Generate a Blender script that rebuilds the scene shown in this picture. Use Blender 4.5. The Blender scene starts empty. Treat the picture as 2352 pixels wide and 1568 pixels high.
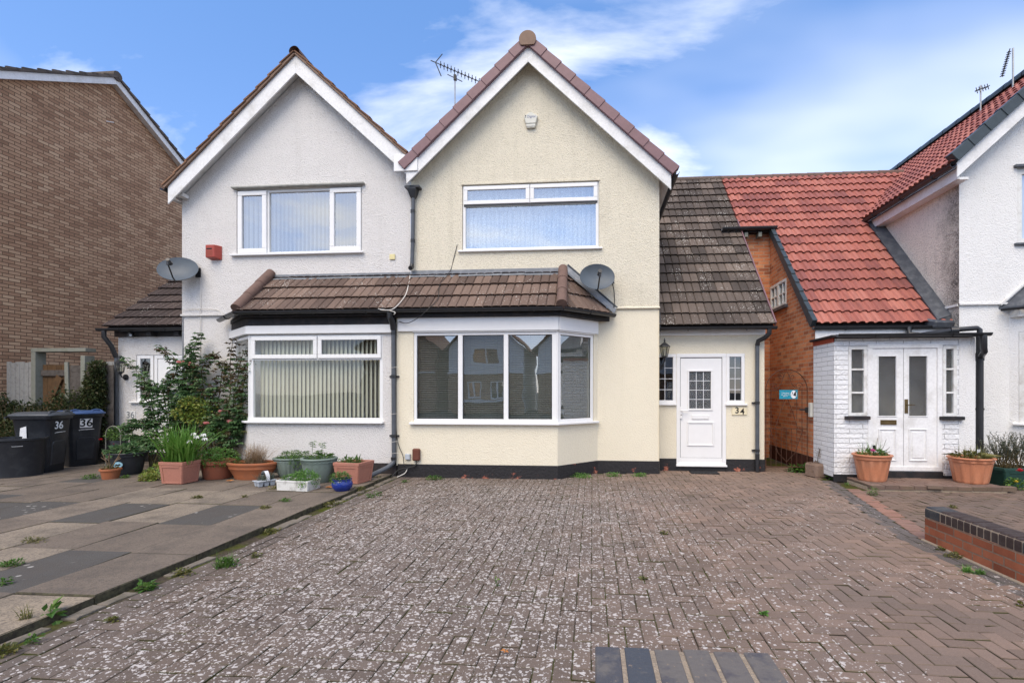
import bpy, bmesh, math, random
from mathutils import Vector, Matrix
from mathutils.geometry import tessellate_polygon
R = math.radians
C = bpy.context.scene.collection
SC = bpy.context.scene
rng = random.Random(11)

# ------------------------------------------------------------------ camera
YAW = R(4.77); F = 1150.0; CX = 1264.0; HY = 900.0; EYE = 1.48     # measured on the photograph at 2352 px width
cam = bpy.data.cameras.new("camera"); camo = bpy.data.objects.new("camera", cam); C.objects.link(camo)
camo.location = (0, 0, EYE); camo.rotation_euler = (R(90), 0, YAW)
cam.sensor_width = 36; cam.lens = 36 * F / 2352; cam.shift_x = -(CX - 1176) / 2352; cam.shift_y = (HY - 784) / 2352
cam.clip_end = 2000; cam.clip_start = 0.05
SC.camera = camo

# ------------------------------------------------------------------ world, sun, exposure
SUN_EL, SUN_AZ = R(54), R(-14)        # azimuth measured from -Y (behind the camera) towards -X when negative
sun_dir = Vector((math.sin(SUN_AZ) * math.cos(SUN_EL), -math.cos(SUN_AZ) * math.cos(SUN_EL), math.sin(SUN_EL)))
W = bpy.data.worlds.new("World"); SC.world = W; W.use_nodes = True
nt = W.node_tree; nt.nodes.clear()
def wn(t, **k):
    n = nt.nodes.new(t)
    for a, b in k.items(): setattr(n, a, b)
    return n
def wl(a, b): nt.links.new(a, b)
sky = wn('ShaderNodeTexSky', sky_type='NISHITA', sun_disc=False, sun_elevation=SUN_EL,
         sun_rotation=math.atan2(sun_dir.x, sun_dir.y), altitude=50, air_density=1.0, dust_density=0.15, ozone_density=3.0)
tint = wn('ShaderNodeMix', data_type='RGBA', blend_type='MULTIPLY'); tint.inputs[0].default_value = 1
wl(sky.outputs[0], tint.inputs[6])
tcz = wn('ShaderNodeTexCoord'); spz = wn('ShaderNodeSeparateXYZ'); wl(tcz.outputs['Generated'], spz.inputs[0])
grd = wn('ShaderNodeValToRGB'); wl(spz.outputs[2], grd.inputs[0])
grd.color_ramp.elements[0].position = 0.0; grd.color_ramp.elements[0].color = (0.76, 0.70, 0.84, 1)
grd.color_ramp.elements[1].position = 0.62; grd.color_ramp.elements[1].color = (0.90, 1.08, 1.24, 1)
wl(grd.outputs[0], tint.inputs[7])
tc = wn('ShaderNodeTexCoord')
sep = wn('ShaderNodeSeparateXYZ'); wl(tc.outputs['Generated'], sep.inputs[0])
zc = wn('ShaderNodeMath', operation='MAXIMUM'); wl(sep.outputs[2], zc.inputs[0]); zc.inputs[1].default_value = 0.0
za = wn('ShaderNodeMath', operation='ADD'); wl(zc.outputs[0], za.inputs[0]); za.inputs[1].default_value = 0.22
dv = wn('ShaderNodeVectorMath', operation='DIVIDE'); wl(tc.outputs['Generated'], dv.inputs[0])
cb = wn('ShaderNodeCombineXYZ'); wl(za.outputs[0], cb.inputs[0]); wl(za.outputs[0], cb.inputs[1]); wl(za.outputs[0], cb.inputs[2])
wl(cb.outputs[0], dv.inputs[1])
mp = wn('ShaderNodeMapping'); wl(dv.outputs[0], mp.inputs[0])
mp.inputs['Location'].default_value = (1.9, 0.4, 0.7); mp.inputs['Rotation'].default_value = (0, 0, R(20)); mp.inputs['Scale'].default_value = (0.75, 1.25, 1.0)
n1 = wn('ShaderNodeTexNoise'); wl(mp.outputs[0], n1.inputs['Vector'])
n1.inputs['Scale'].default_value = 1.5; n1.inputs['Detail'].default_value = 9; n1.inputs['Roughness'].default_value = 0.55; n1.inputs['Distortion'].default_value = 0.5
cr = wn('ShaderNodeValToRGB'); wl(n1.outputs[0], cr.inputs[0])
cr.color_ramp.elements[0].position = 0.485; cr.color_ramp.elements[0].color = (0, 0, 0, 1)
cr.color_ramp.elements[1].position = 0.74; cr.color_ramp.elements[1].color = (0.9, 0.9, 0.9, 1)
# thicker cloud low over the street behind the camera
b1 = wn('ShaderNodeMapRange'); wl(sep.outputs[1], b1.inputs[0])
b1.inputs[1].default_value = 0.1; b1.inputs[2].default_value = -0.6; b1.inputs[3].default_value = 0.0; b1.inputs[4].default_value = 0.07
bl = wn('ShaderNodeMath', operation='ADD'); wl(n1.outputs[0], bl.inputs[0]); wl(b1.outputs[0], bl.inputs[1]); wl(bl.outputs[0], cr.inputs[0])
# broad thin haze, thickest low in the sky
n2 = wn('ShaderNodeTexNoise', noise_dimensions='4D'); n2.inputs['W'].default_value = 3.7; wl(mp.outputs[0], n2.inputs['Vector']); n2.inputs['Scale'].default_value = 0.9; n2.inputs['Detail'].default_value = 4; n2.inputs['Roughness'].default_value = 0.5
h1 = wn('ShaderNodeMapRange'); wl(n2.outputs[0], h1.inputs[0]); h1.inputs[1].default_value = 0.45; h1.inputs[2].default_value = 0.66; h1.inputs[3].default_value = 0.0; h1.inputs[4].default_value = 0.62
h2 = wn('ShaderNodeMapRange'); wl(sep.outputs[2], h2.inputs[0]); h2.inputs[1].default_value = 0.2; h2.inputs[2].default_value = 0.7; h2.inputs[3].default_value = 1.0; h2.inputs[4].default_value = 0.3
hm = wn('ShaderNodeMath', operation='MULTIPLY'); wl(h1.outputs[0], hm.inputs[0]); wl(h2.outputs[0], hm.inputs[1])
mx = wn('ShaderNodeMath', operation='MAXIMUM'); wl(cr.outputs[0], mx.inputs[0]); wl(hm.outputs[0], mx.inputs[1])
cm = wn('ShaderNodeMix', data_type='RGBA'); wl(mx.outputs[0], cm.inputs[0]); wl(tint.outputs[2], cm.inputs[6])
cm.inputs[7].default_value = (7.6, 7.5, 7.3, 1)
bg = wn('ShaderNodeBackground'); wl(cm.outputs[2], bg.inputs[0]); bg.inputs[1].default_value = 0.15
wo = wn('ShaderNodeOutputWorld'); wl(bg.outputs[0], wo.inputs[0])

sl = bpy.data.lights.new("sun", 'SUN'); so = bpy.data.objects.new("sun", sl); C.objects.link(so)
sl.energy = 2.1; sl.angle = R(48); sl.color = (1.0, 0.84, 0.62)
so.rotation_euler = sun_dir.to_track_quat('Z', 'Y').to_euler(); so.location = (0, 0, 30)

SC.view_settings.view_transform = 'Standard'; SC.view_settings.look = 'None'; SC.view_settings.gamma = 1
SC.view_settings.exposure = 0.73
SC.view_settings.use_curve_mapping = False

# ------------------------------------------------------------------ measuring helpers (photo pixel -> metres)
sA, cA = math.sin(YAW), math.cos(YAW)
def _d(x, y):
    u = (x - CX) / F
    return -sA + u * cA, cA + u * sA, (HY - y) / F
def at(x, y, Y):
    a, b, c = _d(x, y); t = Y / b
    return Vector((a * t, Y, EYE + c * t))
def atX(x, y, X):
    a, b, c = _d(x, y); t = X / a
    return Vector((X, b * t, EYE + c * t))
def gnd(x, y, z=0.0):
    a, b, c = _d(x, y); t = (z - EYE) / c
    return Vector((a * t, b * t, z))
def dist(p): return p.x * -sA + p.y * cA          # depth along the view axis
def rc(x0, y0, x1, y1, Y):
    p = [at(x0, y0, Y), at(x1, y0, Y), at(x0, y1, Y), at(x1, y1, Y)]
    return (p[0].x + p[2].x) / 2, (p[1].x + p[3].x) / 2, (p[2].z + p[3].z) / 2, (p[0].z + p[1].z) / 2

# ------------------------------------------------------------------ mesh builder
Z = Vector((0, 0, 1))
class Fr:                                        # a wall frame: a along the wall, d out of it, z up
    def __init__(s, O, u, n): s.O = Vector(O); s.u = Vector(u).normalized(); s.n = Vector(n).normalized()
    def p(s, a, d, z): return s.O + s.u * a + s.n * d + Z * z
def front(Y): return Fr((0, Y, 0), (1, 0, 0), (0, -1, 0))
class MB:
    def __init__(s): s.v = []; s.f = []; s.m = []; s.r = []
    def add(s, vs, fs, m=0, r=None):
        o = len(s.v); s.v += [tuple(v) for v in vs]
        for f in fs:
            s.f.append([i + o for i in f]); s.m.append(m); s.r.append(rng.random() if r is None else r)
    def hexa(s, p, m=0, r=None):                  # 8 points, bottom ring then top ring
        if r is None: r = rng.random()
        s.add(p, [(3, 2, 1, 0), (4, 5, 6, 7), (0, 1, 5, 4), (1, 2, 6, 5), (2, 3, 7, 6), (3, 0, 4, 7)], m, r)
    def box(s, x0, x1, y0, y1, z0, z1, m=0, r=None):
        s.hexa([(x0, y0, z0), (x1, y0, z0), (x1, y1, z0), (x0, y1, z0), (x0, y0, z1), (x1, y0, z1), (x1, y1, z1), (x0, y1, z1)], m, r)
    def obox(s, fr, a0, a1, d0, d1, z0, z1, m=0, r=None):
        q = fr.p
        s.hexa([q(a0, d1, z0), q(a1, d1, z0), q(a1, d0, z0), q(a0, d0, z0), q(a0, d1, z1), q(a1, d1, z1), q(a1, d0, z1), q(a0, d0, z1)], m, r)
    def rbox(s, c, sx, sy, sz, rot, m=0, r=None, tilt=0.0):     # box on its base centre, turned about z
        mt = Matrix.Translation(c) @ Matrix.Rotation(rot, 4, 'Z') @ Matrix.Rotation(tilt, 4, 'X')
        pts = [mt @ Vector((x, y, z)) for z in (0, sz) for (x, y) in ((-sx / 2, -sy / 2), (sx / 2, -sy / 2), (sx / 2, sy / 2), (-sx / 2, sy / 2))]
        s.hexa(pts, m, r)
    def bars(s, fr, a0, a1, z0, z1, w, d0, d1, m=0):            # four butted bars
        s.obox(fr, a0, a1, d0, d1, z1 - w, z1, m); s.obox(fr, a0, a1, d0, d1, z0, z0 + w, m)
        s.obox(fr, a0, a0 + w, d0, d1, z0 + w, z1 - w, m); s.obox(fr, a1 - w, a1, d0, d1, z0 + w, z1 - w, m)
    def prism(s, pts, vec, m=0, r=None):
        n = len(pts); vec = Vector(vec); pts = [Vector(p) for p in pts]
        if r is None: r = rng.random()
        tri = tessellate_polygon([pts]); o = len(s.v)
        s.add(pts + [p + vec for p in pts],
              [tuple(t) for t in tri] + [tuple(i + n for i in t[::-1]) for t in tri] + [(i, (i + 1) % n, (i + 1) % n + n, i + n) for i in range(n)], m, r)
    def tube(s, pts, r, n=8, m=0, cap=True):
        pts = [Vector(p) for p in pts]; rs = r if isinstance(r, (list, tuple)) else [r] * len(pts)
        vs = []; k = len(pts); rv = rng.random(); last = None
        for i, p in enumerate(pts):
            t = (pts[min(i + 1, k - 1)] - pts[max(i - 1, 0)]).normalized()
            a = last if last is not None else (Vector((0, 0, 1)) if abs(t.z) < .9 else Vector((1, 0, 0)))
            b = t.cross(a).normalized(); a = b.cross(t).normalized(); last = a
            vs += [p + (a * math.cos(2 * math.pi * j / n) + b * math.sin(2 * math.pi * j / n)) * rs[i] for j in range(n)]
        fs = [(i * n + j, i * n + (j + 1) % n, (i + 1) * n + (j + 1) % n, (i + 1) * n + j) for i in range(k - 1) for j in range(n)]
        if cap: fs += [tuple(range(n))[::-1], tuple((k - 1) * n + j for j in range(n))]
        s.add(vs, fs, m, rv)
    def lathe(s, prof, c, n=28, m=0, rf=None, sx=1, sy=1, rot=0):
        vs = []; k = len(prof)
        for (r, z) in prof:
            for j in range(n):
                a = 2 * math.pi * j / n; q = r * (rf(a, z) if rf else 1)
                x, y = q * math.cos(a) * sx, q * math.sin(a) * sy
                vs.append((c[0] + x * math.cos(rot) - y * math.sin(rot), c[1] + x * math.sin(rot) + y * math.cos(rot), c[2] + z))
        fs = [(i * n + j, i * n + (j + 1) % n, (i + 1) * n + (j + 1) % n, (i + 1) * n + j) for i in range(k - 1) for j in range(n)]
        fs += [tuple(range(n))[::-1]]
        s.add(vs, fs, m, rng.random())
    def leaf(s, p, d, L, Wd, m=0, r=None, fold=.22, up=None):
        d = d.normalized(); up = up or Vector((rng.uniform(-.5, .5), rng.uniform(-.5, .5), 1))
        sd = d.cross(up)
        if sd.length < 1e-3: sd = d.cross(Vector((1, 0, 0)))
        sd.normalize(); nn = sd.cross(d)
        q = p + d * L * .42
        s.add([p, q + sd * Wd / 2 + nn * fold * Wd, p + d * L - nn * L * .12, q - sd * Wd / 2 + nn * fold * Wd], [(0, 1, 2), (0, 2, 3)], m, rng.random() if r is None else r)
    def wall(s, fr, outer, holes=(), reveal=.1, m=0, d=0):      # flat wall with real openings and their reveals
        polys = [[Vector((a, z, 0)) for a, z in outer]] + [[Vector((a, z, 0)) for a, z in ((h[0], h[2]), (h[1], h[2]), (h[1], h[3]), (h[0], h[3]))] for h in holes]
        tri = tessellate_polygon(polys); flat = [p for q in polys for p in q]
        s.add([fr.p(p.x, d, p.y) for p in flat], [tuple(t) for t in tri], m, .5)
        for h in holes:
            c = [(h[0], h[2]), (h[1], h[2]), (h[1], h[3]), (h[0], h[3])]
            for i in range(4):
                a, b = c[i], c[(i + 1) % 4]
                s.add([fr.p(a[0], d, a[1]), fr.p(b[0], d, b[1]), fr.p(b[0], d - reveal, b[1]), fr.p(a[0], d - reveal, a[1])], [(0, 1, 2, 3)], m, .5)
    def build(s, name, mats, parent=None, smooth=False, bevel=0, loc=None, merge=False, recalc=True):
        me = bpy.data.meshes.new(name)
        off = Vector(loc) if loc is not None else Vector((0, 0, 0))
        me.from_pydata([Vector(v) - off for v in s.v], [], s.f)
        for mt in (mats if isinstance(mats, (list, tuple)) else [mats]): me.materials.append(mt)
        me.polygons.foreach_set('material_index', s.m)
        at_ = me.attributes.new('rnd', 'FLOAT', 'FACE'); at_.data.foreach_set('value', s.r)
        bm = bmesh.new(); bm.from_mesh(me)
        if merge: bmesh.ops.remove_doubles(bm, verts=bm.verts, dist=1e-5)
        if recalc: bmesh.ops.recalc_face_normals(bm, faces=bm.faces)
        if bevel:
            es = [e for e in bm.edges if len(e.link_faces) == 2 and e.calc_face_angle(0) > .5]
            bmesh.ops.bevel(bm, geom=es, offset=bevel, segments=1, affect='EDGES', clamp_overlap=True)
        bm.to_mesh(me); bm.free()
        if smooth:
            me.polygons.foreach_set('use_smooth', [True] * len(me.polygons))
            try: me.set_sharp_from_angle(angle=R(38))
            except Exception: pass
        me.update()
        o = bpy.data.objects.new(name, me); C.objects.link(o)
        if loc is not None: o.location = off
        if parent is not None:
            o.parent = parent
            if loc is None: o.matrix_parent_inverse = Matrix.Translation(-parent.location) if not parent.parent else Matrix.Identity(4)
        return o
def tag(o, label, cat, group=None):
    o['label'] = label; o['category'] = cat
    if group: o['group'] = group
    return o
def thing(name, label, cat, loc=(0, 0, 0), group=None):
    o = bpy.data.objects.new(name, None); o.empty_display_size = .2; C.objects.link(o); o.location = loc
    return tag(o, label, cat, group)
def struct(o): o['kind'] = 'structure'; return o

# ------------------------------------------------------------------ materials
class Nd:
    def __init__(s, name):
        s.mat = bpy.data.materials.new(name); s.mat.use_nodes = True; s.t = s.mat.node_tree
        s.b = s.t.nodes['Principled BSDF']; s.out = s.t.nodes['Material Output']
    def n(s, t, ins=None, **k):
        x = s.t.nodes.new(t)
        for a, b in k.items(): setattr(x, a, b)
        for a, b in (ins or {}).items(): s.set(x.inputs[a], b)
        return x
    def set(s, sock, v):
        if isinstance(v, bpy.types.NodeSocket): s.t.links.new(v, sock)
        elif isinstance(v, tuple) and len(v) == 3 and sock.type == 'RGBA': sock.default_value = (*v, 1)
        else: sock.default_value = v
    def pos(s): return s.n('ShaderNodeNewGeometry').outputs['Position']
    def noise(s, scale, detail=4, rough=.55, vec=None, dist=0): return s.n('ShaderNodeTexNoise', {'Vector': vec or s.pos(), 'Scale': scale, 'Detail': detail, 'Roughness': rough, 'Distortion': dist}).outputs[0]
    def vor(s, scale, vec=None, feature='F1', out=0): return s.n('ShaderNodeTexVoronoi', {'Vector': vec or s.pos(), 'Scale': scale}, feature=feature).outputs[out]
    def ramp(s, fac, stops):
        x = s.n('ShaderNodeValToRGB', {0: fac}); e = x.color_ramp.elements
        while len(e) < len(stops): e.new(.5)
        for q, (p, c) in zip(e, stops):
            q.position = p; q.color = (*c, 1) if isinstance(c, tuple) else (c, c, c, 1)
        return x.outputs[0]
    def mix(s, f, a, b, mode='MIX'):
        x = s.n('ShaderNodeMix', data_type='RGBA', blend_type=mode); s.set(x.inputs[0], f); s.set(x.inputs[6], a); s.set(x.inputs[7], b); return x.outputs[2]
    def math(s, op, a, b=0.0, clamp=False):
        x = s.n('ShaderNodeMath', operation=op, use_clamp=clamp); s.set(x.inputs[0], a); s.set(x.inputs[1], b); return x.outputs[0]
    def map(s, v, a, b, c, d): return s.n('ShaderNodeMapRange', {0: v, 1: a, 2: b, 3: c, 4: d}).outputs[0]
    def rnd(s): return s.n('ShaderNodeAttribute', attribute_name='rnd').outputs['Fac']
    def bump(s, h, dist=.01, strength=1): s.set(s.b.inputs['Normal'], s.n('ShaderNodeBump', {'Height': h, 'Distance': dist, 'Strength': strength}).outputs[0])
    def base(s, c, rough=.6, spec=.3, metal=0):
        s.set(s.b.inputs['Base Color'], c); s.set(s.b.inputs['Roughness'], rough); s.b.inputs['Specular IOR Level'].default_value = spec; s.b.inputs['Metallic'].default_value = metal
        return s.mat
def mul(c, k): return tuple(x * k for x in c)
def plain(name, c, rough=.5, spec=.3, var=.08, sc=9, metal=0, bumpd=0):
    s = Nd(name); f = s.noise(sc, 5)
    col = s.ramp(f, [(.3, mul(c, 1 - var)), (.7, mul(c, 1 + var))])
    if bumpd: s.bump(s.noise(sc * 8, 3), bumpd)
    return s.base(col, rough, spec, metal)
def weathered(name, c, dirt, amt=.5, rough=.55, sc=6, spec=.3, bumpd=.002):
    s = Nd(name); f = s.noise(sc, 8, .65); g = s.noise(sc * 9, 4)
    m = s.math('MULTIPLY', s.map(f, .48, .72, 0, 1), amt)
    col = s.mix(m, s.ramp(g, [(.3, mul(c, .92)), (.7, mul(c, 1.06))]), dirt)
    s.bump(g, bumpd)
    return s.base(col, rough, spec)
def roughcast(name, c, dirt=(.25, .24, .22), pit=.55, sc=64, dist=.016, stain=.35, spots=.5, soot=False):
    s = Nd(name); p = s.pos()
    a = s.noise(sc, 3, .6); v = s.vor(sc * .8); h = s.math('ADD', s.math('MULTIPLY', a, .9), s.math('MULTIPLY', v, .5))
    big = s.noise(.9, 5, .6); med = s.noise(5, 4)
    col = s.mix(s.map(h, .66, .40, 0, pit), c, mul(c, .52))
    st = s.math('MULTIPLY', s.map(s.math('ADD', s.math('MULTIPLY', big, .7), s.math('MULTIPLY', med, .3)), .5, .75, 0, 1), stain)
    col = s.mix(st, col, tuple(.75 * x + .25 * y for x, y in zip(mul(c, .8), dirt)))
    sp = s.math('MULTIPLY', s.map(s.noise(sc * 1.15, 1), .66, .74, 0, 1), spots)
    col = s.mix(sp, col, mul(dirt, 1.2))
    # rain streaks
    sv = s.n('ShaderNodeMapping', {'Vector': p, 'Scale': (7, 7, .35)}).outputs[0]
    col = s.mix(s.math('MULTIPLY', s.map(s.noise(1, 5, .6, sv), .55, .8, 0, 1), stain * .5), col, mul(dirt, 1.6))
    if soot:
        qy = s.n('ShaderNodeSeparateXYZ', {0: p}).outputs[1]
        sf = s.math('ADD', s.map(qy, 9.15, 9.95, .75, 0), s.math('MULTIPLY', s.math('SUBTRACT', s.noise(3.5, 5, .65), .5), 1.1))
        col = s.mix(s.math('MULTIPLY', s.map(sf, .15, .75, 0, 1), s.map(s.noise(45, 2), .35, .6, .45, 1)), col, (.11, .10, .09))
    s.bump(h, dist, .9)
    return s.base(col, .9, .1)
def brick(name, stops, mortar, bw=.225, bh=.075, ms=.007, dist=.006, rough=.85, dirt=0, white=False, ctr=.72):
    s = Nd(name); q = s.n('ShaderNodeSeparateXYZ', {0: s.pos()})
    al = s.math('ADD', q.outputs[0], q.outputs[1])
    wob = s.math('MULTIPLY', s.math('SUBTRACT', s.noise(3, 2), .5), .012)
    vec = s.n('ShaderNodeCombineXYZ', {0: al, 1: s.math('ADD', q.outputs[2], wob), 2: 0.0}).outputs[0]
    bt = s.n('ShaderNodeTexBrick', {'Vector': vec, 'Color1': (0, 0, 0), 'Color2': (1, 1, 1), 'Mortar': (.5, .5, .5), 'Scale': 1.0, 'Mortar Size': ms, 'Mortar Smooth': .15, 'Bias': 0.0, 'Brick Width': bw, 'Row Height': bh}, offset=.5, squash=1)
    n1 = s.noise(40, 4); n2 = s.noise(1.3, 4)
    f = s.math('ADD', s.math('MULTIPLY', bt.outputs[0], ctr), s.math('ADD', s.math('MULTIPLY', n1, .16), s.math('MULTIPLY', n2, .2 + (.72 - ctr))))
    col = s.ramp(s.math('SUBTRACT', f, .04), stops)
    col = s.mix(s.map(s.noise(130, 2), .62, .75, 0, .5), col, mul(stops[0][1], .6))
    if dirt: col = s.mix(s.math('MULTIPLY', s.map(s.noise(2.2, 6, .65), .5, .7, 0, 1), dirt), col, mul(stops[0][1], .6))
    mo = s.ramp(s.noise(30, 3), [(.3, mul(mortar, .75)), (.7, mul(mortar, 1.15))])
    col = s.mix(bt.outputs[1], col, mo)
    h = s.math('ADD', s.math('SUBTRACT', 1.0, bt.outputs[1]), s.math('MULTIPLY', s.noise(60 if not white else 28, 5), .35 if not white else 1.6))
    s.bump(h, dist)
    return s.base(col, rough, .15)
def tilemat(name, stops, lich=.3, lcol=(.55, .53, .48), rough=.85, streak=.25, sc=1.0):
    s = Nd(name); r = s.rnd(); n = s.noise(28, 5, .65); big = s.noise(1.4, 4)
    f = s.math('ADD', s.math('MULTIPLY', r, .5), s.math('ADD', s.math('MULTIPLY', n, .3), s.math('MULTIPLY', big, .3)))
    col = s.ramp(s.math('SUBTRACT', f, .05), stops)
    g = s.noise(170, 2); col = s.mix(s.map(g, .55, .75, 0, .5), col, mul(stops[0][1], .55))
    sv = s.n('ShaderNodeMapping', {'Vector': s.pos(), 'Scale': (22, 2.2, 2.2)}).outputs[0]
    col = s.mix(s.math('MULTIPLY', s.map(s.noise(1, 4, .6, sv), .5, .75, 0, 1), streak), col, mul(stops[0][1], .5))
    if lich:
        vv = s.n('ShaderNodeTexVoronoi', {'Vector': s.pos(), 'Scale': 26.0 * sc}); th = s.math('MULTIPLY', s.map(s.noise(2.4, 3), .42, .65, 0, .34), lich)
        m = s.map(s.math('SUBTRACT', s.math('ADD', vv.outputs[0], s.math('MULTIPLY', s.noise(90, 2), .15)), .08), s.math('MULTIPLY', th, .8), th, 1, 0)
        col = s.mix(m, col, lcol)
    s.bump(n, .004)
    return s.base(col, rough, .2)
def foliage(name, stops, rough=.5, tr=.3):
    s = Nd(name); col = s.ramp(s.rnd(), stops); s.base(col, rough, .35)
    t = s.n('ShaderNodeBsdfTranslucent', {'Color': s.mix(.5, col, mul(stops[-1][1], 1.0))})
    m = s.n('ShaderNodeMixShader', {0: tr, 1: s.b.outputs[0], 2: t.outputs[0]}); s.t.links.new(m.outputs[0], s.out.inputs[0])
    return s.mat
def glassmat(name, F0=.1, tintc=(.86, .9, .9), rough=0.0, bumpsc=0):
    s = Nd(name); s.t.nodes.remove(s.b)
    lw = s.n('ShaderNodeLayerWeight', {'Blend': .5}).outputs['Facing']; fr = s.n('ShaderNodeMath', {0: s.math('MULTIPLY', s.math('POWER', lw, 5.0), 1 - F0), 1: F0}, operation='ADD'); g = s.n('ShaderNodeBsdfGlossy', {'Color': (.95, .97, 1.0), 'Roughness': rough})
    t = s.n('ShaderNodeBsdfTransparent', {'Color': tintc}) if not bumpsc else s.n('ShaderNodeBsdfRefraction', {'Color': tintc, 'Roughness': .25, 'IOR': 1.1})
    # slight ripple of old glass
    b = s.n('ShaderNodeBump', {'Height': s.noise(bumpsc or 1.4, 2), 'Distance': .004 if not bumpsc else .01, 'Strength': .5 if not bumpsc else 1})
    s.t.links.new(b.outputs[0], g.inputs['Normal'])
    m = s.n('ShaderNodeMixShader', {0: fr.outputs[0], 1: t.outputs[0], 2: g.outputs[0]}); s.t.links.new(m.outputs[0], s.out.inputs[0])
    return s.mat

M = {}
M['render_white'] = roughcast('white roughcast', (.71, .69, .668), pit=.42, stain=.28, spots=.5)
M['render_cream'] = roughcast('cream roughcast', (.755, .70, .565), dirt=(.24, .22, .16), stain=.48, spots=.45, pit=.6)
M['cream_smooth'] = roughcast('cream fine render', (.77, .71, .565), dirt=(.3, .27, .2), sc=60, dist=.008, pit=.2, stain=.22, spots=.1)
M['render_snow'] = roughcast('bright white roughcast', (.78, .775, .76), stain=.15, spots=.12, pit=.35, sc=58, dist=.012)
M['pebbledash'] = roughcast('grey pebbledash', (.74, .675, .59), dirt=(.14, .13, .12), pit=.8, sc=44, dist=.02, stain=.55, spots=.8, soot=True)
M['pebbledash_dirty'] = roughcast('sooty pebbledash', (.40, .365, .335), dirt=(.07, .065, .06), pit=.9, sc=55, stain=.6, spots=.9)
M['brown_brick'] = brick('brown mixed brick', [(.1, (.22, .120, .072)), (.35, (.40, .235, .142)), (.6, (.50, .315, .193)), (.85, (.60, .41, .26)), (1, (.66, .46, .29))], (.18, .115, .072), ms=.008, ctr=.5)
M['orange_brick'] = brick('orange brick', [(.0, (.23, .078, .045)), (.35, (.50, .175, .08)), (.7, (.62, .235, .105)), (1, (.68, .37, .2))], (.50, .36, .25), ms=.007, dirt=.35)
M['red_brick'] = brick('low wall red brick', [(.0, (.17, .055, .032)), (.4, (.33, .105, .053)), (1, (.42, .15, .078))], (.25, .17, .12), ms=.007, dirt=.4)
M['white_brick'] = brick('white painted rock face brick', [(.0, (.76, .765, .77)), (1, (.86, .865, .87))], (.56, .56, .56), ms=.006, dist=.016, white=True, bw=.42, bh=.08)
M['upvc'] = plain('white plastic', (.79, .79, .785), .28, .45, .02)
M['white_paint'] = weathered('white gloss paint', (.78, .78, .775), (.42, .40, .35), .5, .4, 3)
M['old_white'] = weathered('flaking white paint', (.72, .72, .70), (.35, .31, .26), .6, .6, 7)
M['black_plastic'] = plain('black plastic', (.022, .023, .026), .35, .5, .2)
M['grey_plastic'] = plain('grey plastic pipe', (.085, .095, .11), .4, .4, .15)
M['black_paint'] = weathered('black bitumen paint', (.018, .018, .02), (.085, .06, .055), .5, .65, 5, bumpd=.006)
def plinthmat():
    s = Nd('black painted plinth'); f = s.noise(4.2, 7, .68)
    q = s.n('ShaderNodeSeparateXYZ', {0: s.pos()}); lowz = s.map(q.outputs[2], .16, 0.0, 0, .07)
    col = s.ramp(s.math('ADD', f, lowz), [(.62, (.022, .021, .023)), (.645, (.05, .035, .033)), (.675, (.30, .085, .055)), (.72, (.42, .20, .13))])
    col = s.mix(s.map(s.noise(60, 3), .6, .75, 0, .4), col, (.10, .095, .09))
    s.bump(s.noise(24, 5), .012); return s.base(col, .6, .3)
M['plinth'] = plinthmat()
M['lead'] = weathered('lead flashing', (.20, .215, .235), (.36, .37, .38), .7, .5, 8)
M['dark_lead'] = weathered('dark lead', (.065, .072, .085), (.16, .17, .18), .7, .45, 7)
M['tile_bay'] = tilemat('brown concrete tile', [(.1, (.075, .052, .042)), (.45, (.135, .094, .076)), (.7, (.20, .14, .11)), (.95, (.28, .20, .155))], lich=.75)
M['tile_dark'] = tilemat('dark brown concrete tile', [(.1, (.05, .042, .037)), (.45, (.095, .076, .064)), (.72, (.16, .126, .104)), (.95, (.23, .18, .145))], lich=.85)
M['tile_annex'] = tilemat('umber concrete tile', [(.1, (.045, .035, .033)), (.5, (.07, .054, .05)), (.95, (.115, .088, .078))], lich=.7)
M['tile_red'] = tilemat('red concrete tile', [(.05, (.14, .07, .064)), (.28, (.26, .09, .074)), (.6, (.39, .135, .10)), (.95, (.49, .205, .155))], lich=0, rough=.55, streak=.45)
M['tile_old'] = tilemat('old clay tile', [(.1, (.10, .055, .036)), (.5, (.21, .115, .07)), (.95, (.33, .19, .12))], lich=.5)
M['tile_grey'] = tilemat('brown grey tile', [(.1, (.07, .06, .05)), (.5, (.12, .10, .085)), (.95, (.2, .165, .14))], lich=.4)
M['cap_plum'] = plain('plum verge cap', (.19, .105, .115), .45, .4, .1)
M['cap_grey'] = plain('slate grey verge cap', (.035, .048, .055), .4, .45, .15)
M['cap_brown'] = plain('brown ridge end', (.21, .135, .095), .6, .3, .1)
M['ridge'] = weathered('ridge tile', (.165, .105, .085), (.09, .06, .05), .7, .8, 9, bumpd=.004)
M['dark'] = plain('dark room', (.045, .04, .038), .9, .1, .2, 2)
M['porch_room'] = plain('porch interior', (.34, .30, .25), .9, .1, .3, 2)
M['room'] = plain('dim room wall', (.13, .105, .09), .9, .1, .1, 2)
M['glass'] = glassmat('window glass', .36)
M['glass_bay'] = glassmat('bay glass', .06, (.93, .96, .95))
M['glass_dark'] = glassmat('double glazing', .27, (.72, .78, .78))
M['glass_dim'] = glassmat('leaded glass', .13, (.55, .6, .6))
M['frosted'] = glassmat('obscured glass', .10, (.85, .88, .86), .22, 160)
M['blind_sage'] = plain('sage vertical blind', (.50, .49, .40), .8, .1, .06, 3)
M['blind_white'] = plain('white vertical blind', (.70, .72, .72), .8, .1, .04, 3)
M['blind_grey'] = plain('grey slat blind', (.30, .30, .28), .6, .2, .05, 3)
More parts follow.
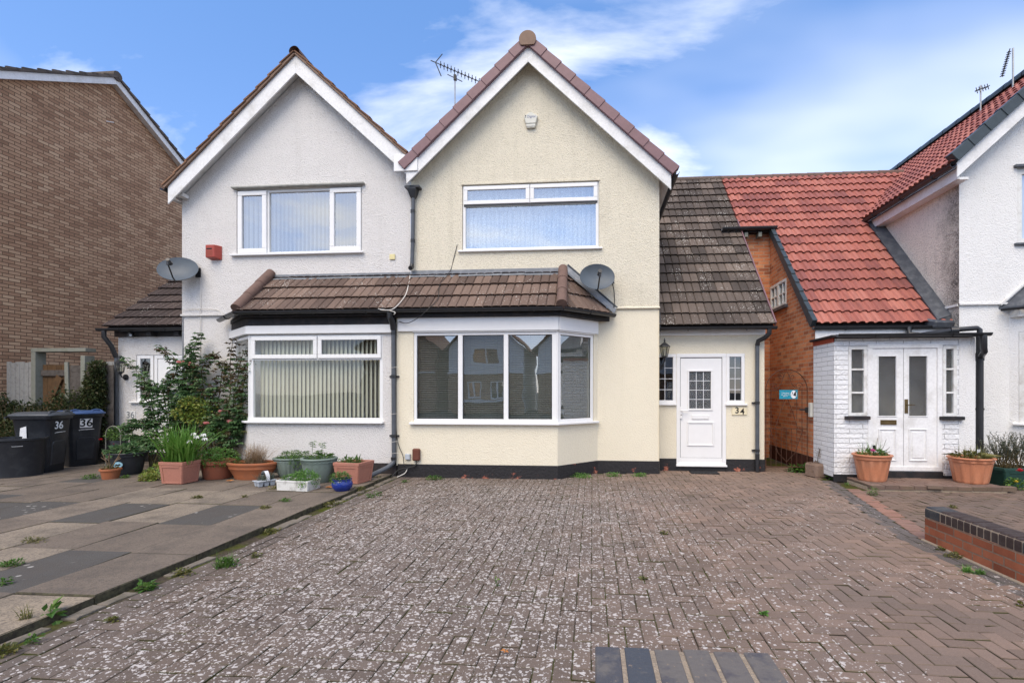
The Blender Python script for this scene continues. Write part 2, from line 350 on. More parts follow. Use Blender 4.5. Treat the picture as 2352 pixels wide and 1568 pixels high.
def netmat():
    s = Nd('net curtain'); col = s.mix(s.map(s.vor(26), .2, .5, 0, .6), (.88, .92, .96), (.66, .74, .82)); s.base(col, .9, .05)
    tb = s.n('ShaderNodeBsdfTransparent'); m = s.n('ShaderNodeMixShader', {0: s.map(s.noise(70, 2), .4, .6, .5, .95), 1: tb.outputs[0], 2: s.b.outputs[0]}); s.t.links.new(m.outputs[0], s.out.inputs[0]); return s.mat
M['net'] = netmat()
M['brass'] = plain('brass', (.16, .11, .05), .35, .5, .2, metal=.8)
M['steel'] = plain('galvanised steel', (.35, .36, .36), .45, .5, .15, metal=.6)
M['iron'] = plain('rusty black iron', (.075, .035, .022), .7, .3, .4, 20)
M['dish'] = plain('grey dish', (.085, .105, .125), .5, .4, .12, 6)
M['red_box'] = plain('red plastic box', (.36, .06, .04), .45, .4, .06)
M['offwhite'] = plain('off white plastic', (.60, .60, .54), .45, .4, .04)
M['cream_box'] = plain('cream plastic', (.70, .62, .33), .5, .3, .05)
M['brown_box'] = weathered('brown meter box', (.13, .045, .028), (.2, .09, .06), .5, .6, 12)
M['grey_box'] = plain('grey junction box', (.42, .46, .50), .5, .3, .05)
M['cable'] = plain('black cable', (.03, .03, .03), .5); M['cable_white'] = plain('white cable', (.65, .62, .57), .5)
M['wood_white'] = weathered('bleached boards', (.33, .33, .315), (.22, .21, .2), .9, .85, 14)  # pale boards toned down; shade from the buildings is put into the base
M['wood_grey'] = weathered('grey fence boards', (.105, .092, .082), (.05, .042, .036), .9, .9, 12)  # base colour kept dark to carry the shade between the houses
M['wood_brown'] = weathered('brown gate boards', (.115, .065, .03), (.04, .025, .016), .8, .85, 7)  # darkened base holds the building shade that falls on the gate
M['wood_post'] = weathered('mossy grey posts', (.23, .235, .20), (.16, .17, .12), .8, .9, 9)
M['bin_black'] = weathered('black bin plastic', (.022, .025, .031), (.05, .055, .06), .5, .4, 8, .4)
M['bin_blue'] = plain('blue bin lid', (.045, .085, .20), .4, .4, .1)
M['bin_lid'] = plain('charcoal bin lid', (.06, .068, .078), .4, .4, .15)
M['sticker'] = weathered('white sticker', (.75, .76, .78), (.4, .4, .4), .5, .5, 30)
M['ink'] = plain('black ink', (.012, .012, .012), .6)
M['soil'] = plain('soil', (.045, .03, .02), .95, .05, .4, 40, bumpd=.01)
M['terracotta'] = weathered('terracotta', (.36, .125, .055), (.22, .11, .07), .5, .8, 7)
M['terracotta_dark'] = weathered('dark terracotta', (.27, .09, .05), (.16, .08, .055), .6, .8, 7)
M['terra_plastic'] = weathered('terracotta plastic', (.50, .20, .105), (.42, .22, .14), .4, .5, 5)
M['pink_plastic'] = weathered('faded pink plastic', (.40, .175, .125), (.32, .16, .12), .5, .6, 5)
M['sage_pot'] = weathered('sage glazed pot', (.185, .235, .205), (.11, .14, .12), .7, .55, 8)
M['white_pot'] = weathered('dirty white trough', (.66, .66, .63), (.12, .1, .08), .55, .6, 9)
M['blue_glaze'] = plain('cobalt glaze', (.012, .032, .22), .15, .6, .25, 14)
M['tray'] = plain('grey plug tray', (.42, .46, .50), .45, .3, .05)
M['green_plastic'] = plain('dark green trough', (.014, .048, .038), .4, .4, .15)
M['concrete'] = weathered('exposed aggregate concrete', (.36, .25, .19), (.2, .15, .12), .8, .95, 60, bumpd=.02)
M['stem'] = plain('green brown stem', (.09, .07, .035), .8, .1, .3)
M['rose_leaf'] = foliage('rose leaves', [(0, (.032, .078, .03)), (.45, (.065, .15, .052)), (.8, (.12, .22, .08)), (1, (.21, .27, .14))])
M['rose_bronze'] = foliage('bronze rose leaves', [(0, (.06, .04, .024)), (.5, (.12, .075, .04)), (1, (.11, .13, .05))])
M['rose_yellow'] = foliage('yellowing leaves', [(0, (.09, .17, .03)), (.5, (.19, .27, .05)), (1, (.38, .36, .09))])
M['dry_leaf'] = foliage('dry leaves', [(0, (.06, .035, .02)), (1, (.17, .10, .05))])
M['hedge'] = foliage('hedge leaves', [(0, (.018, .030, .012)), (.5, (.040, .065, .022)), (.8, (.075, .10, .032)), (.92, (.11, .075, .04)), (1, (.14, .15, .06))])
M['bright_leaf'] = foliage('fresh green leaves', [(0, (.05, .14, .02)), (.6, (.11, .26, .045)), (1, (.2, .36, .09))])
M['herb'] = foliage('pot herb leaves', [(0, (.045, .11, .02)), (.6, (.10, .20, .045)), (1, (.17, .26, .075))])
M['blade'] = foliage('iris blades', [(0, (.05, .14, .015)), (.6, (.10, .25, .03)), (1, (.2, .36, .08))])
M['dry_grass'] = foliage('dry grass', [(0, (.20, .13, .075)), (1, (.42, .31, .20))])
M['weed'] = foliage('weeds', [(0, (.03, .085, .012)), (.6, (.075, .17, .028)), (1, (.15, .24, .05))])
M['moss'] = foliage('mossy weeds', [(0, (.05, .065, .015)), (.6, (.12, .13, .03)), (1, (.22, .19, .06))])
M['lavender'] = foliage('lavender leaves', [(0, (.05, .05, .045)), (.5, (.09, .115, .08)), (1, (.17, .19, .14))])
M['rose_pink'] = foliage('pink petals', [(0, (.75, .22, .25)), (1, (.85, .5, .45))]); M['petal_white'] = foliage('white petals', [(0, (.75, .75, .75)), (1, (.85, .85, .82))])
M['petal_red'] = foliage('red petals', [(0, (.6, .02, .03)), (1, (.7, .05, .08))]); M['petal_magenta'] = foliage('magenta petals', [(0, (.6, .05, .3)), (1, (.75, .2, .45))]); M['petal_yellow'] = foliage('yellow petals', [(0, (.75, .55, .05)), (1, (.85, .7, .1))])
M['rubber'] = plain('rubber mat', (.018, .018, .02), .8)
M['teal'] = plain('teal sign', (.012, .25, .36), .4, .4, .12, 30); M['sign_white'] = plain('sign white', (.75, .8, .85), .4)
M['lamp_glass'] = glassmat('lamp glass', .06, (.8, .8, .75))
M['plate'] = plain('cream number plate', (.74, .66, .46), .4)
M['blue_coping'] = weathered('blue engineering brick', (.032, .036, .043), (.15, .135, .115), .55, .5, 11, bumpd=.003)
M['brown_coping'] = weathered('brown engineering brick', (.045, .03, .027), (.10, .08, .07), .6, .6, 9)
M['mortar'] = weathered('sandy mortar', (.40, .32, .235), (.2, .16, .12), .6, .95, 20, bumpd=.01)
# ================================================================== ground
def paving_mat(name, stops, lichen, side=.9):
    s = Nd(name); p = s.pos(); q = s.n('ShaderNodeSeparateXYZ', {0: p}); r = s.rnd()
    big = s.noise(.45, 4, .6); n = s.noise(60, 4)
    f = s.math('ADD', s.math('MULTIPLY', r, .26), s.math('ADD', s.math('MULTIPLY', n, .40), s.math('MULTIPLY', big, .45)))
    col = s.ramp(f, stops)
    if lichen: col = s.mix(s.map(s.math('ADD', q.outputs[0], s.math('MULTIPLY', s.math('SUBTRACT', s.noise(.9, 4), .5), 3.0)), 1.6, -.4, 0, .85), col, s.ramp(f, [(.25, (.085, .068, .056)), (.55, (.13, .103, .085)), (.95, (.19, .15, .122))]))
    col = s.mix(s.map(s.noise(260, 2), .55, .75, 0, .6), col, mul(stops[0][1], .5))
    col = s.mix(s.map(s.noise(240, 1), .64, .72, 0, .55), col, (.36, .31, .27))
    # grey film where the drive is least worn
    col = s.mix(s.math('MULTIPLY', s.map(s.noise(.8, 5, .6), .4, .62, 0, 1), .4), col, (.16, .132, .116))
    if lichen:
        warp = s.n('ShaderNodeVectorMath', {0: p, 1: s.n('ShaderNodeVectorMath', {0: s.n('ShaderNodeTexNoise', {'Vector': p, 'Scale': 34.0, 'Detail': 3.0}).outputs[1], 'Scale': .045}, operation='SCALE').outputs[0]}, operation='ADD').outputs[0]
        dens = s.math('ADD', s.map(q.outputs[0], -.5, 1.9, .70, .12), s.math('MULTIPLY', s.math('SUBTRACT', s.noise(1.1, 5, .65), .5), 1.3))
        dens = s.math('MULTIPLY', dens, s.map(q.outputs[1], 8.4, 7.2, .35, 1.0))
        dens = s.math('MULTIPLY', dens, s.map(q.outputs[0], -3.3, -2.7, .25, 1.0))
        tot = None
        for sc, k, off in ((24.0, .40, 0), (36.0, .42, 7), (58.0, .42, 3)):
            v = s.n('ShaderNodeTexVoronoi', {'Vector': s.n('ShaderNodeVectorMath', {0: warp, 1: (off, off * .7, 0)}, operation='ADD').outputs[0], 'Scale': sc})
            cell = s.n('ShaderNodeSeparateColor', {0: v.outputs[1]})
            th = s.math('MULTIPLY', s.math('MULTIPLY', s.map(s.math('SUBTRACT', dens, cell.outputs[0]), 0, .1, 0, 1), s.math('ADD', s.math('MULTIPLY', cell.outputs[1], .6), .45)), k)
            m = s.math('MULTIPLY', s.math('SUBTRACT', th, v.outputs[0]), 16, clamp=True)
            tot = m if tot is None else s.math('MAXIMUM', tot, m)
        tot = s.math('MULTIPLY', tot, s.map(s.noise(150, 3), .3, .6, .6, 1))
        col = s.mix(tot, col, (.54, .50, .47))
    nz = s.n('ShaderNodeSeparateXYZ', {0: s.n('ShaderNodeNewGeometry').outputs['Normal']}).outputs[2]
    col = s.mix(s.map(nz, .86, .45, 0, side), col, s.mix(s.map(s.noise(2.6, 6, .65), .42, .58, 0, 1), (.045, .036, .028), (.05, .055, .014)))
    s.bump(s.noise(120, 4), .003); return s.base(col, .9, .15)
M['pave_main'] = paving_mat('lichened block paving', [(.15, (.115, .083, .066)), (.45, (.20, .143, .112)), (.7, (.27, .187, .143)), (1, (.36, .238, .172))], True)
M['pave_next'] = paving_mat('pinkish block paving', [(.1, (.085, .06, .048)), (.5, (.17, .118, .09)), (.95, (.27, .18, .135))], False)
M['pave_step'] = paving_mat('step paving brick', [(.1, (.10, .068, .055)), (.5, (.19, .125, .098)), (.95, (.28, .18, .135))], False, .3)
M['pave_edge'] = paving_mat('charcoal edging block', [(.1, (.075, .066, .062)), (.5, (.115, .101, .095)), (.95, (.165, .142, .13))], True)
M['pave_pink'] = paving_mat('salmon edging block', [(.1, (.17, .09, .07)), (.5, (.29, .155, .115)), (.95, (.36, .2, .15))], False)
def sandmat():
    s = Nd('mossy joint sand'); f = s.noise(2.6, 6, .65); g = s.noise(55, 3)
    col = s.mix(s.map(f, .42, .58, 0, 1), s.ramp(g, [(.3, (.045, .036, .027)), (.7, (.09, .072, .056))]), s.ramp(g, [(.3, (.035, .045, .008)), (.7, (.085, .095, .018))]))
    return s.base(col, 1, .05)
M['sand'] = sandmat()
def slabmat():
    s = Nd('concrete slab'); r = s.rnd(); n = s.noise(1.6, 6, .65); g = s.noise(45, 4)
    f = s.math('ADD', r, s.math('MULTIPLY', s.math('SUBTRACT', n, .5), .35))
    col = s.ramp(f, [(0, (.085, .082, .077)), (.14, (.105, .10, .093)), (.18, (.17, .138, .110)), (.5, (.225, .182, .143)), (.75, (.27, .225, .175)), (1, (.33, .268, .198))])
    col = s.mix(s.map(g, .45, .7, 0, .6), col, (.085, .075, .066))
    col = s.mix(s.map(s.noise(150, 2), .56, .68, 0, .6), col, (.06, .052, .045))
    col = s.mix(s.map(s.noise(170, 2), .64, .72, 0, .5), col, (.30, .27, .23))
    col = s.mix(s.math('MULTIPLY', s.map(s.noise(2.1, 7, .7), .46, .66, 0, 1), .65), col, (.09, .078, .068))
    v = s.n('ShaderNodeTexVoronoi', {'Vector': s.pos(), 'Scale': 9.0}); dark = s.map(r, .15, .12, 0, 1)
    m = s.math('MULTIPLY', s.map(v.outputs[0], .22, .15, 0, 1), s.math('MULTIPLY', dark, s.map(s.noise(1.3, 3), .5, .6, 0, 1)))
    col = s.mix(m, col, (.48, .46, .42))
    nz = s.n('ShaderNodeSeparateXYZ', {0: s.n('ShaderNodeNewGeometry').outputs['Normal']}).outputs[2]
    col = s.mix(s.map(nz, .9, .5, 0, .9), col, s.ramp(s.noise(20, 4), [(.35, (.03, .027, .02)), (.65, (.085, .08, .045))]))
    s.bump(s.noise(90, 4), .006); return s.base(col, .9, .15)
M['slab'] = slabmat()
M['tarmac'] = plain('tarmac', (.05, .05, .052), .9, .1, .15, 30)

g = MB(); g.add([(-400, -400, -.06), (400, -400, -.06), (400, 400, -.06), (-400, 400, -.06)], [(0, 1, 2, 3)])
struct(g.build('ground', M['tarmac']))

def herring(mb, x0, x1, y0, y1, keep, m=0, z=0.0, blk=.1035, gap=.0022):
    nx, ny = int((x1 - x0) / blk) + 2, int((y1 - y0) / blk) + 2
    for j in range(-1, ny):
        for i in range(-2, nx):
            k = (i - j) % 4
            if k == 0: a = (i, j, i + 2, j + 1)
            elif k == 3: a = (i, j, i + 1, j + 2)
            else: continue
            X0, Y0_, X1, Y1_ = x0 + a[0] * blk + gap, y0 + a[1] * blk + gap, x0 + a[2] * blk - gap, y0 + a[3] * blk - gap
            X0, X1 = max(X0, x0), min(X1, x1); Y0_, Y1_ = max(Y0_, y0), min(Y1_, y1)
            if X1 - X0 < .02 or Y1_ - Y0_ < .02: continue
            cx, cy = (X0 + X1) / 2, (Y0_ + Y1_) / 2
            q = keep(cx, cy)
            if not q: continue
            paver(mb, X0, X1, Y0_, Y1_, z, m)
def paver(mb, X0, X1, Y0_, Y1_, z, m=0, c=.0045, hgt=.03):
    dz = rng.gauss(0, .0016); tx, ty = rng.gauss(0, .0014), rng.gauss(0, .0014)
    jx, jy = rng.gauss(0, .0012), rng.gauss(0, .0012)
    X0 += jx; X1 += jx; Y0_ += jy; Y1_ += jy
    o = [(X0, Y0_), (X1, Y0_), (X1, Y1_), (X0, Y1_)]; i = [(X0 + c, Y0_ + c), (X1 - c, Y0_ + c), (X1 - c, Y1_ - c), (X0 + c, Y1_ - c)]
    tl = [(-tx - ty), (tx - ty), (tx + ty), (-tx + ty)]
    vs = [(x, y, z - hgt) for x, y in o] + [(x, y, z - .004 + dz + t) for (x, y), t in zip(o, tl)] + [(x, y, z + dz + t) for (x, y), t in zip(i, tl)]
    fs = [(k, (k + 1) % 4, (k + 1) % 4 + 4, k + 4) for k in range(4)] + [(k + 4, (k + 1) % 4 + 4, (k + 1) % 4 + 8, k + 8) for k in range(4)] + [(8, 9, 10, 11)]
    mb.add(vs, fs, m, rng.random())

EDGE_X = -3.44
bx0, by0, bx1, by1 = 3.28, 5.30, 3.92, 8.30                      # boundary between the two drives runs through these
def bnd(y): return bx0 + (bx1 - bx0) * (max(y, by0) - by0) / (by1 - by0)
d = MB()
herring(d, EDGE_X + .33, 5.2, .4, 10.2, lambda x, y: (x < bnd(y) - .155 if y < 9.0 else x < 4.1) and not (y > 9.18 and x < 1.22))
for k in range(60):                                              # charcoal border courses left and right
    y = .4 + k * .2085
    if y > 8.6: break
    for c in range(2): paver(d, EDGE_X + .115 + c * .105, EDGE_X + .115 + c * .105 + .1, y + .1 * c, y + .2 + .1 * c, 0, 1)
    for c in range(2):
        x = bnd(y + .1) - .2 + c * .104; paver(d, x + .004, x + .1, y, y + .202, 0, 1)
struct(d.build('driveway', [M['pave_main'], M['pave_edge']]))
d = MB(); d.add([(EDGE_X - .05, .2, -.0085), (7.5, .2, -.0085), (7.5, 14, -.0085), (EDGE_X - .05, 14, -.0085)], [(0, 1, 2, 3)])
struct(d.build('joint_bed', M['sand']))
d = MB()
herring(d, 3.4, 7.45, 2.2, 8.7, lambda x, y: x > bnd(y) + .22, gap=.0045)
for k in range(56):
    y = 2.2 + k * .1045
    if y > 8.2: break
    x = bnd(y + .05) + .012; paver(d, x, x + .2, y, y + .098, 0, 1)
struct(d.build('neighbour_drive', [M['pave_next'], M['pave_pink']]))
# slabs of the left garden, laid in staggered rows running away from the street
sb = MB(); top = .05; y00 = .2; rw = .628
for i in range(16):
    x1 = EDGE_X - .03 - i * rw; x0 = x1 - rw + .009; y = {1: -.39, 3: -.41}.get(i, y00 - rng.random() * .9)
    while y < 9.6:
        y1 = y + .91; rr = rng.choice((rng.uniform(.2, .45), rng.uniform(.4, .85))) if i else rng.uniform(.25, .55)
        if i > 5 and rng.random() < .2: rr = .08
        for pts, tone in ((((120, 1312), (480, 1186), (239, 1181), (48, 1168)), .07), (((376, 1178), (103, 1219), (330, 1150)), .82), (((30, 1372),), 1.0)):
            for p in pts:
                g_ = gnd(*p, .05)
                if x0 < g_.x <= x1 and y < g_.y <= y1: rr = tone
        dz = rng.gauss(0, .003); t = rng.gauss(0, .003); c = .006
        o = [(x0, y), (x1, y), (x1, y1 - .009), (x0, y1 - .009)]; n_ = [(x0 + c, y + c), (x1 - c, y + c), (x1 - c, y1 - .009 - c), (x0 + c, y1 - .009 - c)]
        vs = [(a, b, -.02) for a, b in o] + [(a, b, top - .005 + dz) for a, b in o] + [(a, b, top + dz + (t if q > 1 else -t)) for q, (a, b) in enumerate(n_)]
        sb.add(vs, [(k, (k + 1) % 4, (k + 1) % 4 + 4, k + 4) for k in range(4)] + [(k + 4, (k + 1) % 4 + 4, (k + 1) % 4 + 8, k + 8) for k in range(4)] + [(8, 9, 10, 11)], 0, rr)
        y = y1
struct(sb.build('paving_slabs', M['slab']))
sb = MB(); sb.add([(-14, .2, top - .012), (EDGE_X - .035, .2, top - .012), (EDGE_X - .035, 10, top - .012), (-14, 10, top - .012)], [(0, 1, 2, 3)])
struct(sb.build('slab_bed', M['sand']))
# rough mortar strip with gaps where the slabs meet the drive
ms = MB(); y = .3
while y < 8.7:
    ln = rng.uniform(.12, .5)
    if rng.random() < .75:
        w0, w1 = rng.uniform(.0, .025), rng.uniform(.06, .11); hz = rng.uniform(.0, .018); n = 5; pts = []
        for k in range(n): pts.append((EDGE_X - .02 + w0 + rng.uniform(-.01, .01), y + ln * k / (n - 1)))
        for k in range(n - 1, -1, -1): pts.append((EDGE_X + w1 + rng.uniform(-.018, .018), y + ln * k / (n - 1)))
        ms.prism([(a, b, -.02) for a, b in pts], (0, 0, .02 + hz))
    y += ln + rng.uniform(.01, .12)
struct(ms.build('mortar_strip', weathered('dirty mortar strip', (.20, .172, .14), (.075, .07, .045), .9, .95, 7, bumpd=.01), bevel=.004))
# ================================================================== tiled roofs
GRV = [(0, 0), (.09, .021), (.5, .025), (.91, .021)]              # raised pan with a narrow groove
ROLL = [(0, .0), (.16, .004), (.32, .030), (.55, .036), (.78, .030), (.92, .004)]
def tile_roof(mb, O, u, s, S, xr, gauge=.32, col=.152, prof=GRV, th=.040, lift=0.0):
    """courses of interlocking tiles on the plane O + u*a + s*b, a limited by xr(b)"""
    O = Vector(O); u = Vector(u).normalized(); s = Vector(s).normalized(); n = u.cross(s).normalized()
    if n.z < 0: n = -n
    j = 0; b0 = -.02
    while b0 < S - .03:
        b1 = min(S, b0 + gauge + .03)
        xa, xb = xr((b0 + min(S, b0 + gauge)) / 2); off = 0 if j % 2 == 0 else 0
        i0, i1 = int(math.floor(xa / col)) , int(math.ceil(xb / col))
        for i in range(i0, i1):
            rr = (math.sin((i // 2) * 12.9898 + j * 78.233 + O.x) * 43758.5453) % 1.0
            jz = ((math.sin((i // 2) * 3.7 + j * 9.1) * 777.7) % 1.0 - .5) * .006; jb = ((math.sin((i // 2) * 5.3 + j * 4.7) * 555.5) % 1.0 - .5) * .012
            pr = [(p, h) for p, h in prof] + [(1.0, prof[0][1])]
            pts = []
            for p, h in pr:
                a = (i + p) * col
                if a < xa - 1e-6 or a > xb + 1e-6: a = min(max(a, xa), xb)
                pts.append((a, h))
            if pts[-1][0] - pts[0][0] < .01: continue
            k = len(pts)
            vs = [O + u * a + s * (b0 + jb + .045) + n * (lift - .004) for a, h in pts] + [O + u * a + s * (b0 + jb) + n * (lift + th + h + jz) for a, h in pts] + [O + u * a + s * b1 + n * (lift + h + .002 + jz * .3) for a, h in pts]
            fs = [(q, q + 1, q + 1 + k, q + k) for q in range(k - 1)] + [(q + k, q + 1 + k, q + 1 + 2 * k, q + 2 * k) for q in range(k - 1)]
            fs += [(0, k, 2 * k), (k - 1, 2 * k - 1, 3 * k - 1)]
            mb.add(vs, fs, 0, rr)
        b0 += gauge; j += 1

def gable(parent, ax, az, m, hl, hr, ybarge, yback, dv, tile, caps, capmat, gauge=.33, tiles_lift=.05, endcap=None, ov=.26, barge='white_paint', prof=GRV, capw=.17):
    """two slopes with real bargeboards; az is the underside of the boards at the apex"""
    b = MB(); th = .03
    bl = [(ax, az), (ax - hl, az - m * hl), (ax - hl, az - m * hl + dv), (ax, az + dv)]
    br = [(ax, az), (ax, az + dv), (ax + hr, az - m * hr + dv), (ax + hr, az - m * hr)]
    for pl, nm in ((bl, 'bargeboard'), (br, 'bargeboard')):
        q = MB(); sh = .0015 if pl is br else 0
        q.prism([(x, ybarge, z) for x, z in pl], (0, th, 0)); q.build(nm, M[barge], parent, bevel=.003)
    k = MB(); tk = .04                                           # soffit boards behind the bargeboards, then rafters' underside
    for sgn, h in ((-1, hl), (1, hr)):
        k.add([(ax, ybarge + th, az + dv * .55), (ax + sgn * h, ybarge + th, az - m * h + dv * .55), (ax + sgn * h, yback, az - m * h + dv * .55), (ax, yback, az + dv * .55)], [(0, 1, 2, 3)])
    k.build('soffit', M['white_paint'], parent)
    ang = math.atan(m); zt = az + dv + .004
    for sgn, h in ((-1, hl), (1, hr)):
        L = (h + .04) / math.cos(ang); r = MB()
        e = Vector((ax + sgn * (h + .04), ybarge - .03, zt - m * (h + .04)))
        s = Vector((-sgn * math.cos(ang), 0, math.sin(ang)))
        tile_roof(r, e, (0, 1, 0), s, L, lambda b: (0, yback - ybarge), gauge=gauge, prof=prof, th=.03)
        r.build('roof_slope', tile, parent)
        if caps:                                                 # stepped plastic verge caps
            n_ = int(round(L / .345)); c = MB()
            for i in range(n_):
                t0, t1 = L * i / n_, L * (i + 1) / n_ + .012
                nrm = Vector((sgn * math.sin(ang), 0, math.cos(ang)))
                for (p0, p1, lo, hi, y0, y1) in ((t0, t1, -.03, capw - .04, -.055, -.012), ):
                    w0, w1 = .014, 0
                    P = [e + s * p0 + nrm * lo, e + s * p1 + nrm * (lo), e + s * p1 + nrm * (hi + w1), e + s * p0 + nrm * (hi + w0)]
                    f0 = [Vector((p.x, ybarge - .055 - (.012 if q in (0, 3) else 0), p.z)) for q, p in enumerate(P)]
                    f1 = [Vector((p.x, ybarge + .10, p.z)) for p in P]
                    c.add(f0 + f1, [(0, 1, 2, 3), (4, 5, 6, 7), (0, 1, 5, 4), (1, 2, 6, 5), (2, 3, 7, 6), (3, 0, 4, 7)])
            c.build('verge_cap', capmat, parent, bevel=.006)
    rd = MB(); zr = zt + .06; n_ = 14; y = ybarge - .05             # half round ridge tiles
    while y < yback:
        L = min(.45, yback - y); a0, a1 = (-.18, math.pi + .18)
        ring = lambda yy, rr: [(ax + rr * math.cos(a0 + (a1 - a0) * q / n_), yy, zr - .02 + rr * math.sin(a0 + (a1 - a0) * q / n_)) for q in range(n_ + 1)]
        A, B = ring(y, .135 if caps else .10), ring(y + L, .128 if caps else .095)
        rd.add(A + B, [(q, q + 1, q + n_ + 2, q + n_ + 1) for q in range(n_)])
        y += L
    rd.build('ridge_tile', M['ridge'] if not caps else capmat if endcap is None else M['ridge'], parent, smooth=True)
    if endcap:
        c = MB(); pts = [(ax + .155 * math.cos(-.75 + (math.pi + 1.5) * q / 22), ybarge - .085, zr - .015 + .155 * math.sin(-.75 + (math.pi + 1.5) * q / 22)) for q in range(23)]
        c.prism(pts, (0, .04, 0)); c.build('ridge_end', endcap, parent, bevel=.006)

# ================================================================== windows
def pane(fr, a0, a1, z0, z1, d, mat, parent):
    q = MB(); q.add([fr.p(a0, d, z0), fr.p(a1, d, z0), fr.p(a1, d, z1), fr.p(a0, d, z1)], [(0, 1, 2, 3) if fr.u.cross(Z).dot(fr.n) > 0 else (3, 2, 1, 0)]); return q.build('pane', mat, parent, recalc=False)
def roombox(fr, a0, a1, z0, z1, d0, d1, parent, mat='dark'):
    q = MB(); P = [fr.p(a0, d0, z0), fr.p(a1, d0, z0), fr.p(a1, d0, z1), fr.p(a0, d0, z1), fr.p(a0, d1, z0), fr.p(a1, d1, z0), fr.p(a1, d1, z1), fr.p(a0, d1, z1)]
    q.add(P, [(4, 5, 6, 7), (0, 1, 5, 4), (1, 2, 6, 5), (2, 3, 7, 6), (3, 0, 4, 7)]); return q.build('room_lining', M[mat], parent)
def vblind(fr, a0, a1, z0, z1, d, mat, parent, w=.085, pitch=.08, ang=.5, gaps=None):
    q = MB(); a = a0 + .02
    while a < a1 - .02:
        t = ang + rng.uniform(-.06, .06) + (gaps(a) if gaps else 0); c, s_ = math.cos(t) * w / 2, math.sin(t) * w / 2
        P = []
        for k in range(4):
            f = -1 + 2 * k / 3; bow = .006 * (1 - f * f)
            P += [fr.p(a + c * f, d + s_ * f + bow, z0 + .015), fr.p(a + c * f, d + s_ * f + bow, z1)]
        q.add(P, [(2 * k, 2 * k + 2, 2 * k + 3, 2 * k + 1) for k in range(3)], 0, rng.random())
        a += pitch
    return q.build('blind', mat, parent)
def hblind(fr, a0, a1, z0, z1, d, mat, parent, pitch=.032):
    q = MB(); z = z0 + .02
    while z < z1 - .01:
        q.hexa([fr.p(a0 + .01, d + .011, z), fr.p(a1 - .01, d + .011, z), fr.p(a1 - .01, d - .011, z + .012), fr.p(a0 + .01, d - .011, z + .012), fr.p(a0 + .01, d + .011, z + .002), fr.p(a1 - .01, d + .011, z + .002), fr.p(a1 - .01, d - .011, z + .014), fr.p(a0 + .01, d - .011, z + .014)]); z += pitch * rng.uniform(.94, 1.06)
    for a in (a0 + .12, (a0 + a1) / 2, a1 - .12): q.obox(fr, a - .002, a + .002, d + .012, d + .015, z0, z1)
    return q.build('blind', mat, parent)
def sill(fr, a0, a1, z, parent, proj=.09, h=.035, name='sill', mat='upvc'):
    q = MB(); q.obox(fr, a0, a1, -.02, proj, z - h, z); return q.build(name, M[mat], parent, bevel=.006)
def leads(fr, a0, a1, z0, z1, nx, nz, d, parent):
    q = MB(); w = .005
    for i in range(1, nx):
        a = a0 + (a1 - a0) * i / nx; q.obox(fr, a - w, a + w, d, d + .004, z0, z1)
    for k in range(1, nz):
        z = z0 + (z1 - z0) * k / nz; q.obox(fr, a0, a1, d + .001, d + .006, z - w, z + w)
    return q.build('lead_came', M['sticker'], parent)
def gutter(pts, parent, r=.055, mat='black_plastic', brackets=True):
    q = MB(); pts = [Vector(p) for p in pts]; n = 8
    for i in range(len(pts) - 1):                                # open half round channel, rim upward
        a, b = pts[i], pts[i + 1]; t = (b - a).normalized(); sd = t.cross(Z).normalized()
        ring = []
        for e in (a, b):
            for rr in (r, r - .006):
                ring.append([e + sd * (rr * math.cos(math.pi * k / n)) - Z * (rr * math.sin(math.pi * k / n)) for k in range(n + 1)])
        o0, i0, o1, i1 = ring; N = n + 1; vs = o0 + i0 + o1 + i1
        fs = []
        for k in range(n): fs += [(k, k + 1, 2 * N + k + 1, 2 * N + k), (N + k, N + k + 1, 3 * N + k + 1, 3 * N + k), (k, k + 1, N + k + 1, N + k), (2 * N + k, 2 * N + k + 1, 3 * N + k + 1, 3 * N + k)]
        for k in (0, n): fs.append((k, N + k, 3 * N + k, 2 * N + k))
        q.add(vs, fs)
        if brackets:
            L = (b - a).length; k = max(1, int(L / .8))
            for j in range(k):
                c = a + (b - a) * ((j + .5) / k)
                q.tube([c + sd * ((r + .006) * math.cos(math.pi * w / 6)) - Z * ((r + .006) * math.sin(math.pi * w / 6)) for w in range(7)], .008, 5)
    return q.build('gutter', M[mat], parent)
# ================================================================== cream house (number 34)
Y0, YB, YP = 9.2, 8.48, 9.6
PX = -3.40                                                       # party line
f0, fB, fP = front(Y0), front(YB), front(YP)
ch = thing('cream_house', 'cream rendered gabled house with plum verge caps and a white front door', 'house', (-1.1, Y0, 0))
AX, AZ, GM, DV = -1.147, 7.41, .941, .305
zt = lambda x: AZ + .15 - GM * abs(x - AX)
w1 = rc(1062, 421, 1376, 574, Y0)                                # upstairs window
q = MB(); q.wall(f0, [(PX, 3.02), (1.21, 3.02), (1.21, zt(1.21)), (AX, zt(AX)), (PX, zt(PX))], [w1], reveal=.12, d=.02)
q.wall(Fr((1.21, Y0, 0), (0, 1, 0), (1, 0, 0)), [(-.02, 0), (6.3, 0), (6.3, 5.6), (-.02, 5.6)])
wallc = q.build('wall', M['render_cream'], ch)
q = MB(); q.wall(f0, [(PX, 0), (1.209, 0), (1.209, 3.02), (PX, 3.02)]); q.build('lower_wall', M['cream_smooth'], ch)
q = MB(); q.obox(f0, .36, 1.225, -.001, .045, 2.985, 3.025); q.build('string_course', M['cream_smooth'], ch, bevel=.012)
gable(ch, AX, AZ, GM, AX - PX - .002, 2.53, 8.93, 15.6, DV, M['tile_old'], True, M['cap_plum'], endcap=M['cap_brown'])
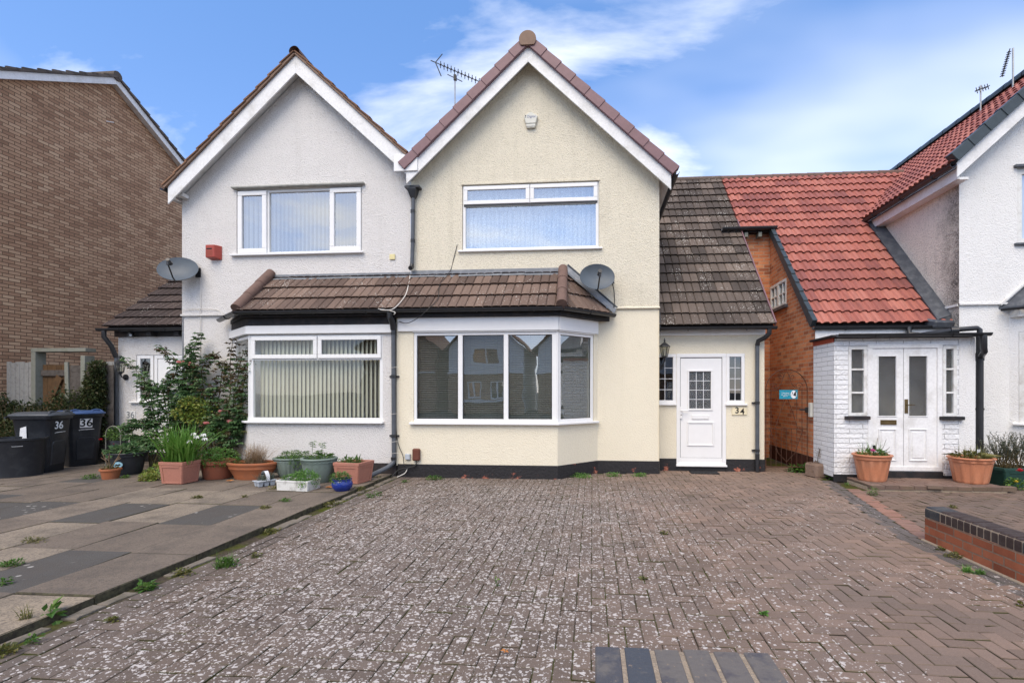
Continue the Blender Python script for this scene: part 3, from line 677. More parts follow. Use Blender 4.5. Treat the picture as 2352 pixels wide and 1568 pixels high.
# upstairs window: two top lights over one wide pane, net curtain behind
a0, a1, z0, z1 = w1
def upwin(parent):
    fr = f0; q = MB(); dm = (-.075, -.01)
    q.bars(fr, a0 + .004, a1 - .004, z0, z1 - .004, .055, *dm)
    zt_ = z1 - .36
    q.obox(fr, a0 + .059, a1 - .059, dm[0], dm[1], zt_ - .03, zt_ + .03)
    am = (a0 + a1) / 2; q.obox(fr, am - .03, am + .03, dm[0], dm[1], zt_ + .03, z1 - .059)
    win = q.build('window', M['upvc'], parent, bevel=.004)
    for s0, s1 in ((a0 + .03, am - .008), (am + .008, a1 - .03)):
        q = MB(); q.bars(fr, s0, s1, zt_ - .005, z1 - .028, .07, -.009, .022); q.build('top_sash', M['upvc'], win, bevel=.006)
        pane(fr, s0 + .06, s1 - .06, zt_ + .06, z1 - .09, -.004, M['glass'], win)
    q = MB(); q.obox(fr, a0 + .03, a1 - .03, -.009, .004, zt_ - .034, zt_ - .007); q.build('gasket', M['black_plastic'], win)
    pane(fr, a0 + .05, a1 - .05, z0 + .05, zt_ - .028, -.045, M['glass'], win)
    q = MB(); n = 150; P = []
    for i in range(n + 1):
        a = a0 + .03 + (a1 - a0 - .06) * i / n; dd = -.13 - .02 * math.sin(i * .83) - .012 * math.sin(i * 2.1 + 1)
        P += [fr.p(a, dd, z0 + .02), fr.p(a, dd, z1 - .03)]
    q.add(P, [(2 * i, 2 * i + 2, 2 * i + 3, 2 * i + 1) for i in range(n)]); q.build('net_curtain', M['net'], win, smooth=True, merge=False)
    roombox(fr, a0, a1, z0, z1, -.12, -.5, win, 'room')
    sill(fr, a0 - .07, a1 + .06, z0 + .006, win, .07, .03)
upwin(ch)
q = MB(); q.obox(f0, a0 - .02, a1 + .02, .02, .034, z1 + .0, z1 + .03); q.build('window_head', M['render_cream'], ch)
# ---- bay
BC, BE = (-.584, YB), (.10, Y0)
fA = Fr((BC[0], BC[1], 0), (BE[0] - BC[0], BE[1] - BC[1], 0), (BE[1] - BC[1], -(BE[0] - BC[0]), 0)); LA = math.hypot(BE[0] - BC[0], BE[1] - BC[1])
zs, zh = .955, 2.515                                             # window bottom and top
wb0 = at(950, 860, YB).x
q = MB(); q.wall(fB, [(PX, .2), (BC[0], .2), (BC[0], 2.80), (PX, 2.80)], [(wb0, BC[0] - .012, zs - .02, zh + .01)], .1)
q.wall(fA, [(0, .2), (LA, .2), (LA, 2.80), (0, 2.80)], [(.012, LA - .10, zs - .02, zh + .01)], .1)
q.build('bay_wall', M['cream_smooth'], ch)
q = MB(); n_ = fA.n                                              # black plinth following bay and wall
def plan_off(off): return [(PX + .02, YB - off), (BC[0] + off * .42, YB - off), (BE[0] + off * .3, Y0 - off), (1.21 + off, Y0 - off), (1.21 + off, Y0 + .4), (PX + .02, Y0 + .4)]
q.prism([(x, y, -.02) for x, y in plan_off(.012)], (0, 0, .25)); q.build('plinth', M['plinth'], ch, bevel=.008)
def baywin(parent, f, a0, a1, mull, blind, name='bay_window', wl=.05, wr=.05):
    q = MB(); q.obox(f, a0, a1, -.07, -.005, zh - .055, zh); q.obox(f, a0, a1, -.07, -.005, zs, zs + .06)
    q.obox(f, a0, a0 + wl, -.07, -.005, zs + .06, zh - .055); q.obox(f, a1 - wr, a1, -.07, -.005, zs + .06, zh - .055)
    for m in mull: q.obox(f, m - .04, m + .04, -.07, -.005, zs + .06, zh - .055)
    w = q.build(name, M['upvc'], parent, bevel=.005)
    e = [a0 + wl] + sum([[m - .04, m + .04] for m in mull], []) + [a1 - wr]
    for k in range(0, len(e), 2):
        pane(f, e[k] - .01, e[k + 1] + .01, zs + .05, zh - .05, -.04, M['glass_dark'], w)
        q = MB(); q.bars(f, e[k], e[k + 1], zs + .06, zh - .055, .008, -.038, -.028); q.build('gasket', M['black_plastic'], w)
        if blind: hblind(f, e[k], e[k + 1], zs + .06, zh - .055, -.10, M['blind_grey'], w)
    return w
m1, m2 = at(1057, 860, YB).x, at(1162, 860, YB).x
bw = baywin(ch, fB, wb0 + .004, BC[0] - .02, (m1, m2), True, wr=.075)
bw2 = baywin(ch, fA, .02, LA - .11, (), True, wl=.06, wr=.06)
q = MB(); q.prism([fB.p(BC[0] - .021, -.001, zs), fB.p(BC[0] - .006, .004, zs), fA.p(.006, .004, zs), fA.p(.021, -.001, zs), fA.p(.02, -.08, zs), fB.p(BC[0] - .02, -.08, zs)], (0, 0, zh - zs)); q.build('corner_post', M['upvc'], bw, bevel=.003)
q = MB(); q.prism([(wb0 - .06, YB - .07, zs - .035), (BC[0] + .028, YB - .07, zs - .035), fA.p(LA - .02, .07, zs - .035), fA.p(LA - .02, -.05, zs - .035), (BC[0] - .03, YB + .05, zs - .035), (wb0 - .06, YB + .05, zs - .035)], (0, 0, .036)); q.build('sill', M['upvc'], bw, bevel=.006)
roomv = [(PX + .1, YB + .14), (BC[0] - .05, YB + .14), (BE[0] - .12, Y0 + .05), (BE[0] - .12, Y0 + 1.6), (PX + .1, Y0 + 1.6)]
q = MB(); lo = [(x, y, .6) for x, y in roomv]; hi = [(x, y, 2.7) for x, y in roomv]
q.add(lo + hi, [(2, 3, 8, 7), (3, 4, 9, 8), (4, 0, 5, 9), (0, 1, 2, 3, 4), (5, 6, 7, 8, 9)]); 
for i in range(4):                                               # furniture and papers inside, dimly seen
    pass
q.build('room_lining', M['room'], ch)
# opening in the house wall behind the bay is not visible; a dark back wall stands 0.6 m behind the blinds
q = MB(); zf0, zf1 = 2.53, 2.765                                 # white fascia boards
q.obox(fB, PX + .035, BC[0] + .018, .002, .045, zf0, zf1); q.build('fascia_board', M['upvc'], ch, bevel=.004)
q = MB(); q.obox(fA, .004, LA - .02, .003, .044, zf0, zf1); q.build('fascia_board', M['upvc'], ch, bevel=.004)
q = MB(); q.obox(fB, wb0 - .01, BC[0], .001, .03, zh - .004, zf0 - .004); q.obox(fA, .012, LA - .1, .001, .03, zh - .004, zf0 - .004); q.build('head_trim', M['upvc'], ch, bevel=.003)
EZ = 2.885; EY = 8.30
ec, ee = (-.50, EY), (.37, Y0)
q = MB(); q.prism([(PX + .002, EY + .06, 2.768), (ec[0] - .02, EY + .06, 2.768), (ee[0] - .05, Y0 - .001, 2.768), (PX + .002, Y0 - .001, 2.768)], (0, 0, .10)); q.build('soffit_board', M['black_paint'], ch, bevel=.004)
RS = Vector((0, .90, .79)); RL = RS.length
q = MB(); tile_roof(q, (0, EY, EZ), (1, 0, 0), RS, RL, lambda b: (PX + .003, ec[0] - .03 * b), gauge=.385, lift=.0)
q.build('bay_roof', M['tile_bay'], ch)
uA = Vector((ee[0] - ec[0], ee[1] - ec[1], 0)); LE = uA.length; uA.normalize(); top_ = Vector((-.53, Y0, EZ + .79)); e0 = Vector((ec[0], ec[1], EZ))
at_ = (top_ - e0).dot(uA); foot = e0 + uA * at_; sA_ = top_ - foot; SA = sA_.length
q = MB(); tile_roof(q, e0, uA, sA_, SA, lambda b: (at_ * b / SA, LE - .02 - (LE - at_) * b / SA), gauge=.385, lift=.0)
q.build('bay_roof', M['tile_bay'], ch)
def hip(parent, a, b, n=3, r=.092):
    a, b = Vector(a), Vector(b); t = (b - a); q = MB()
    for i in range(n):
        p0, p1 = a + t * (i / n), a + t * ((i + 1) / n + .02); q.tube([p0, p1], [r * 1.02, r * .93], 16)
    return q.build('hip_tile', M['ridge'], parent, smooth=True)
hip(ch, e0 + Vector((0, -.05, .045)), top_ + Vector((0, -.06, .05)))
q = MB(); q.obox(f0, PX + .01, -.55, .021, .032, EZ + .77, EZ + .875)
x = PX + .01
while x < -.6:
    L = rng.uniform(.25, .5); q.add([(x, Y0 - .034, EZ + .80), (min(x + L, -.58), Y0 - .034, EZ + .80 + rng.uniform(-.01, .01)), (min(x + L, -.58), Y0 - .13, EZ + .73 + rng.uniform(-.015, .01)), (x, Y0 - .13, EZ + .73)], [(0, 1, 2, 3)]); x += L
q.build('flashing', M['lead'], ch)
q = MB(); a, b = top_ + Vector((.02, -.03, .06)), Vector((ee[0] + .02, Y0 - .03, EZ + .05)); nn = Vector((.66, 0, .75))
q.hexa([a, a + Vector((0, -.10, -.06)), b + Vector((0, -.10, -.04)), b, a + nn * .09, a + Vector((0, -.10, -.06)) + nn * .03, b + Vector((0, -.10, -.04)) + nn * .03, b + nn * .09]); q.build('flashing', M['lead'], ch)
q = MB(); q.tube([a + nn * .1 + Vector((0, .0, 0)), b + nn * .1], .018, 6); q.build('flashing_edge', M['dark_lead'], ch)
gutter([(PX + .02, EY - .03, EZ), (ec[0] + .02, EY - .03, EZ), (ee[0] + .03, Y0 - .09, EZ - .005)], ch)
# main roof gutter end on the right eave
gutter([(1.47, 8.9, 5.33), (1.47, 15.4, 5.33)], ch, brackets=False)
# ---- porch extension under the long brown roof
pz = rc(1516, 816, 1668, 927, YP)
zd0 = at(1610, 1069, YP).z; zdt = at(1610, 812, YP).z; zw = at(1690, 927, YP).z
dx0, dx1 = at(1553.5, 940, YP).x, at(1667.5, 940, YP).x; wx1 = at(1711, 870, YP).x; wx0 = 1.13
q = MB(); q.wall(fP, [(1.13, .0), (3.19, .0), (3.19, 2.66), (1.13, 2.66)], [(wx0 + .03, dx0 - .006, zw, zdt), (dx0, dx1, zd0, zdt), (dx1 + .006, wx1, zw, zdt)], .09)
q.wall(Fr((3.19, YP, 0), (0, 1, 0), (1, 0, 0)), [(0, 0), (3, 0), (3, 5.4), (0, 2.66)])
q.build('porch_wall', M['cream_smooth'], ch)
q = MB(); q.obox(fP, 1.2, dx0 + .0, .0, .014, -.02, .23); q.obox(fP, dx1, 3.204, .0, .014, -.02, .23); q.obox(fP, dx0 + .001, dx1 - .001, -.05, .016, -.02, zd0 - .012)
q.build('plinth', M['plinth'], ch, bevel=.006)
q = MB(); q.bars(fP, dx0, dx1, zd0, zdt, .07, -.07, .012); dr = q.build('door_frame', M['upvc'], ch, bevel=.006)
q = MB(); q.obox(fP, dx0 - .01, dx1 + .01, .0, .06, zd0 - .012, zd0 + .022); q.build('threshold', M['upvc'], dr, bevel=.005)
lx0, lx1 = dx0 + .078, dx1 - .078; lz0, lz1 = zd0 + .15, zdt - .085
gz0, gz1 = at(1610, 938, YP).z, at(1610, 853, YP).z; gx0, gx1 = at(1583, 900, YP).x, at(1632.8, 900, YP).x
q = MB(); q.obox(fP, dx0 + .071, dx1 - .071, -.06, .004, zd0 + .0705, lz0 - .006); q.build('weather_bar', M['upvc'], dr, bevel=.004)
q = MB(); q.wall(fP, [(lx0, lz0), (lx1, lz0), (lx1, lz1), (lx0, lz1)], [(gx0, gx1, gz0, gz1)], .03, d=-.004)
q.obox(fP, lx0, lx1, -.06, -.055, lz0, gz0 - .05)
door = q.build('door', M['upvc'], ch)
q = MB(); q.obox(fP, dx0 + .06, dx1 - .06, -.03, -.022, lz0 - .02, lz1 + .02); q.build('door_gap', M['black_plastic'], dr)
def mould(f, a0, a1, z0, z1, w, d, parent, name='moulding', mat='upvc'):
    q = MB(); q.bars(f, a0, a1, z0, z1, w, d, d + .016); return q.build(name, M[mat], parent, bevel=.006)
mould(fP, gx0 - .035, gx1 + .035, gz0 - .035, gz1 + .035, .035, -.004, door, 'glazing_bead')
pane(fP, gx0, gx1, gz0, gz1, -.02, M['frosted'], door); leads(fP, gx0, gx1, gz0, gz1, 3, 4, -.018, door)
pa = [at(1578, 968, YP), at(1640, 1024, YP)]; mould(fP, pa[0].x, pa[1].x, pa[1].z, pa[0].z, .03, -.004, door, 'raised_panel')
pa = [at(1589, 952.3, YP), at(1628, 962.5, YP)]; q = MB(); q.obox(fP, pa[0].x, pa[1].x, -.003, .012, pa[1].z, pa[0].z); q.build('letterbox', M['upvc'], door, bevel=.006)
hp = at(1564, 945, YP); q = MB(); q.obox(fP, hp.x - .02, hp.x + .02, .012, .024, hp.z - .13, hp.z + .09); q.tube([hp + Vector((0, -.03, .02)), hp + Vector((0, -.06, .02)), hp + Vector((.13, -.06, .02))], .011, 8); q.tube([hp + Vector((0, -.02, -.06)), hp + Vector((0, -.028, -.06))], .012, 8, m=1)
q.build('door_handle', [M['upvc'], M['black_plastic']], dr, bevel=.003)
for a0_, a1_, b in ((wx0 + .04, dx0 - .004, 2), (dx1 + .004, wx1 - .004, 2)):
    q = MB(); q.bars(fP, a0_, a1_, zw + .004, zdt - .002, .06, -.07, .008); sw = q.build('side_window', M['upvc'], ch, bevel=.005)
    pane(fP, a0_ + .055, a1_ - .055, zw + .055, zdt - .055, -.03, M['glass_dim'], sw); leads(fP, a0_ + .06, a1_ - .06, zw + .06, zdt - .06, b, 4, -.028, sw)
    sill(fP, a0_ - .02, a1_ + (.04 if a1_ > dx1 else -.0), zw + .004, sw, .05, .035)
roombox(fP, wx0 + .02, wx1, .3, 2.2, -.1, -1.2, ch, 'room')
zz = at(1640, 770, YP).z; q = MB(); q.obox(fP, 1.22, 3.2, .001, .03, zz, 2.66); q.build('fascia_board', M['upvc'], ch, bevel=.004)
SL = 1.107; CS = Vector((0, 1, SL)).normalized(); CO = Vector((0, 9.40, 2.70)); CL = 3.86 * math.sqrt(1 + SL * SL)
q = MB(); tile_roof(q, CO, (1, 0, 0), CS, CL, lambda b: (1.215, 3.30), gauge=.325); q.build('catslide_roof', M['tile_dark'], ch)
q = MB(); p0, p1 = CO + Vector((3.302, 0, -.01)), CO + Vector((3.302, 0, -.01)) + CS * 3.62; nz = Vector((0, -SL, 1)).normalized()
q.hexa([p0, p0 + Vector((.022, 0, 0)), p1 + Vector((.022, 0, 0)), p1, p0 + nz * .075, p0 + nz * .075 + Vector((.022, 0, 0)), p1 + nz * .075 + Vector((.022, 0, 0)), p1 + nz * .075]); q.build('verge_strip', M['cap_plum'], ch)
q = MB(); q.add([(1.215, 9.42, 2.665), (3.3, 9.42, 2.665), (3.3, 13.26, 2.665 + 3.84 * SL), (1.215, 13.26, 2.665 + 3.84 * SL)], [(0, 1, 2, 3)]); q.add([(1.215, 13.26, 6.95), (3.3, 13.26, 6.95), (3.3, 15, 5.0), (1.215, 15, 5.0)], [(0, 1, 2, 3)]); q.build('roof_underlay', M['dark'], ch)
q = MB(); q.tube([(1.22, 13.27, 6.99), (3.3, 13.27, 6.99)], .075, 10); q.build('ridge_tile', M['tile_dark'], ch)
gutter([(1.23, 9.345, 2.665), (3.32, 9.345, 2.665)], ch)
q = MB(); q.prism([(1.212, 9.36, 2.6), (1.26, 9.36, 2.6), (1.26, 9.42, 2.95), (1.212, 9.42, 2.95)], (0, .02, 0)); q.build('flashing', M['dark_lead'], ch)
px = at(1737, 900, YP).x
q = MB(); q.tube([(px + .15, 9.345, 2.62), (px + .15, 9.35, 2.54), (px + .1, 9.42, 2.47), (px + .01, 9.52, 2.42), (px, 9.54, 2.34)], .042, 12, m=1); q.tube([(px, 9.54, 2.36), (px, 9.54, .02)], .036, 14)
for z in (1.28, .40): q.tube([(px, 9.54, z - .025), (px, 9.54, z + .025)], .044, 12, m=1); q.box(px - .085, px + .05, 9.565, 9.6, z - .014, z + .014, 1)
q.tube([(px, 9.54, .01), (px, 9.54, .34)], .04, 14, m=1)
q.build('downpipe', [M['grey_plastic'], M['black_plastic']], ch, smooth=True)
# central downpipe from the valley between the gables onto the bay roof, with its hopper
q = MB(); hx = -3.33; hy = Y0 - .09
q.lathe([(.03, -.12), (.05, -.10), (.085, .0), (.10, .05), (.10, .08), (.085, .08)], (hx, hy, 5.2), 4, rot=R(45), sx=1.25); q.box(hx - .14, hx + .14, hy - .08, hy + .08, 5.27, 5.31)
q.build('hopper', M['black_plastic'], ch, bevel=.004)
q = MB(); q.tube([(hx, hy, 5.12), (hx - .01, hy, 4.3), (hx - .025, hy, 3.80)], .036, 14); q.tube([(hx - .025, hy, 3.86), (hx - .028, hy - .02, 3.80), (hx - .03, hy - .07, 3.775)], [.04, .042, .042], 14, m=1)
for z in (4.85, 4.3): q.tube([(hx - .008, hy, z - .03), (hx - .009, hy, z + .03)], .043, 12, m=1)
q.build('downpipe', [M['grey_plastic'], M['black_plastic']], ch, smooth=True)
# bay downpipe with a kicked out shoe
bx = at(903.5, 900, YB - .06).x; by = YB - .06
q = MB(); q.tube([(bx, EY - .03, 2.84), (bx, EY - .03, 2.76), (bx + .0, by - .03, 2.66), (bx, by, 2.56)], .05, 14, m=1); q.tube([(bx, by, 2.6), (bx + .01, by, .30)], .037, 14)
q.tube([(bx + .01, by, .31), (bx, by - .01, .26), (bx - .06, by - .09, .19), (bx - .27, by - .37, .075)], .040, 14)
for z in (1.75, .72, .33, 2.5): q.tube([(bx + .004, by, z - .025), (bx + .004, by, z + .025)], .046, 12, m=1)
for z in (1.75, .72): q.box(bx - .085, bx + .085, by + .035, YB, z - .014, z + .014, 1)
for z in (1.9, 1.1, .62, .42): q.tube([(bx - .09, by - .045, z + .006), (bx, by - .042, z), (bx + .09, by - .03, z + .012)], .003, 5, m=2)
q.build('downpipe', [M['grey_plastic'], M['black_plastic'], M['cable_white']], ch, smooth=True)

# ================================================================== white house (number 36)
wh = thing('white_house', 'white roughcast gabled house with tiled bay and a red alarm box', 'house', (-5.7, Y0, 0))
LX = -8.01; AX2, AZ2, GM2, DV2 = -5.525, 7.44, .925, .33
zt2 = lambda x: AZ2 + .15 - GM2 * abs(x - AX2)
w2 = rc(545, 433, 833, 583, Y0)
q = MB(); q.wall(f0, [(LX, 2.98), (PX - .004, 2.98), (PX - .004, zt2(PX)), (AX2, zt2(AX2)), (LX, zt2(LX))], [w2], .12, d=.02)
q.wall(f0, [(LX + .02, 0), (PX - .004, 0), (PX - .004, 2.98), (LX + .02, 2.98)], d=0)
q.wall(Fr((LX, Y0, 0), (0, 1, 0), (-1, 0, 0)), [(-.02, 0), (6.3, 0), (6.3, 5.6), (-.02, 5.6)])
q.obox(f0, LX - .012, -7.1, .019, .05, 2.965, 3.0)
q.build('wall', M['render_white'], wh)
gable(wh, AX2, AZ2, GM2, 2.56, PX - AX2 - .004, 8.932, 15.6, DV2, M['tile_old'], False, None, gauge=.30)
q = MB(); c = MB()                                               # mortar bedded tile edges along the verge
for sg, h in ((-1, 2.60), (1, 2.12)):
    ang = math.atan(GM2); L = h / math.cos(ang); n_ = int(L / .30)
    for i in range(n_):
        t0, t1 = L * i / n_, L * (i + 1) / n_ + .03; e = Vector((AX2 + sg * h, 8.87, AZ2 + DV2 - GM2 * h)); s = Vector((-sg * math.cos(ang), 0, math.sin(ang))); nr = Vector((sg * math.sin(ang), 0, math.cos(ang)))
        P = [e + s * t0 + nr * .05, e + s * t1 + nr * .03, e + s * t1 + nr * .055, e + s * t0 + nr * .085]
        q.prism(P, (0, .12, 0))
        P = [e + s * t0 + nr * .002, e + s * (t1 - .03) + nr * .002, e + s * (t1 - .03) + nr * .045, e + s * t0 + nr * .055]; c.prism([p + Vector((0, .02, 0)) for p in P], (0, .06, 0))
q.build('verge_tile', M['tile_old'], wh, bevel=.006); c.build('verge_mortar', M['cap_brown'], wh)
q = MB(); q.box(-3.62, -3.18, 8.90, 8.929, 5.52, 5.83); q.build('valley_board', M['upvc'], wh, bevel=.004)
q = MB(); q.box(-8.13, -8.03, 8.99, 15.4, 5.19, 5.22); q.box(-7.985, -7.86, 9.02, 9.17, 5.25, 5.32); q.build('eaves_corbel', M['white_paint'], wh)
gutter([(-8.17, 8.9, 5.38), (-8.17, 15.4, 5.38)], wh, brackets=False)
a0, a1, z0, z1 = w2
fr = f0; s1x, s2x = at(613.5, 505, Y0).x, at(762, 505, Y0).x
q = MB(); q.bars(fr, a0 + .004, a1 - .004, z0, z1 - .004, .05, -.075, -.01); q.obox(fr, s1x - .035, s1x + .035, -.075, -.01, z0 + .05, z1 - .054); q.obox(fr, s2x - .035, s2x + .035, -.075, -.01, z0 + .05, z1 - .054)
win = q.build('window', M['upvc'], wh, bevel=.004)
for i, (p, r_) in enumerate(((a0 + .022, s1x + .0), (s2x - .03, a1 - .022))):
    q = MB(); q.bars(fr, p, r_, z0 + .03, z1 - .024, .09, -.009, .03); q.build('casement', M['upvc'], win, bevel=.007)
    pane(fr, p + .08, r_ - .08, z0 + .11, z1 - .105, -.002, M['glass'], win)
pane(fr, s1x + .03, s2x - .03, z0 + .045, z1 - .05, -.045, M['glass'], win)
vblind(fr, a0 + .05, s1x - .0, z0 + .03, z1 - .03, -.17, M['blind_white'], win, pitch=.10, ang=1.4, gaps=lambda a: -.95 if a < a0 + .16 else .3)
vblind(fr, s1x + .02, s2x, z0 + .03, z1 - .03, -.17, M['blind_white'], win, pitch=.083, ang=1.38)
vblind(fr, s2x, a1 - .05, z0 + .03, z1 - .03, -.17, M['blind_white'], win, pitch=.07, ang=1.15)
roombox(fr, a0, a1, z0, z1, -.12, -.75, win, 'room'); sill(fr, a0 - .1, a1 + .04, z0 + .008, win, .09, .035)
q = MB(); q.obox(fr, a0 - .07, a1 + .06, .019, .10, z1 + .012, z1 + .055); q.build('window_head', plain('weathered stone', (.40, .40, .37), .9, .1, .2, 12, bumpd=.004), wh, bevel=.012)
# ---- bay
LC, LE_ = (-6.12, YB), (-6.98, Y0)
fL = Fr((LE_[0], LE_[1], 0), (LC[0] - LE_[0], LC[1] - LE_[1], 0), (-(LE_[1] - LC[1]), -(LC[0] - LE_[0]), 0)); LLA = math.hypot(LC[0] - LE_[0], LC[1] - LE_[1])
zs2 = .965; zh2 = 2.495; e0x, e1x = LC[0] + .012, at(880, 860, YB).x
q = MB(); q.wall(fB, [(LC[0], .05), (PX - .02, .05), (PX - .02, 2.66), (LC[0], 2.66)], [(e0x, e1x, zs2 - .02, zh2 + .005)], .1)
q.wall(fL, [(0, .05), (LLA, .05), (LLA, 2.66), (0, 2.66)], [(.1, LLA - .012, zs2 - .02, zh2 + .005)], .1)
q.build('bay_wall', M['render_white'], wh)
q = MB(); q.prism([(LC[0] - .01, YB - .012, -.02), (PX, YB - .012, -.02), (PX, Y0 + .2, -.02), (LX, Y0 + .2, -.02), (LX - .012, Y0 - .012, -.02), (LE_[0] - .01, Y0 - .012, -.02)], (0, 0, .26)); q.build('plinth', M['black_paint'], wh, bevel=.008)
ztr = at(730, 823, YB).z; am = at(730, 800, YB).x
q = MB(); q.bars(fB, e0x + .004, e1x - .004, zs2, zh2, .06, -.07, -.005); q.obox(fB, e0x + .064, e1x - .064, -.07, -.005, ztr - .03, ztr + .03); q.obox(fB, am - .03, am + .03, -.07, -.005, ztr + .03, zh2 - .06)
bw = q.build('bay_window', M['upvc'], wh, bevel=.005)
for p, r_ in ((e0x + .045, am - .008), (am + .008, e1x - .03)):
    q = MB(); q.bars(fB, p, r_, ztr + .0, zh2 - .03, .07, -.004, .026); q.build('top_sash', M['upvc'], bw, bevel=.006)
    pane(fB, p + .06, r_ - .06, ztr + .06, zh2 - .09, .002, M['glass_bay'], bw)
pane(fB, e0x + .055, e1x - .055, zs2 + .055, ztr - .026, -.04, M['glass_bay'], bw)
vblind(fB, e0x + .12, e1x - .03, zs2 + .05, zh2 - .04, -.14, M['blind_sage'], bw, w=.09, pitch=.0785, ang=.42, gaps=lambda a: .38 * max(0, (a + 5.0) / 1.5))
q = MB(); q.bars(fL, .104, LLA - .016, zs2, zh2, .06, -.07, -.005); q.build('side_frame', M['upvc'], bw, bevel=.004); pane(fL, .16, LLA - .07, zs2 + .05, zh2 - .05, -.04, M['glass_bay'], bw)
q = MB(); q.prism([fL.p(LLA - .018, -.001, zs2), fL.p(LLA - .004, .005, zs2), fB.p(LC[0] + .004, .005, zs2), fB.p(LC[0] + .018, -.001, zs2), fB.p(LC[0] + .02, -.08, zs2)], (0, 0, zh2 - zs2)); q.build('corner_post', M['upvc'], bw)
q = MB(); q.prism([fL.p(.02, -.05, zs2 - .035), fL.p(.02, .08, zs2 - .035), (LC[0] - .03, YB - .08, zs2 - .035), (e1x + .02, YB - .08, zs2 - .035), (e1x + .02, YB + .05, zs2 - .035), (LC[0] + .03, YB + .05, zs2 - .035)], (0, 0, .037)); q.build('sill', M['upvc'], bw, bevel=.006)
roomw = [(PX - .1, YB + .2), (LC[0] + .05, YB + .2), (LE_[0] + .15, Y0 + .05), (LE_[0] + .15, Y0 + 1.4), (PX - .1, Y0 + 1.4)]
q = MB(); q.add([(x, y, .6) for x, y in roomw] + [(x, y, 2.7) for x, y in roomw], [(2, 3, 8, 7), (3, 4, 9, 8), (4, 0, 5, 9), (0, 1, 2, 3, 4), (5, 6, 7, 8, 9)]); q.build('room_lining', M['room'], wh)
zf0, zf1 = zh2 + .012, zh2 + .160
q = MB(); q.obox(fB, LC[0] - .02, PX - .06, .002, .06, zf0, zf1); q.build('fascia_board', M['upvc'], wh, bevel=.008)
q = MB(); q.obox(fL, .02, LLA - .004, .003, .06, zf0, zf1); q.build('fascia_board', M['upvc'], wh, bevel=.008)
q = MB(); q.obox(fB, LC[0] - .005, PX - .012, .002, .022, zf1 + .002, 2.80); q.obox(fL, .02, LLA, .003, .021, zf1 + .002, 2.80); q.build('frieze_board', M['black_paint'], wh)
lc, le = (-6.20, EY), (-7.10, Y0)
q = MB(); q.prism([(lc[0] + .03, EY + .05, 2.80), (PX - .002, EY + .05, 2.80), (PX - .002, Y0 - .001, 2.80), (le[0] + .08, Y0 - .001, 2.80)], (0, 0, .07)); q.build('soffit_board', M['black_paint'], wh)
q = MB(); tile_roof(q, (0, EY, EZ), (1, 0, 0), RS, RL, lambda b: (lc[0] + .03 * b, PX - .0), gauge=.385, lift=.001); q.build('bay_roof', M['tile_annex'] if False else M['tile_bay'], wh)
uL = Vector((lc[0] - le[0], lc[1] - le[1], 0)); LEL = uL.length; uL.normalize(); e0 = Vector((le[0], le[1], EZ)); topl = Vector((-6.165, Y0, EZ + .82)); al = (topl - e0).dot(uL); ftl = e0 + uL * al; sL = topl - ftl; SLn = sL.length
q = MB(); tile_roof(q, e0, uL, sL, SLn, lambda b: (al * b / SLn, LEL - (LEL - al) * b / SLn), gauge=.385); q.build('bay_roof', M['tile_bay'], wh)
hip(wh, Vector((lc[0], EY - .04, EZ + .05)), topl + Vector((0, -.05, .05)))
q = MB(); q.obox(f0, -6.1, PX - .01, .021, .03, EZ + .77, EZ + .85)
x = -6.08
while x < PX - .05:
    L = rng.uniform(.25, .5); q.add([(x, Y0 - .032, EZ + .80), (min(x + L, PX - .01), Y0 - .032, EZ + .80), (min(x + L, PX - .01), Y0 - .12, EZ + .735 + rng.uniform(-.015, .01)), (x, Y0 - .12, EZ + .735)], [(0, 1, 2, 3)]); x += L
q.build('flashing', M['lead'], wh)
gutter([(le[0] - .05, Y0 - .12, EZ - .01), (lc[0] - .02, EY - .03, EZ), (PX + .02, EY - .03, EZ)], wh)
# ---- side porch (left), its own low roof
pl0 = -9.79
wz0, wz1 = at(340, 922, YP).z, at(340, 815, YP).z; wxa, wxb = at(313, 870, YP).x, LX - .06
q = MB(); q.wall(fP, [(pl0, 0), (LX + .05, 0), (LX + .05, 2.74), (pl0, 2.74)], [(wxa, at(352, 900, YP).x - .004, wz0, wz1), (at(352, 900, YP).x + .004, wxb, .12, wz1)], .09)
q.wall(Fr((pl0, YP, 0), (0, 1, 0), (-1, 0, 0)), [(0, 0), (3, 0), (3, 4.6), (0, 2.74)]); q.build('porch_wall', M['render_white'], wh)
q = MB(); q.obox(fP, pl0 - .01, LX, 0, .012, -.02, .24); q.build('plinth', M['black_paint'], wh)
xm = at(352, 900, YP).x
q = MB(); q.bars(fP, wxa + .004, xm - .008, wz0, wz1 - .004, .07, -.07, -.01); sw = q.build('side_window', M['upvc'], wh, bevel=.005); pane(fP, wxa + .07, xm - .07, wz0 + .06, wz1 - .07, -.04, M['glass_dim'], sw); sill(fP, wxa - .12, xm - .01, wz0 + .005, sw, .06)
q = MB(); q.bars(fP, xm + .008, wxb - .004, .12, wz1 - .004, .07, -.07, -.01); dr = q.build('door_frame', M['upvc'], wh, bevel=.005)
q = MB(); q.obox(fP, xm + .085, wxb - .08, -.06, -.02, .20, wz1 - .08); door = q.build('door', M['upvc'], wh, bevel=.004)
hx0, hx1, hz0, hz1 = xm + .26, wxb - .26, 1.35, 1.95
pts = [(hx0, hz0), (hx1, hz0), (hx1, hz1 - .12)] + [((hx0 + hx1) / 2 + (hx1 - hx0) / 2 * math.cos(math.pi * k / 10), hz1 - .12 + .12 * math.sin(math.pi * k / 10)) for k in range(1, 10)] + [(hx0, hz1 - .12)]
q = MB(); q.prism([fP.p(a, -.019, z) for a, z in pts], fP.n * .004); q.build('pane', M['glass_dim'], door)
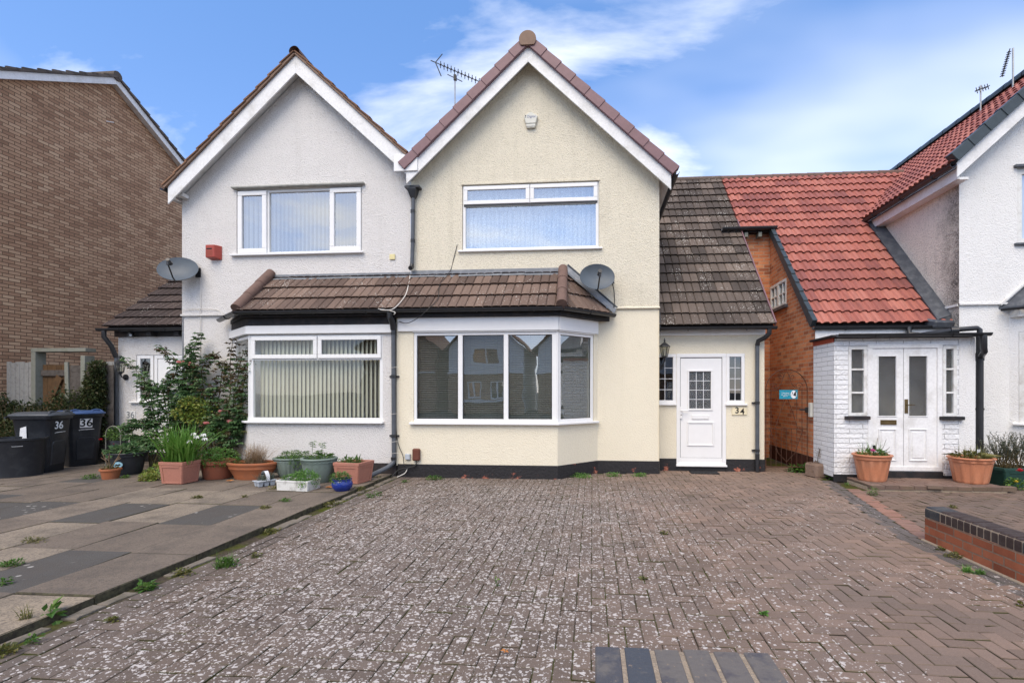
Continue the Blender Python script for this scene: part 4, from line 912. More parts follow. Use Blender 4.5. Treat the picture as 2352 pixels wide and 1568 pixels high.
q = MB(); q.tube([fP.p(a, -.012, z) for a, z in pts + pts[:1]], .02, 6); q.build('moulding', M['upvc'], door)
roombox(fP, wxa, wxb, .3, 2.1, -.1, -.8, wh, 'dark')
SL2 = .78; AS = Vector((0, 1, SL2)).normalized(); AO = Vector((0, 9.42, 2.80))
q = MB(); tile_roof(q, AO, (1, 0, 0), AS, 2.6, lambda b: (-9.93, LX - .002), gauge=.335); q.build('porch_roof', M['tile_annex'], wh)
q = MB(); q.add([(-9.9, 9.44, 2.77), (LX, 9.44, 2.77), (LX, 11.4, 2.77 + 1.96 * SL2), (-9.9, 11.4, 2.77 + 1.96 * SL2)], [(0, 1, 2, 3)]); q.build('roof_underlay', M['dark'], wh)
gutter([(-10.0, 9.36, 2.765), (LX - .01, 9.36, 2.765)], wh)
q = MB(); q.obox(fP, -9.85, LX - .02, .001, .03, 2.62, 2.74); q.build('eaves_board', M['black_paint'], wh)
for x in (-8.95, -8.35): q = MB(); q.prism([(x - .05, 9.42, 2.62), (x + .05, 9.42, 2.62), (x + .05, 9.42, 2.7), (x - .05, 9.42, 2.7)], (0, .18, 0)); q.build('rafter_foot', M['black_paint'], wh)
q = MB(); q.tube([(-9.86, 9.36, 2.72), (-9.86, 9.36, 2.60), (-9.80, 9.46, 2.42), (-9.78, 9.54, 2.2)], .045, 12, m=1); q.tube([(-9.78, 9.545, 2.25), (-9.78, 9.545, .05)], .036, 12); q.build('downpipe', [M['grey_plastic'], M['black_plastic']], wh, smooth=True)
# ================================================================== right neighbour: red roofs, orange brick flank, white porch
nh = thing('red_roofed_house', 'white house with red tiled roofs, orange brick flank and double white porch doors', 'house', (6.3, Y0, 0))
WX, PXR = 6.30, 3.99
w = [atX(1769.7, 657.9, PXR), atX(1806.4, 698.9, PXR)]
fS = Fr((PXR, 0, 0), (0, 1, 0), (-1, 0, 0))                      # a = Y
hw = (w[1].y, w[0].y, (atX(1806, 699, PXR).z + atX(1770, 716, PXR).z) / 2, (w[0].z + atX(1806, 640, PXR).z) / 2)
q = MB(); q.wall(fS, [(9.36, 0), (11.9, 0), (11.9, 2.62 + 2.5 * SL), (9.36, 2.62)], [hw], .07); q.wall(front(11.66), [(3.0, 0), (PXR + .01, 0), (PXR + .01, 5.1), (3.0, 5.1)])
q.build('brick_flank', M['orange_brick'], nh)
q = MB(); q.obox(fS, 9.38, 11.9, .0, .006, 0, .30); q.build('plinth', plain('dark damp brick', (.075, .03, .022), .9, .1, .3, 8), nh)
q = MB(); q.bars(fS, hw[0], hw[1], hw[2], hw[3], .06, -.06, .01); am = (hw[0] + hw[1]) / 2; q.obox(fS, am - .05, am + .05, -.06, .012, hw[2] + .06, hw[3] - .06)
for a, b in ((hw[0] + .06, am - .05), (am + .05, hw[1] - .06)): q.obox(fS, (a + b) / 2 - .018, (a + b) / 2 + .018, -.05, .0, hw[2] + .06, hw[3] - .06); q.obox(fS, a, b, -.049, -.001, (hw[2] + hw[3]) / 2 - .015, (hw[2] + hw[3]) / 2 + .015)
cw = q.build('casement_window', M['old_white'], nh, bevel=.004); pane(fS, hw[0] + .05, hw[1] - .05, hw[2] + .05, hw[3] - .05, -.03, M['glass_dim'], cw)
q = MB(); q.obox(fS, hw[0] - .08, hw[1] + .06, -.02, .06, hw[2] - .06, hw[2]); q.build('sill', M['dark_lead'], cw); roombox(fS, hw[0], hw[1], hw[2], hw[3], -.07, -.4, nh, 'dark')
BL = (11.52 - 9.40) * math.sqrt(1 + SL * SL)
q = MB(); tile_roof(q, CO, (1, 0, 0), CS, CL, lambda b: (3.97 if b < BL else 3.31, 8.3), gauge=.325, prof=ROLL, lift=.002); q.build('catslide_roof', M['tile_red'], nh)
q = MB(); q.add([(4.0, 9.42, 2.66), (8.3, 9.42, 2.66), (8.3, 13.26, 2.66 + 3.84 * SL), (4.0, 13.26, 2.66 + 3.84 * SL)], [(0, 1, 2, 3)]); q.add([(3.0, 11.9, 2.66 + 2.48 * SL), (4.0, 11.9, 2.66 + 2.48 * SL), (4.0, 13.26, 2.66 + 3.84 * SL), (3.0, 13.26, 2.66 + 3.84 * SL)], [(0, 1, 2, 3)]); q.add([(3.0, 13.26, 6.95), (8.3, 13.26, 6.95), (8.3, 15, 5.0), (3.0, 15, 5.0)], [(0, 1, 2, 3)]); q.build('roof_underlay', M['dark'], nh)
q = MB(); x = 3.31
while x < 8.2: q.tube([(x, 13.27, 6.98), (x + .44, 13.27, 6.98)], [.082, .074], 10); x += .43
q.build('ridge_tile', M['ridge'], nh)
q = MB(); nz = Vector((0, -SL, 1)).normalized(); n_ = 11           # dark stepped verge units
for i in range(n_):
    t0, t1 = BL * i / n_, BL * (i + 1) / n_ + .015; e = CO + Vector((3.93, -.03, 0))
    P = [e + CS * t0 - nz * .075, e + CS * t1 - nz * .07, e + CS * t1 + nz * .075, e + CS * t0 + nz * .095]
    q.prism(P, (.085, 0, 0))
q.build('verge_unit', M['cap_grey'], nh, bevel=.006)
gutter([(3.95, 9.335, 2.645), (6.18, 9.335, 2.645)], nh)
gy = 11.62; gz = at(1710, 524, gy).z
gutter([(2.88, 11.43, 5.13), (4.06, 11.43, 5.13)], nh, r=.07, brackets=False)
for x in (3.42, 3.72): q = MB(); q.box(x - .035, x + .035, 11.46, 11.66, 4.93, 5.03); q.build('rafter_foot', M['wood_post'], nh)
q = MB(); q.box(3.31, 3.96, 11.50, 11.66, 5.04, 5.12); q.build('eaves_board', M['black_paint'], nh)
q = MB(); q.box(PXR + .01, 6.2, 9.372, 9.40, 2.40, 2.60); q.build('fascia_board', M['white_paint'], nh)
# lead valley along the pebbledashed wall
q = MB(); p0 = CO + Vector((6.06, 0, .0)) + nz * .05; p1 = p0 + CS * 3.3
q.hexa([p0, p0 + Vector((.28, 0, 0)), p1 + Vector((.28, 0, 0)), p1, p0 + nz * .03, p0 + Vector((.28, 0, .12)), p1 + Vector((.28, 0, .12)), p1 + nz * .03]); q.build('lead_valley', M['dark_lead'], nh)
q = MB(); q.rbox((6.12, 9.40, 2.62), .42, .25, .14, .2, tilt=.3); q.build('valley_apron', M['dark_lead'], nh, bevel=.03)
# gable facing the street
q = MB(); hU = (at(2334, 475, Y0).x, 9.5, at(2340, 560, Y0).z, at(2340, 388, Y0).z)
AX3 = 8.62; AZ3 = 7.42; GM3 = .93; zt3 = lambda x: AZ3 + .15 - GM3 * abs(x - AX3)
q.wall(f0, [(WX, 3.0), (10.9, 3.0), (10.9, zt3(10.9)), (AX3, zt3(AX3)), (WX, zt3(WX))], [hU], .1, d=.02); q.wall(f0, [(WX + .012, 0), (10.9, 0), (10.9, 3.0), (WX + .012, 3.0)]); q.obox(f0, WX, 7.1, .0, .045, 2.975, 3.005)
q.build('wall', M['render_snow'], nh)
q = MB(); q.bars(f0, hU[0] + .004, hU[1], hU[2], hU[3] - .004, .09, -.06, .0); uw = q.build('window', M['old_white'], nh, bevel=.004); pane(f0, hU[0] + .09, hU[1], hU[2] + .08, hU[3] - .08, -.03, M['glass'], uw); roombox(f0, hU[0], hU[1], hU[2], hU[3], -.1, -.5, uw, 'room'); sill(f0, hU[0] - .05, hU[1], hU[2] + .004, uw, .07, .04, mat='dark_lead')
vblind(f0, hU[0] + .08, hU[1], hU[2] + .05, hU[3] - .05, -.09, M['blind_white'], uw, pitch=.07)
q = MB(); q.obox(f0, hU[0] - .06, hU[1], .019, .08, hU[3] + .01, hU[3] + .05); q.build('window_head', M['dark_lead'], nh)
fW = Fr((WX, 0, 0), (0, 1, 0), (-1, 0, 0))
q = MB(); q.wall(fW, [(9.181, 2.3), (15.4, 2.3), (15.4, 5.2), (9.181, 5.2)]); q.build('side_wall', M['pebbledash'], nh)
q = MB(); q.obox(fW, 9.2, 9.9, .0, .02, 2.96, 3.0); q.build('string_course', M['old_white'], nh)
gable(nh, AX3, AZ3, GM3, 2.52, 2.5, 8.93, 16.5, .305, M['tile_red'], True, M['cap_grey'], gauge=.30, prof=ROLL)
q = MB(); q.box(6.12, 6.16, 8.96, 14.5, 5.06, 5.24); q.box(6.16, WX, 8.96, 14.5, 5.05, 5.09); q.build('eaves_board', M['white_paint'], nh)
gutter([(6.02, 8.9, 5.285), (6.02, 13.6, 5.285)], nh)
# bay of the far house, mostly out of frame
q = MB(); b0, b1 = (7.12, Y0), (7.85, YB); fB3 = Fr((b0[0], b0[1], 0), (b1[0] - b0[0], b1[1] - b0[1], 0), (-(b0[1] - b1[1]), -(b1[0] - b0[0]), 0)); L3 = math.hypot(b1[0] - b0[0], b1[1] - b0[1])
q.wall(fB3, [(0, 0), (L3, 0), (L3, 2.8), (0, 2.8)], [(.12, L3 - .02, .95, 2.5)], .08); q.wall(fB, [(b1[0], 0), (10, 0), (10, 2.8), (b1[0], 2.8)]); q.build('bay_wall', M['render_snow'], nh)
q = MB(); q.bars(fB3, .124, L3 - .024, .955, 2.495, .07, -.06, .0); bw3 = q.build('bay_window', M['old_white'], nh); pane(fB3, .18, L3 - .08, 1.0, 2.45, -.03, M['glass_dim'], bw3); sill(fB3, .05, L3, .955, bw3, .07)
roombox(fB3, .124, L3 - .024, .955, 2.495, -.08, -.4, nh, 'dark')
q = MB(); q.prism([(6.98, Y0, 2.9), (7.80, 8.28, 2.9), (10, 8.28, 2.9), (10, Y0, 3.7), (7.78, Y0, 3.7)], (0, 0, .03)) if False else None
q.add([(6.95, Y0, 2.93), (7.80, 8.30, 2.93), (7.80, Y0, 3.72), (10, 8.30, 2.93), (10, Y0, 3.72)], [(0, 1, 2), (1, 3, 4, 2)]); q.add([(6.95, Y0, 2.90), (7.80, 8.30, 2.90), (10, 8.30, 2.90), (10, Y0, 2.9), (6.95, Y0, 2.93), (7.8, 8.3, 2.93), (10, 8.3, 2.93)], [(0, 1, 2, 3), (0, 1, 5, 4), (1, 2, 6, 5)])
q.build('bay_roof', M['dark_lead'], nh); q = MB(); q.tube([(6.95, Y0 - .03, 2.97), (7.80, Y0 - .03, 3.76)], .03, 6); q.build('bay_roof_edge', M['old_white'], nh)
gutter([(6.93, Y0 - .08, 2.89), (7.79, 8.22, 2.89), (10, 8.22, 2.89)], nh, r=.04)
q = MB(); q.box(7.12, 7.3, 9.0, 9.199, 2.75, 2.87); q.build('fascia_board', M['old_white'], nh); q = MB(); q.prism([(7.36, 9.19, 2.84), (7.36, 8.98, 2.84), (7.36, 9.02, 2.70), (7.36, 9.10, 2.62), (7.36, 9.19, 2.45)], (.09, 0, 0)); q.build('corbel', M['black_paint'], nh)
# ---- flat roofed porch
YN = 8.60; fN = front(YN); zt_p = 2.36
dfx0, dfx1 = at(1993, 930, YN).x, at(2164, 930, YN).x; dz0, dz1 = at(2076, 1081, YN).z, at(2076, 789, YN).z
lw = (at(1948, 870, YN).x, dfx0 - .008, at(1970, 955, YN).z, at(1970, 795, YN).z); rw_ = (dfx1 + .008, at(2198, 870, YN).x, lw[2], lw[3])
xr_ = at(2203, 900, YN).x; xe = at(2240, 900, YN).x
q = MB(); q.wall(fN, [(PXR - .02, .08), (xr_, .08), (xr_, zt_p), (PXR - .02, zt_p)], [lw, (dfx0, dfx1, dz0, dz1), rw_], .08)
q.wall(Fr((PXR - .02, YN, 0), (0, 1, 0), (-1, 0, 0)), [(0, .08), (.775, .08), (.775, zt_p), (0, zt_p)]); q.build('porch_wall', M['white_brick'], nh)
q = MB(); q.wall(fN, [(xr_ + .001, .05), (xe, .05), (xe, zt_p), (xr_ + .001, zt_p)]); q.wall(Fr((xe, YN, 0), (0, 1, 0), (1, 0, 0)), [(0, 0), (.6, 0), (.6, zt_p), (0, zt_p)]); q.build('porch_return', M['render_snow'], nh)
q = MB(); q.obox(fN, PXR - .03, dfx0 - .001, -.02, .012, .0, .13); q.obox(fN, dfx1 + .001, xe, -.02, .012, .0, .13); q.obox(fN, dfx0, dfx1, -.05, .03, .0, dz0 - .006); q.build('plinth', M['black_paint'], nh, bevel=.005)
q = MB(); q.bars(fN, dfx0, dfx1, dz0, dz1, .075, -.07, .012); dr = q.build('door_frame', M['white_paint'], nh, bevel=.005)
dm = at(2076, 930, YN).x
for k, (a, b, g0, g1) in enumerate(((dfx0 + .077, dm - .003, 2018, 2059), (dm + .003, dfx1 - .077, 2088, 2130))):
    g0, g1 = at(g0, 900, YN).x, at(g1, 900, YN).x; gz0, gz1 = at(2050, 955, YN).z, at(2050, 818, YN).z; lz0 = dz0 + .076; lz1 = dz1 - .078
    q = MB(); q.wall(fN, [(a, lz0), (b, lz0), (b, lz1), (a, lz1)], [(g0, g1, gz0, gz1)], .03, d=-.008); q.obox(fN, a, b, -.06, -.05, lz0, gz0 - .02); leaf_ = q.build('door', M['white_paint'], nh)
    pane(fN, g0 - .01, g1 + .01, gz0 - .01, gz1 + .01, -.03, M['frosted'], leaf_)
    q = MB(); q.bars(fN, g0 - .012, g1 + .012, gz0 - .012, gz1 + .012, .014, -.008, .002); q.build('glazing_bead', M['white_paint'], leaf_, bevel=.003)
    pz0, pz1 = at(2050, 1058, YN).z, at(2050, 984, YN).z; mould(fN, g0 + .0, g1 + .0, pz0, pz1, .02, -.008, leaf_, 'raised_panel', 'white_paint'); q = MB(); q.obox(fN, g0 + .05, g1 - .05, -.009, .0, pz0 + .05, pz1 - .05); q.build('raised_field', M['white_paint'], leaf_, bevel=.006)
    if k == 0:
        e = [at(2022.5, 964, YN), at(2059, 975, YN)]; q = MB(); q.bars(fN, e[0].x, e[1].x, e[1].z, e[0].z, .012, -.008, .008); q.obox(fN, e[0].x + .012, e[1].x - .012, -.008, .003, e[1].z + .012, e[0].z - .012); q.build('letterbox', M['brass'], leaf_, bevel=.002)
    else:
        e = at(2082, 932, YN); q = MB(); q.obox(fN, e.x - .026, e.x + .026, -.008, .002, e.z - .12, e.z + .11); q.tube([e + Vector((0, -.0, .02)), e + Vector((0, -.05, .02)), e + Vector((.10, -.055, .015))], .009, 8); q.build('door_handle', M['brass'], leaf_, bevel=.004)
q = MB(); q.obox(fN, dfx0 + .06, dfx1 - .06, -.05, -.042, dz0 + .06, dz1 - .06); q.build('door_gap', M['wood_grey'], dr) if False else None
roombox(fN, lw[0], rw_[1], .3, 2.2, -.08, -.7, nh, 'porch_room')
for h in (lw, rw_):
    q = MB(); q.bars(fN, h[0] + .004, h[1], h[2], h[3] - .004, .05, -.06, .004); zz = [h[2] + (h[3] - h[2]) * k / 3 for k in (1, 2)]
    for z in zz: q.obox(fN, h[0] + .054, h[1] - .05, -.05, .0, z - .015, z + .015)
    sw = q.build('side_window', M['old_white'], nh, bevel=.004); pane(fN, h[0] + .05, h[1] - .05, h[2] + .04, h[3] - .05, -.03, M['frosted'], sw)
    q = MB(); q.obox(fN, h[0] - .06, h[1] + (.02 if h is lw else .08), -.02, .07, h[2] - .055, h[2]); q.build('sill', M['black_paint'], sw, bevel=.006)
q = MB(); q.box(PXR - .10, xe + .05, YN - .10, 9.36, zt_p + .012, zt_p + .05); q.build('porch_roof', M['black_paint'], nh, bevel=.008)
q = MB(); q.box(PXR - .035, PXR - .01, YN, 9.36, zt_p - .06, zt_p + .01); q.build('red_edge', plain('red lead paint', (.36, .07, .04), .6), nh)
gutter([(PXR - .04, YN - .15, zt_p + .055), (xe + .12, YN - .15, zt_p + .055)], nh, r=.052)
# drain pipes over the porch roof
x0_, x1_ = at(2120, 764, 9.1).x, at(2243, 764, YN - .02).x
q = MB(); q.tube([(x0_ - .1, 9.32, 2.62), (x0_ - .1, 9.30, 2.50), (x0_ + .02, 9.2, 2.465)], .045, 10); q.tube([(x0_, 9.2, 2.455), (xe - .15, 8.85, 2.50)], .052, 12); q.tube([(xe - .2, 8.86, 2.50), (xe - .1, 8.83, 2.50)], .066, 12)
q.tube([(xe - .12, 8.84, 2.515), (xe + .16, 8.78, 2.53), (xe + .19, 8.77, 2.50), (xe + .19, 8.77, 2.35)], .04, 12); q.tube([(xe + .19, 8.77, 2.42), (xe + .19, 8.77, .0)], .052, 14)
q.tube([(xe + .02, YN - .15, 2.38), (xe + .02, YN - .15, 2.18), (xe + .05, YN - .12, 2.12), (xe + .19, 8.74, 2.06)], .045, 12); q.tube([(xe + .19, 8.77, 1.99), (xe + .19, 8.77, 2.12)], .062, 12)
for z in (1.2, .5): q.box(xe + .10, xe + .28, 8.79, 8.84, z - .015, z + .015)
q.build('drain_pipe', M['black_plastic'], nh, smooth=True)

# ================================================================== brick house on the left
bh = thing('brown_brick_house', 'tall brown brick house showing its windowless gable wall and white verge boards', 'house', (-12.3, 11.9, 0))
XB = -12.30; AYB, AZB, GMB = 11.87, 9.36, .565; fK = Fr((XB, 0, 0), (0, 1, 0), (1, 0, 0)); HB = 4.55
zk = lambda y: AZB + .12 - GMB * abs(y - AYB)
q = MB(); q.wall(fK, [(AYB - HB, 0), (AYB + HB, 0), (AYB + HB, zk(AYB + HB)), (AYB, zk(AYB)), (AYB - HB, zk(AYB - HB))])
q.wall(front(AYB - HB), [(-20, 0), (XB, 0), (XB, zk(AYB - HB)), (-20, zk(AYB - HB))]); q.build('wall', M['brown_brick'], bh)
for sg in (-1, 1):
    q = MB(); h = HB + .25; pts = [(AYB, AZB), (AYB + sg * h, AZB - GMB * h), (AYB + sg * h, AZB - GMB * h + .17), (AYB, AZB + .17)]
    q.prism([(XB + .13, y, z) for y, z in pts], (.025, 0, 0)); q.build('bargeboard', M['white_paint'], bh, bevel=.003)
    q = MB(); q.add([(XB, AYB, AZB + .005), (XB + .13, AYB, AZB + .005), (XB + .13, AYB + sg * h, AZB + .005 - GMB * h), (XB, AYB + sg * h, AZB + .005 - GMB * h)], [(0, 1, 2, 3)]); q.build('soffit', M['old_white'], bh)
    ang = math.atan(GMB); L = (h + .02) / math.cos(ang); e = Vector((XB + .2, AYB + sg * (h + .02), AZB + .175 - GMB * (h + .02))); s = Vector((0, -sg * math.cos(ang), math.sin(ang)))
    q = MB(); tile_roof(q, e - Vector((8, 0, 0)), (1, 0, 0), s, L, lambda b: (4.0, 8.0), gauge=.33, col=.3, th=.045); q.build('roof_slope', M['tile_grey'], bh)
    q = MB(); nr = Vector((0, sg * math.sin(ang), math.cos(ang)))
    n_ = int(L / .33)
    for i in range(n_):
        P = [e + s * (L * i / n_) + nr * .0, e + s * (L * (i + 1) / n_) + nr * .0, e + s * (L * (i + 1) / n_) + nr * .045, e + s * (L * i / n_) + nr * .085]; q.prism([p - Vector((.06, 0, 0)) for p in P], (.055, 0, 0))
    q.build('verge_tile', M['tile_grey'], bh)
q = MB(); q.tube([(XB - 4, AYB, AZB + .21), (XB + .19, AYB, AZB + .21)], .12, 12); q.build('ridge_tile', M['tile_grey'], bh)
q = MB(); p = atX(252, 283, XB); q.tube([p + Vector((0, -.09, 0)), p + Vector((.1, .02, .02))], .012, 6); q.build('overflow_pipe', M['upvc'], bh)
# ================================================================== fittings on the walls
def text(s, size, O, xd, up, mat, parent, name='lettering', ext=.0008, bold=0):
    cu = bpy.data.curves.new(name, 'FONT'); cu.body = s; cu.size = size; cu.align_x = 'CENTER'; cu.align_y = 'CENTER'; cu.extrude = ext; cu.offset = bold
    t = bpy.data.objects.new(name, cu); C.objects.link(t); dg = bpy.context.evaluated_depsgraph_get()
    me = bpy.data.meshes.new_from_object(t.evaluated_get(dg)); bpy.data.objects.remove(t)
    xd = Vector(xd).normalized(); up = Vector(up).normalized(); n = xd.cross(up)
    me.transform(Matrix(((xd.x, up.x, n.x, O[0]), (xd.y, up.y, n.y, O[1]), (xd.z, up.z, n.z, O[2]), (0, 0, 0, 1))))
    me.materials.clear(); me.materials.append(mat); o = bpy.data.objects.new(name, me); C.objects.link(o); o.parent = parent
    if parent.parent is None: o.matrix_parent_inverse = Matrix.Translation(-parent.location)
    return o
def dish(c, n, a, b, wallp, label):
    t = thing('satellite_dish', label, 'satellite dish', wallp, 'satellite dishes on the house fronts'); n = Vector(n).normalized(); rt = n.cross(Z).normalized(); up = rt.cross(n).normalized(); c = Vector(c)
    q = MB(); N = 36; rings = [0.001, .2, .4, .6, .8, .94, 1.0]
    def ring(k, o): return [c + rt * (a * k * math.cos(2 * math.pi * j / N)) + up * (b * k * math.sin(2 * math.pi * j / N)) - n * (.085 * (1 - k * k) + o) for j in range(N)]
    vs = sum([ring(k, 0) for k in rings], []) + sum([ring(k * 1.0, .012) for k in rings[::-1]], []); m = len(rings) * 2
    q.add(vs, [(i * N + j, i * N + (j + 1) % N, (i + 1) * N + (j + 1) % N, (i + 1) * N + j) for i in range(m - 1) for j in range(N)]); q.build('reflector', M['dish'], t, smooth=True)
    q = MB(); f = c - up * b * .93 - n * .02; l = c - up * (b * .35) + n * .36; q.tube([f - up * .02, f + n * .1 - up * .02, l - up * .06], .013, 8); q.build('arm', M['black_plastic'], t)
    q = MB(); q.tube([l + n * .03, l - n * .07], [.034, .03], 12); q.tube([l - n * .07, l - n * .10], [.038, .038], 12); q.tube([l - up * .03, l - up * .09 - n * .02], .022, 8); q.build('receiver', M['black_plastic'], t, smooth=True)
    q = MB(); w = Vector(wallp); q.tube([c - n * .1 - up * .05, c - n * .16 - up * .08, w + Vector((0, -.06, 0)), w], .02, 8); q.box(w.x - .05, w.x + .05, w.y - .02, w.y, w.z - .09, w.z + .09); q.build('bracket', M['black_plastic'], t)
wl_ = at(458, 627, Y0); dish(at(408, 617, 8.93), (.30, -.86, .42), .345, .27, (wl_.x, Y0 - .021, wl_.z), 'grey satellite dish at the corner of the white house above the annex roof')
wr_ = at(1404, 640, Y0); dish(at(1372, 635, 8.90), (.10, -.93, .22), .31, .245, (wr_.x, Y0 - .021, wr_.z), 'grey satellite dish above the bay roof of the cream house')

a = at(487.5, 577, Y0 - .12); t = thing('alarm_box', 'red box shaped alarm sounder left of the upstairs window', 'alarm box', (a.x, Y0 - .02, a.z))
q = MB(); q.hexa([(a.x - .12, Y0 - .15, a.z - .12), (a.x + .06, Y0 - .15, a.z - .12), (a.x + .13, Y0 - .02, a.z - .15), (a.x - .10, Y0 - .02, a.z - .15), (a.x - .12, Y0 - .15, a.z + .12), (a.x + .06, Y0 - .15, a.z + .12), (a.x + .13, Y0 - .02, a.z + .12), (a.x - .10, Y0 - .02, a.z + .12)]); q.build('case', M['red_box'], t, bevel=.008)
q = MB(); q.box(a.x - .095, a.x + .015, Y0 - .1535, Y0 - .15, a.z + .03, a.z + .055); q.build('name_strip', M['ink'], t)
q = MB()
for k in range(6): q.box(a.x - .10, a.x + .03, Y0 - .153, Y0 - .15, a.z - .09 + k * .018, a.z - .085 + k * .018)
q.build('louvre', M['terracotta_dark'], t)
a = at(1219, 275, Y0 - .08); t = thing('alarm_box', 'off white five sided alarm box high in the cream gable', 'alarm box', (a.x, Y0 - .02, a.z))
pt = [(-.13, .07), (0, .15), (.13, .07), (.09, -.07), (-.09, -.07)]
q = MB(); q.prism([(a.x + x, Y0 - .021, a.z + z) for x, z in pt], (0, -.06, 0)); q.build('case', M['offwhite'], t, bevel=.01)
q = MB(); q.box(a.x - .085, a.x + .085, Y0 - .075, Y0 - .021, a.z - .118, a.z - .072); q.box(a.x - .075, a.x + .075, Y0 - .07, Y0 - .021, a.z - .14, a.z - .122); q.build('strobe', M['offwhite'], t, bevel=.004)
text('Digital', .062, (a.x + .01, Y0 - .0825, a.z + .055), (1, 0, 0), Z, plain('blue grey print', (.12, .14, .28), .5), t)
q = MB(); q.box(a.x - .105, a.x - .085, Y0 - .0835, Y0 - .0815, a.z + .07, a.z + .085); q.box(a.x - .10, a.x - .092, Y0 - .0835, Y0 - .0815, a.z + .035, a.z + .068); q.build('emblem', M['ink'], t)

def lantern(base, c, label, s=1.0):
    t = thing('wall_lantern', label, 'wall lamp', base, 'black lantern wall lamps'); q = MB(); c = Vector(c); b = Vector(base); k = .0
    q.lathe([(.02, .205), (.012, .17), (.03, .15), (.05, .135), (.105, .09), (.108, .08)][::-1], c, 6); q.lathe([(.05, -.10), (.055, -.09), (.02, -.14), (.012, -.17)][::-1], c, 6); q.lathe([(.045, .20), (.0, .235)], c + Vector((0, 0, -.0)), 6) if False else None
    for j in range(6):
        an = 2 * math.pi * j / 6; q.tube([c + Vector((.088 * math.cos(an), .088 * math.sin(an), .085)), c + Vector((.052 * math.cos(an), .052 * math.sin(an), -.095))], .006, 5)
    q.tube([c + Vector((0, 0, .2)), c + Vector((0, 0, .24))], [.012, .004], 6); q.lathe([(.05, -.112), (.058, -.105), (.058, -.092), (.05, -.088)], c, 6)
    q.build('frame', M['black_plastic'], t)
    q = MB(); q.lathe([(.05, -.092), (.085, .084)], c, 6); q.build('glass_shade', M['lamp_glass'], t)
    q = MB(); q.tube([c + Vector((0, 0, -.15)), c + Vector((0, .02, -.19)), b + Vector((0, -.06, -.02)), b + Vector((0, -.005, 0))], .011, 8); q.tube([b + Vector((0, -.02, 0)), b], .06, 16); q.build('wall_arm', M['black_plastic'], t)
    q = MB(); q.tube([c + Vector((0, 0, -.09)), c + Vector((0, 0, -.03))], .016, 8); q.tube([c + Vector((0, 0, -.03)), c + Vector((0, 0, .05))], [.02, .006], 8); q.build('bulb', M['offwhite'], t)
b = at(290, 866, YP); lantern(b, at(277, 843, 9.36), 'black lantern on the white annex wall beside the climbing rose')
b = at(1519, 842, YP); lantern((b.x, YP, b.z), at(1526.5, 806, 9.40), 'black lantern beside the white front door of number 34', .9)

b = at(303, 769, 9.5); t = thing('security_camera', 'small dark security camera under the annex gutter', 'camera', (b.x, YP, b.z)); q = MB(); q.box(b.x - .09, b.x - .03, 9.50, YP, b.z - .03, b.z + .05); q.build('mount', M['black_plastic'], t); q = MB(); q.tube([(b.x - .02, 9.52, b.z), (b.x + .03, 9.44, b.z - .01)], .034, 12); q.build('camera_body', M['black_plastic'], t); q = MB(); q.tube([(b.x + .029, 9.441, b.z - .01), (b.x + .034, 9.434, b.z - .011)], .022, 12); q.build('lens', M['grey_box'], t)
b = at(903, 591, Y0); q = MB(); q.box(b.x - .055, b.x + .05, Y0 - .045, Y0 - .021, b.z - .05, b.z + .05); o = q.build('cable_cover', M['cream_box'], None, bevel=.004, loc=(b.x, Y0, b.z)); tag(o, 'small yellowed cable cover high on the white wall beside the drainpipe', 'cable box')
b = at(938, 1048, YB); q = MB(); q.box(b.x - .045, b.x + .045, YB - .05, YB - .0, b.z - .05, b.z + .05); o = q.build('junction_box', M['grey_box'], None, bevel=.008, loc=(b.x, YB, b.z)); tag(o, 'small pale grey junction box low on the cream wall', 'junction box')
b = at(958, 1043, YB); q = MB(); q.box(b.x - .065, b.x + .065, YB - .07, YB - .0, b.z - .105, b.z + .105); o = q.build('meter_box', M['brown_box'], None, bevel=.018, loc=(b.x, YB, b.z)); tag(o, 'rusty brown meter box low on the cream wall', 'meter box')
b = at(1856, 941, 9.45); q = MB(); q.box(3.93, PXR - .01, 9.40, 9.50, b.z - .13, b.z + .13); o = q.build('electric_box', M['offwhite'], None, bevel=.008, loc=(3.95, 9.45, b.z)); tag(o, 'grey electric box on the brick corner next to the iron gate', 'electric box')
b = at(1698, 944, YP); t = thing('house_number', 'cream plate with black number 34 under the side window', 'number plate', (b.x, YP, b.z)); q = MB(); q.box(b.x - .135, b.x + .135, YP - .02, YP, b.z - .07, b.z + .07); q.build('plate', M['plate'], t, bevel=.004)
text('3', .155, (b.x - .045, YP - .0215, b.z + .012), (1, 0, 0), Z, M['ink'], t, 'digit', bold=.003); text('4', .155, (b.x + .05, YP - .0215, b.z - .008), (1, 0, 0), Z, M['ink'], t, 'digit', bold=.003)
b = at(301, 953, YP); t = thing('house_number', 'faded white plate with grey number 36 on the annex wall', 'number plate', (b.x, YP, b.z)); q = MB(); q.box(b.x - .11, b.x + .11, YP - .015, YP, b.z - .09, b.z + .09); q.build('plate', M['old_white'], t, bevel=.004)
text('36', .19, (b.x, YP - .0165, b.z), (1, 0, 0), Z, plain('faded grey print', (.16, .18, .2), .7), t, 'digits')
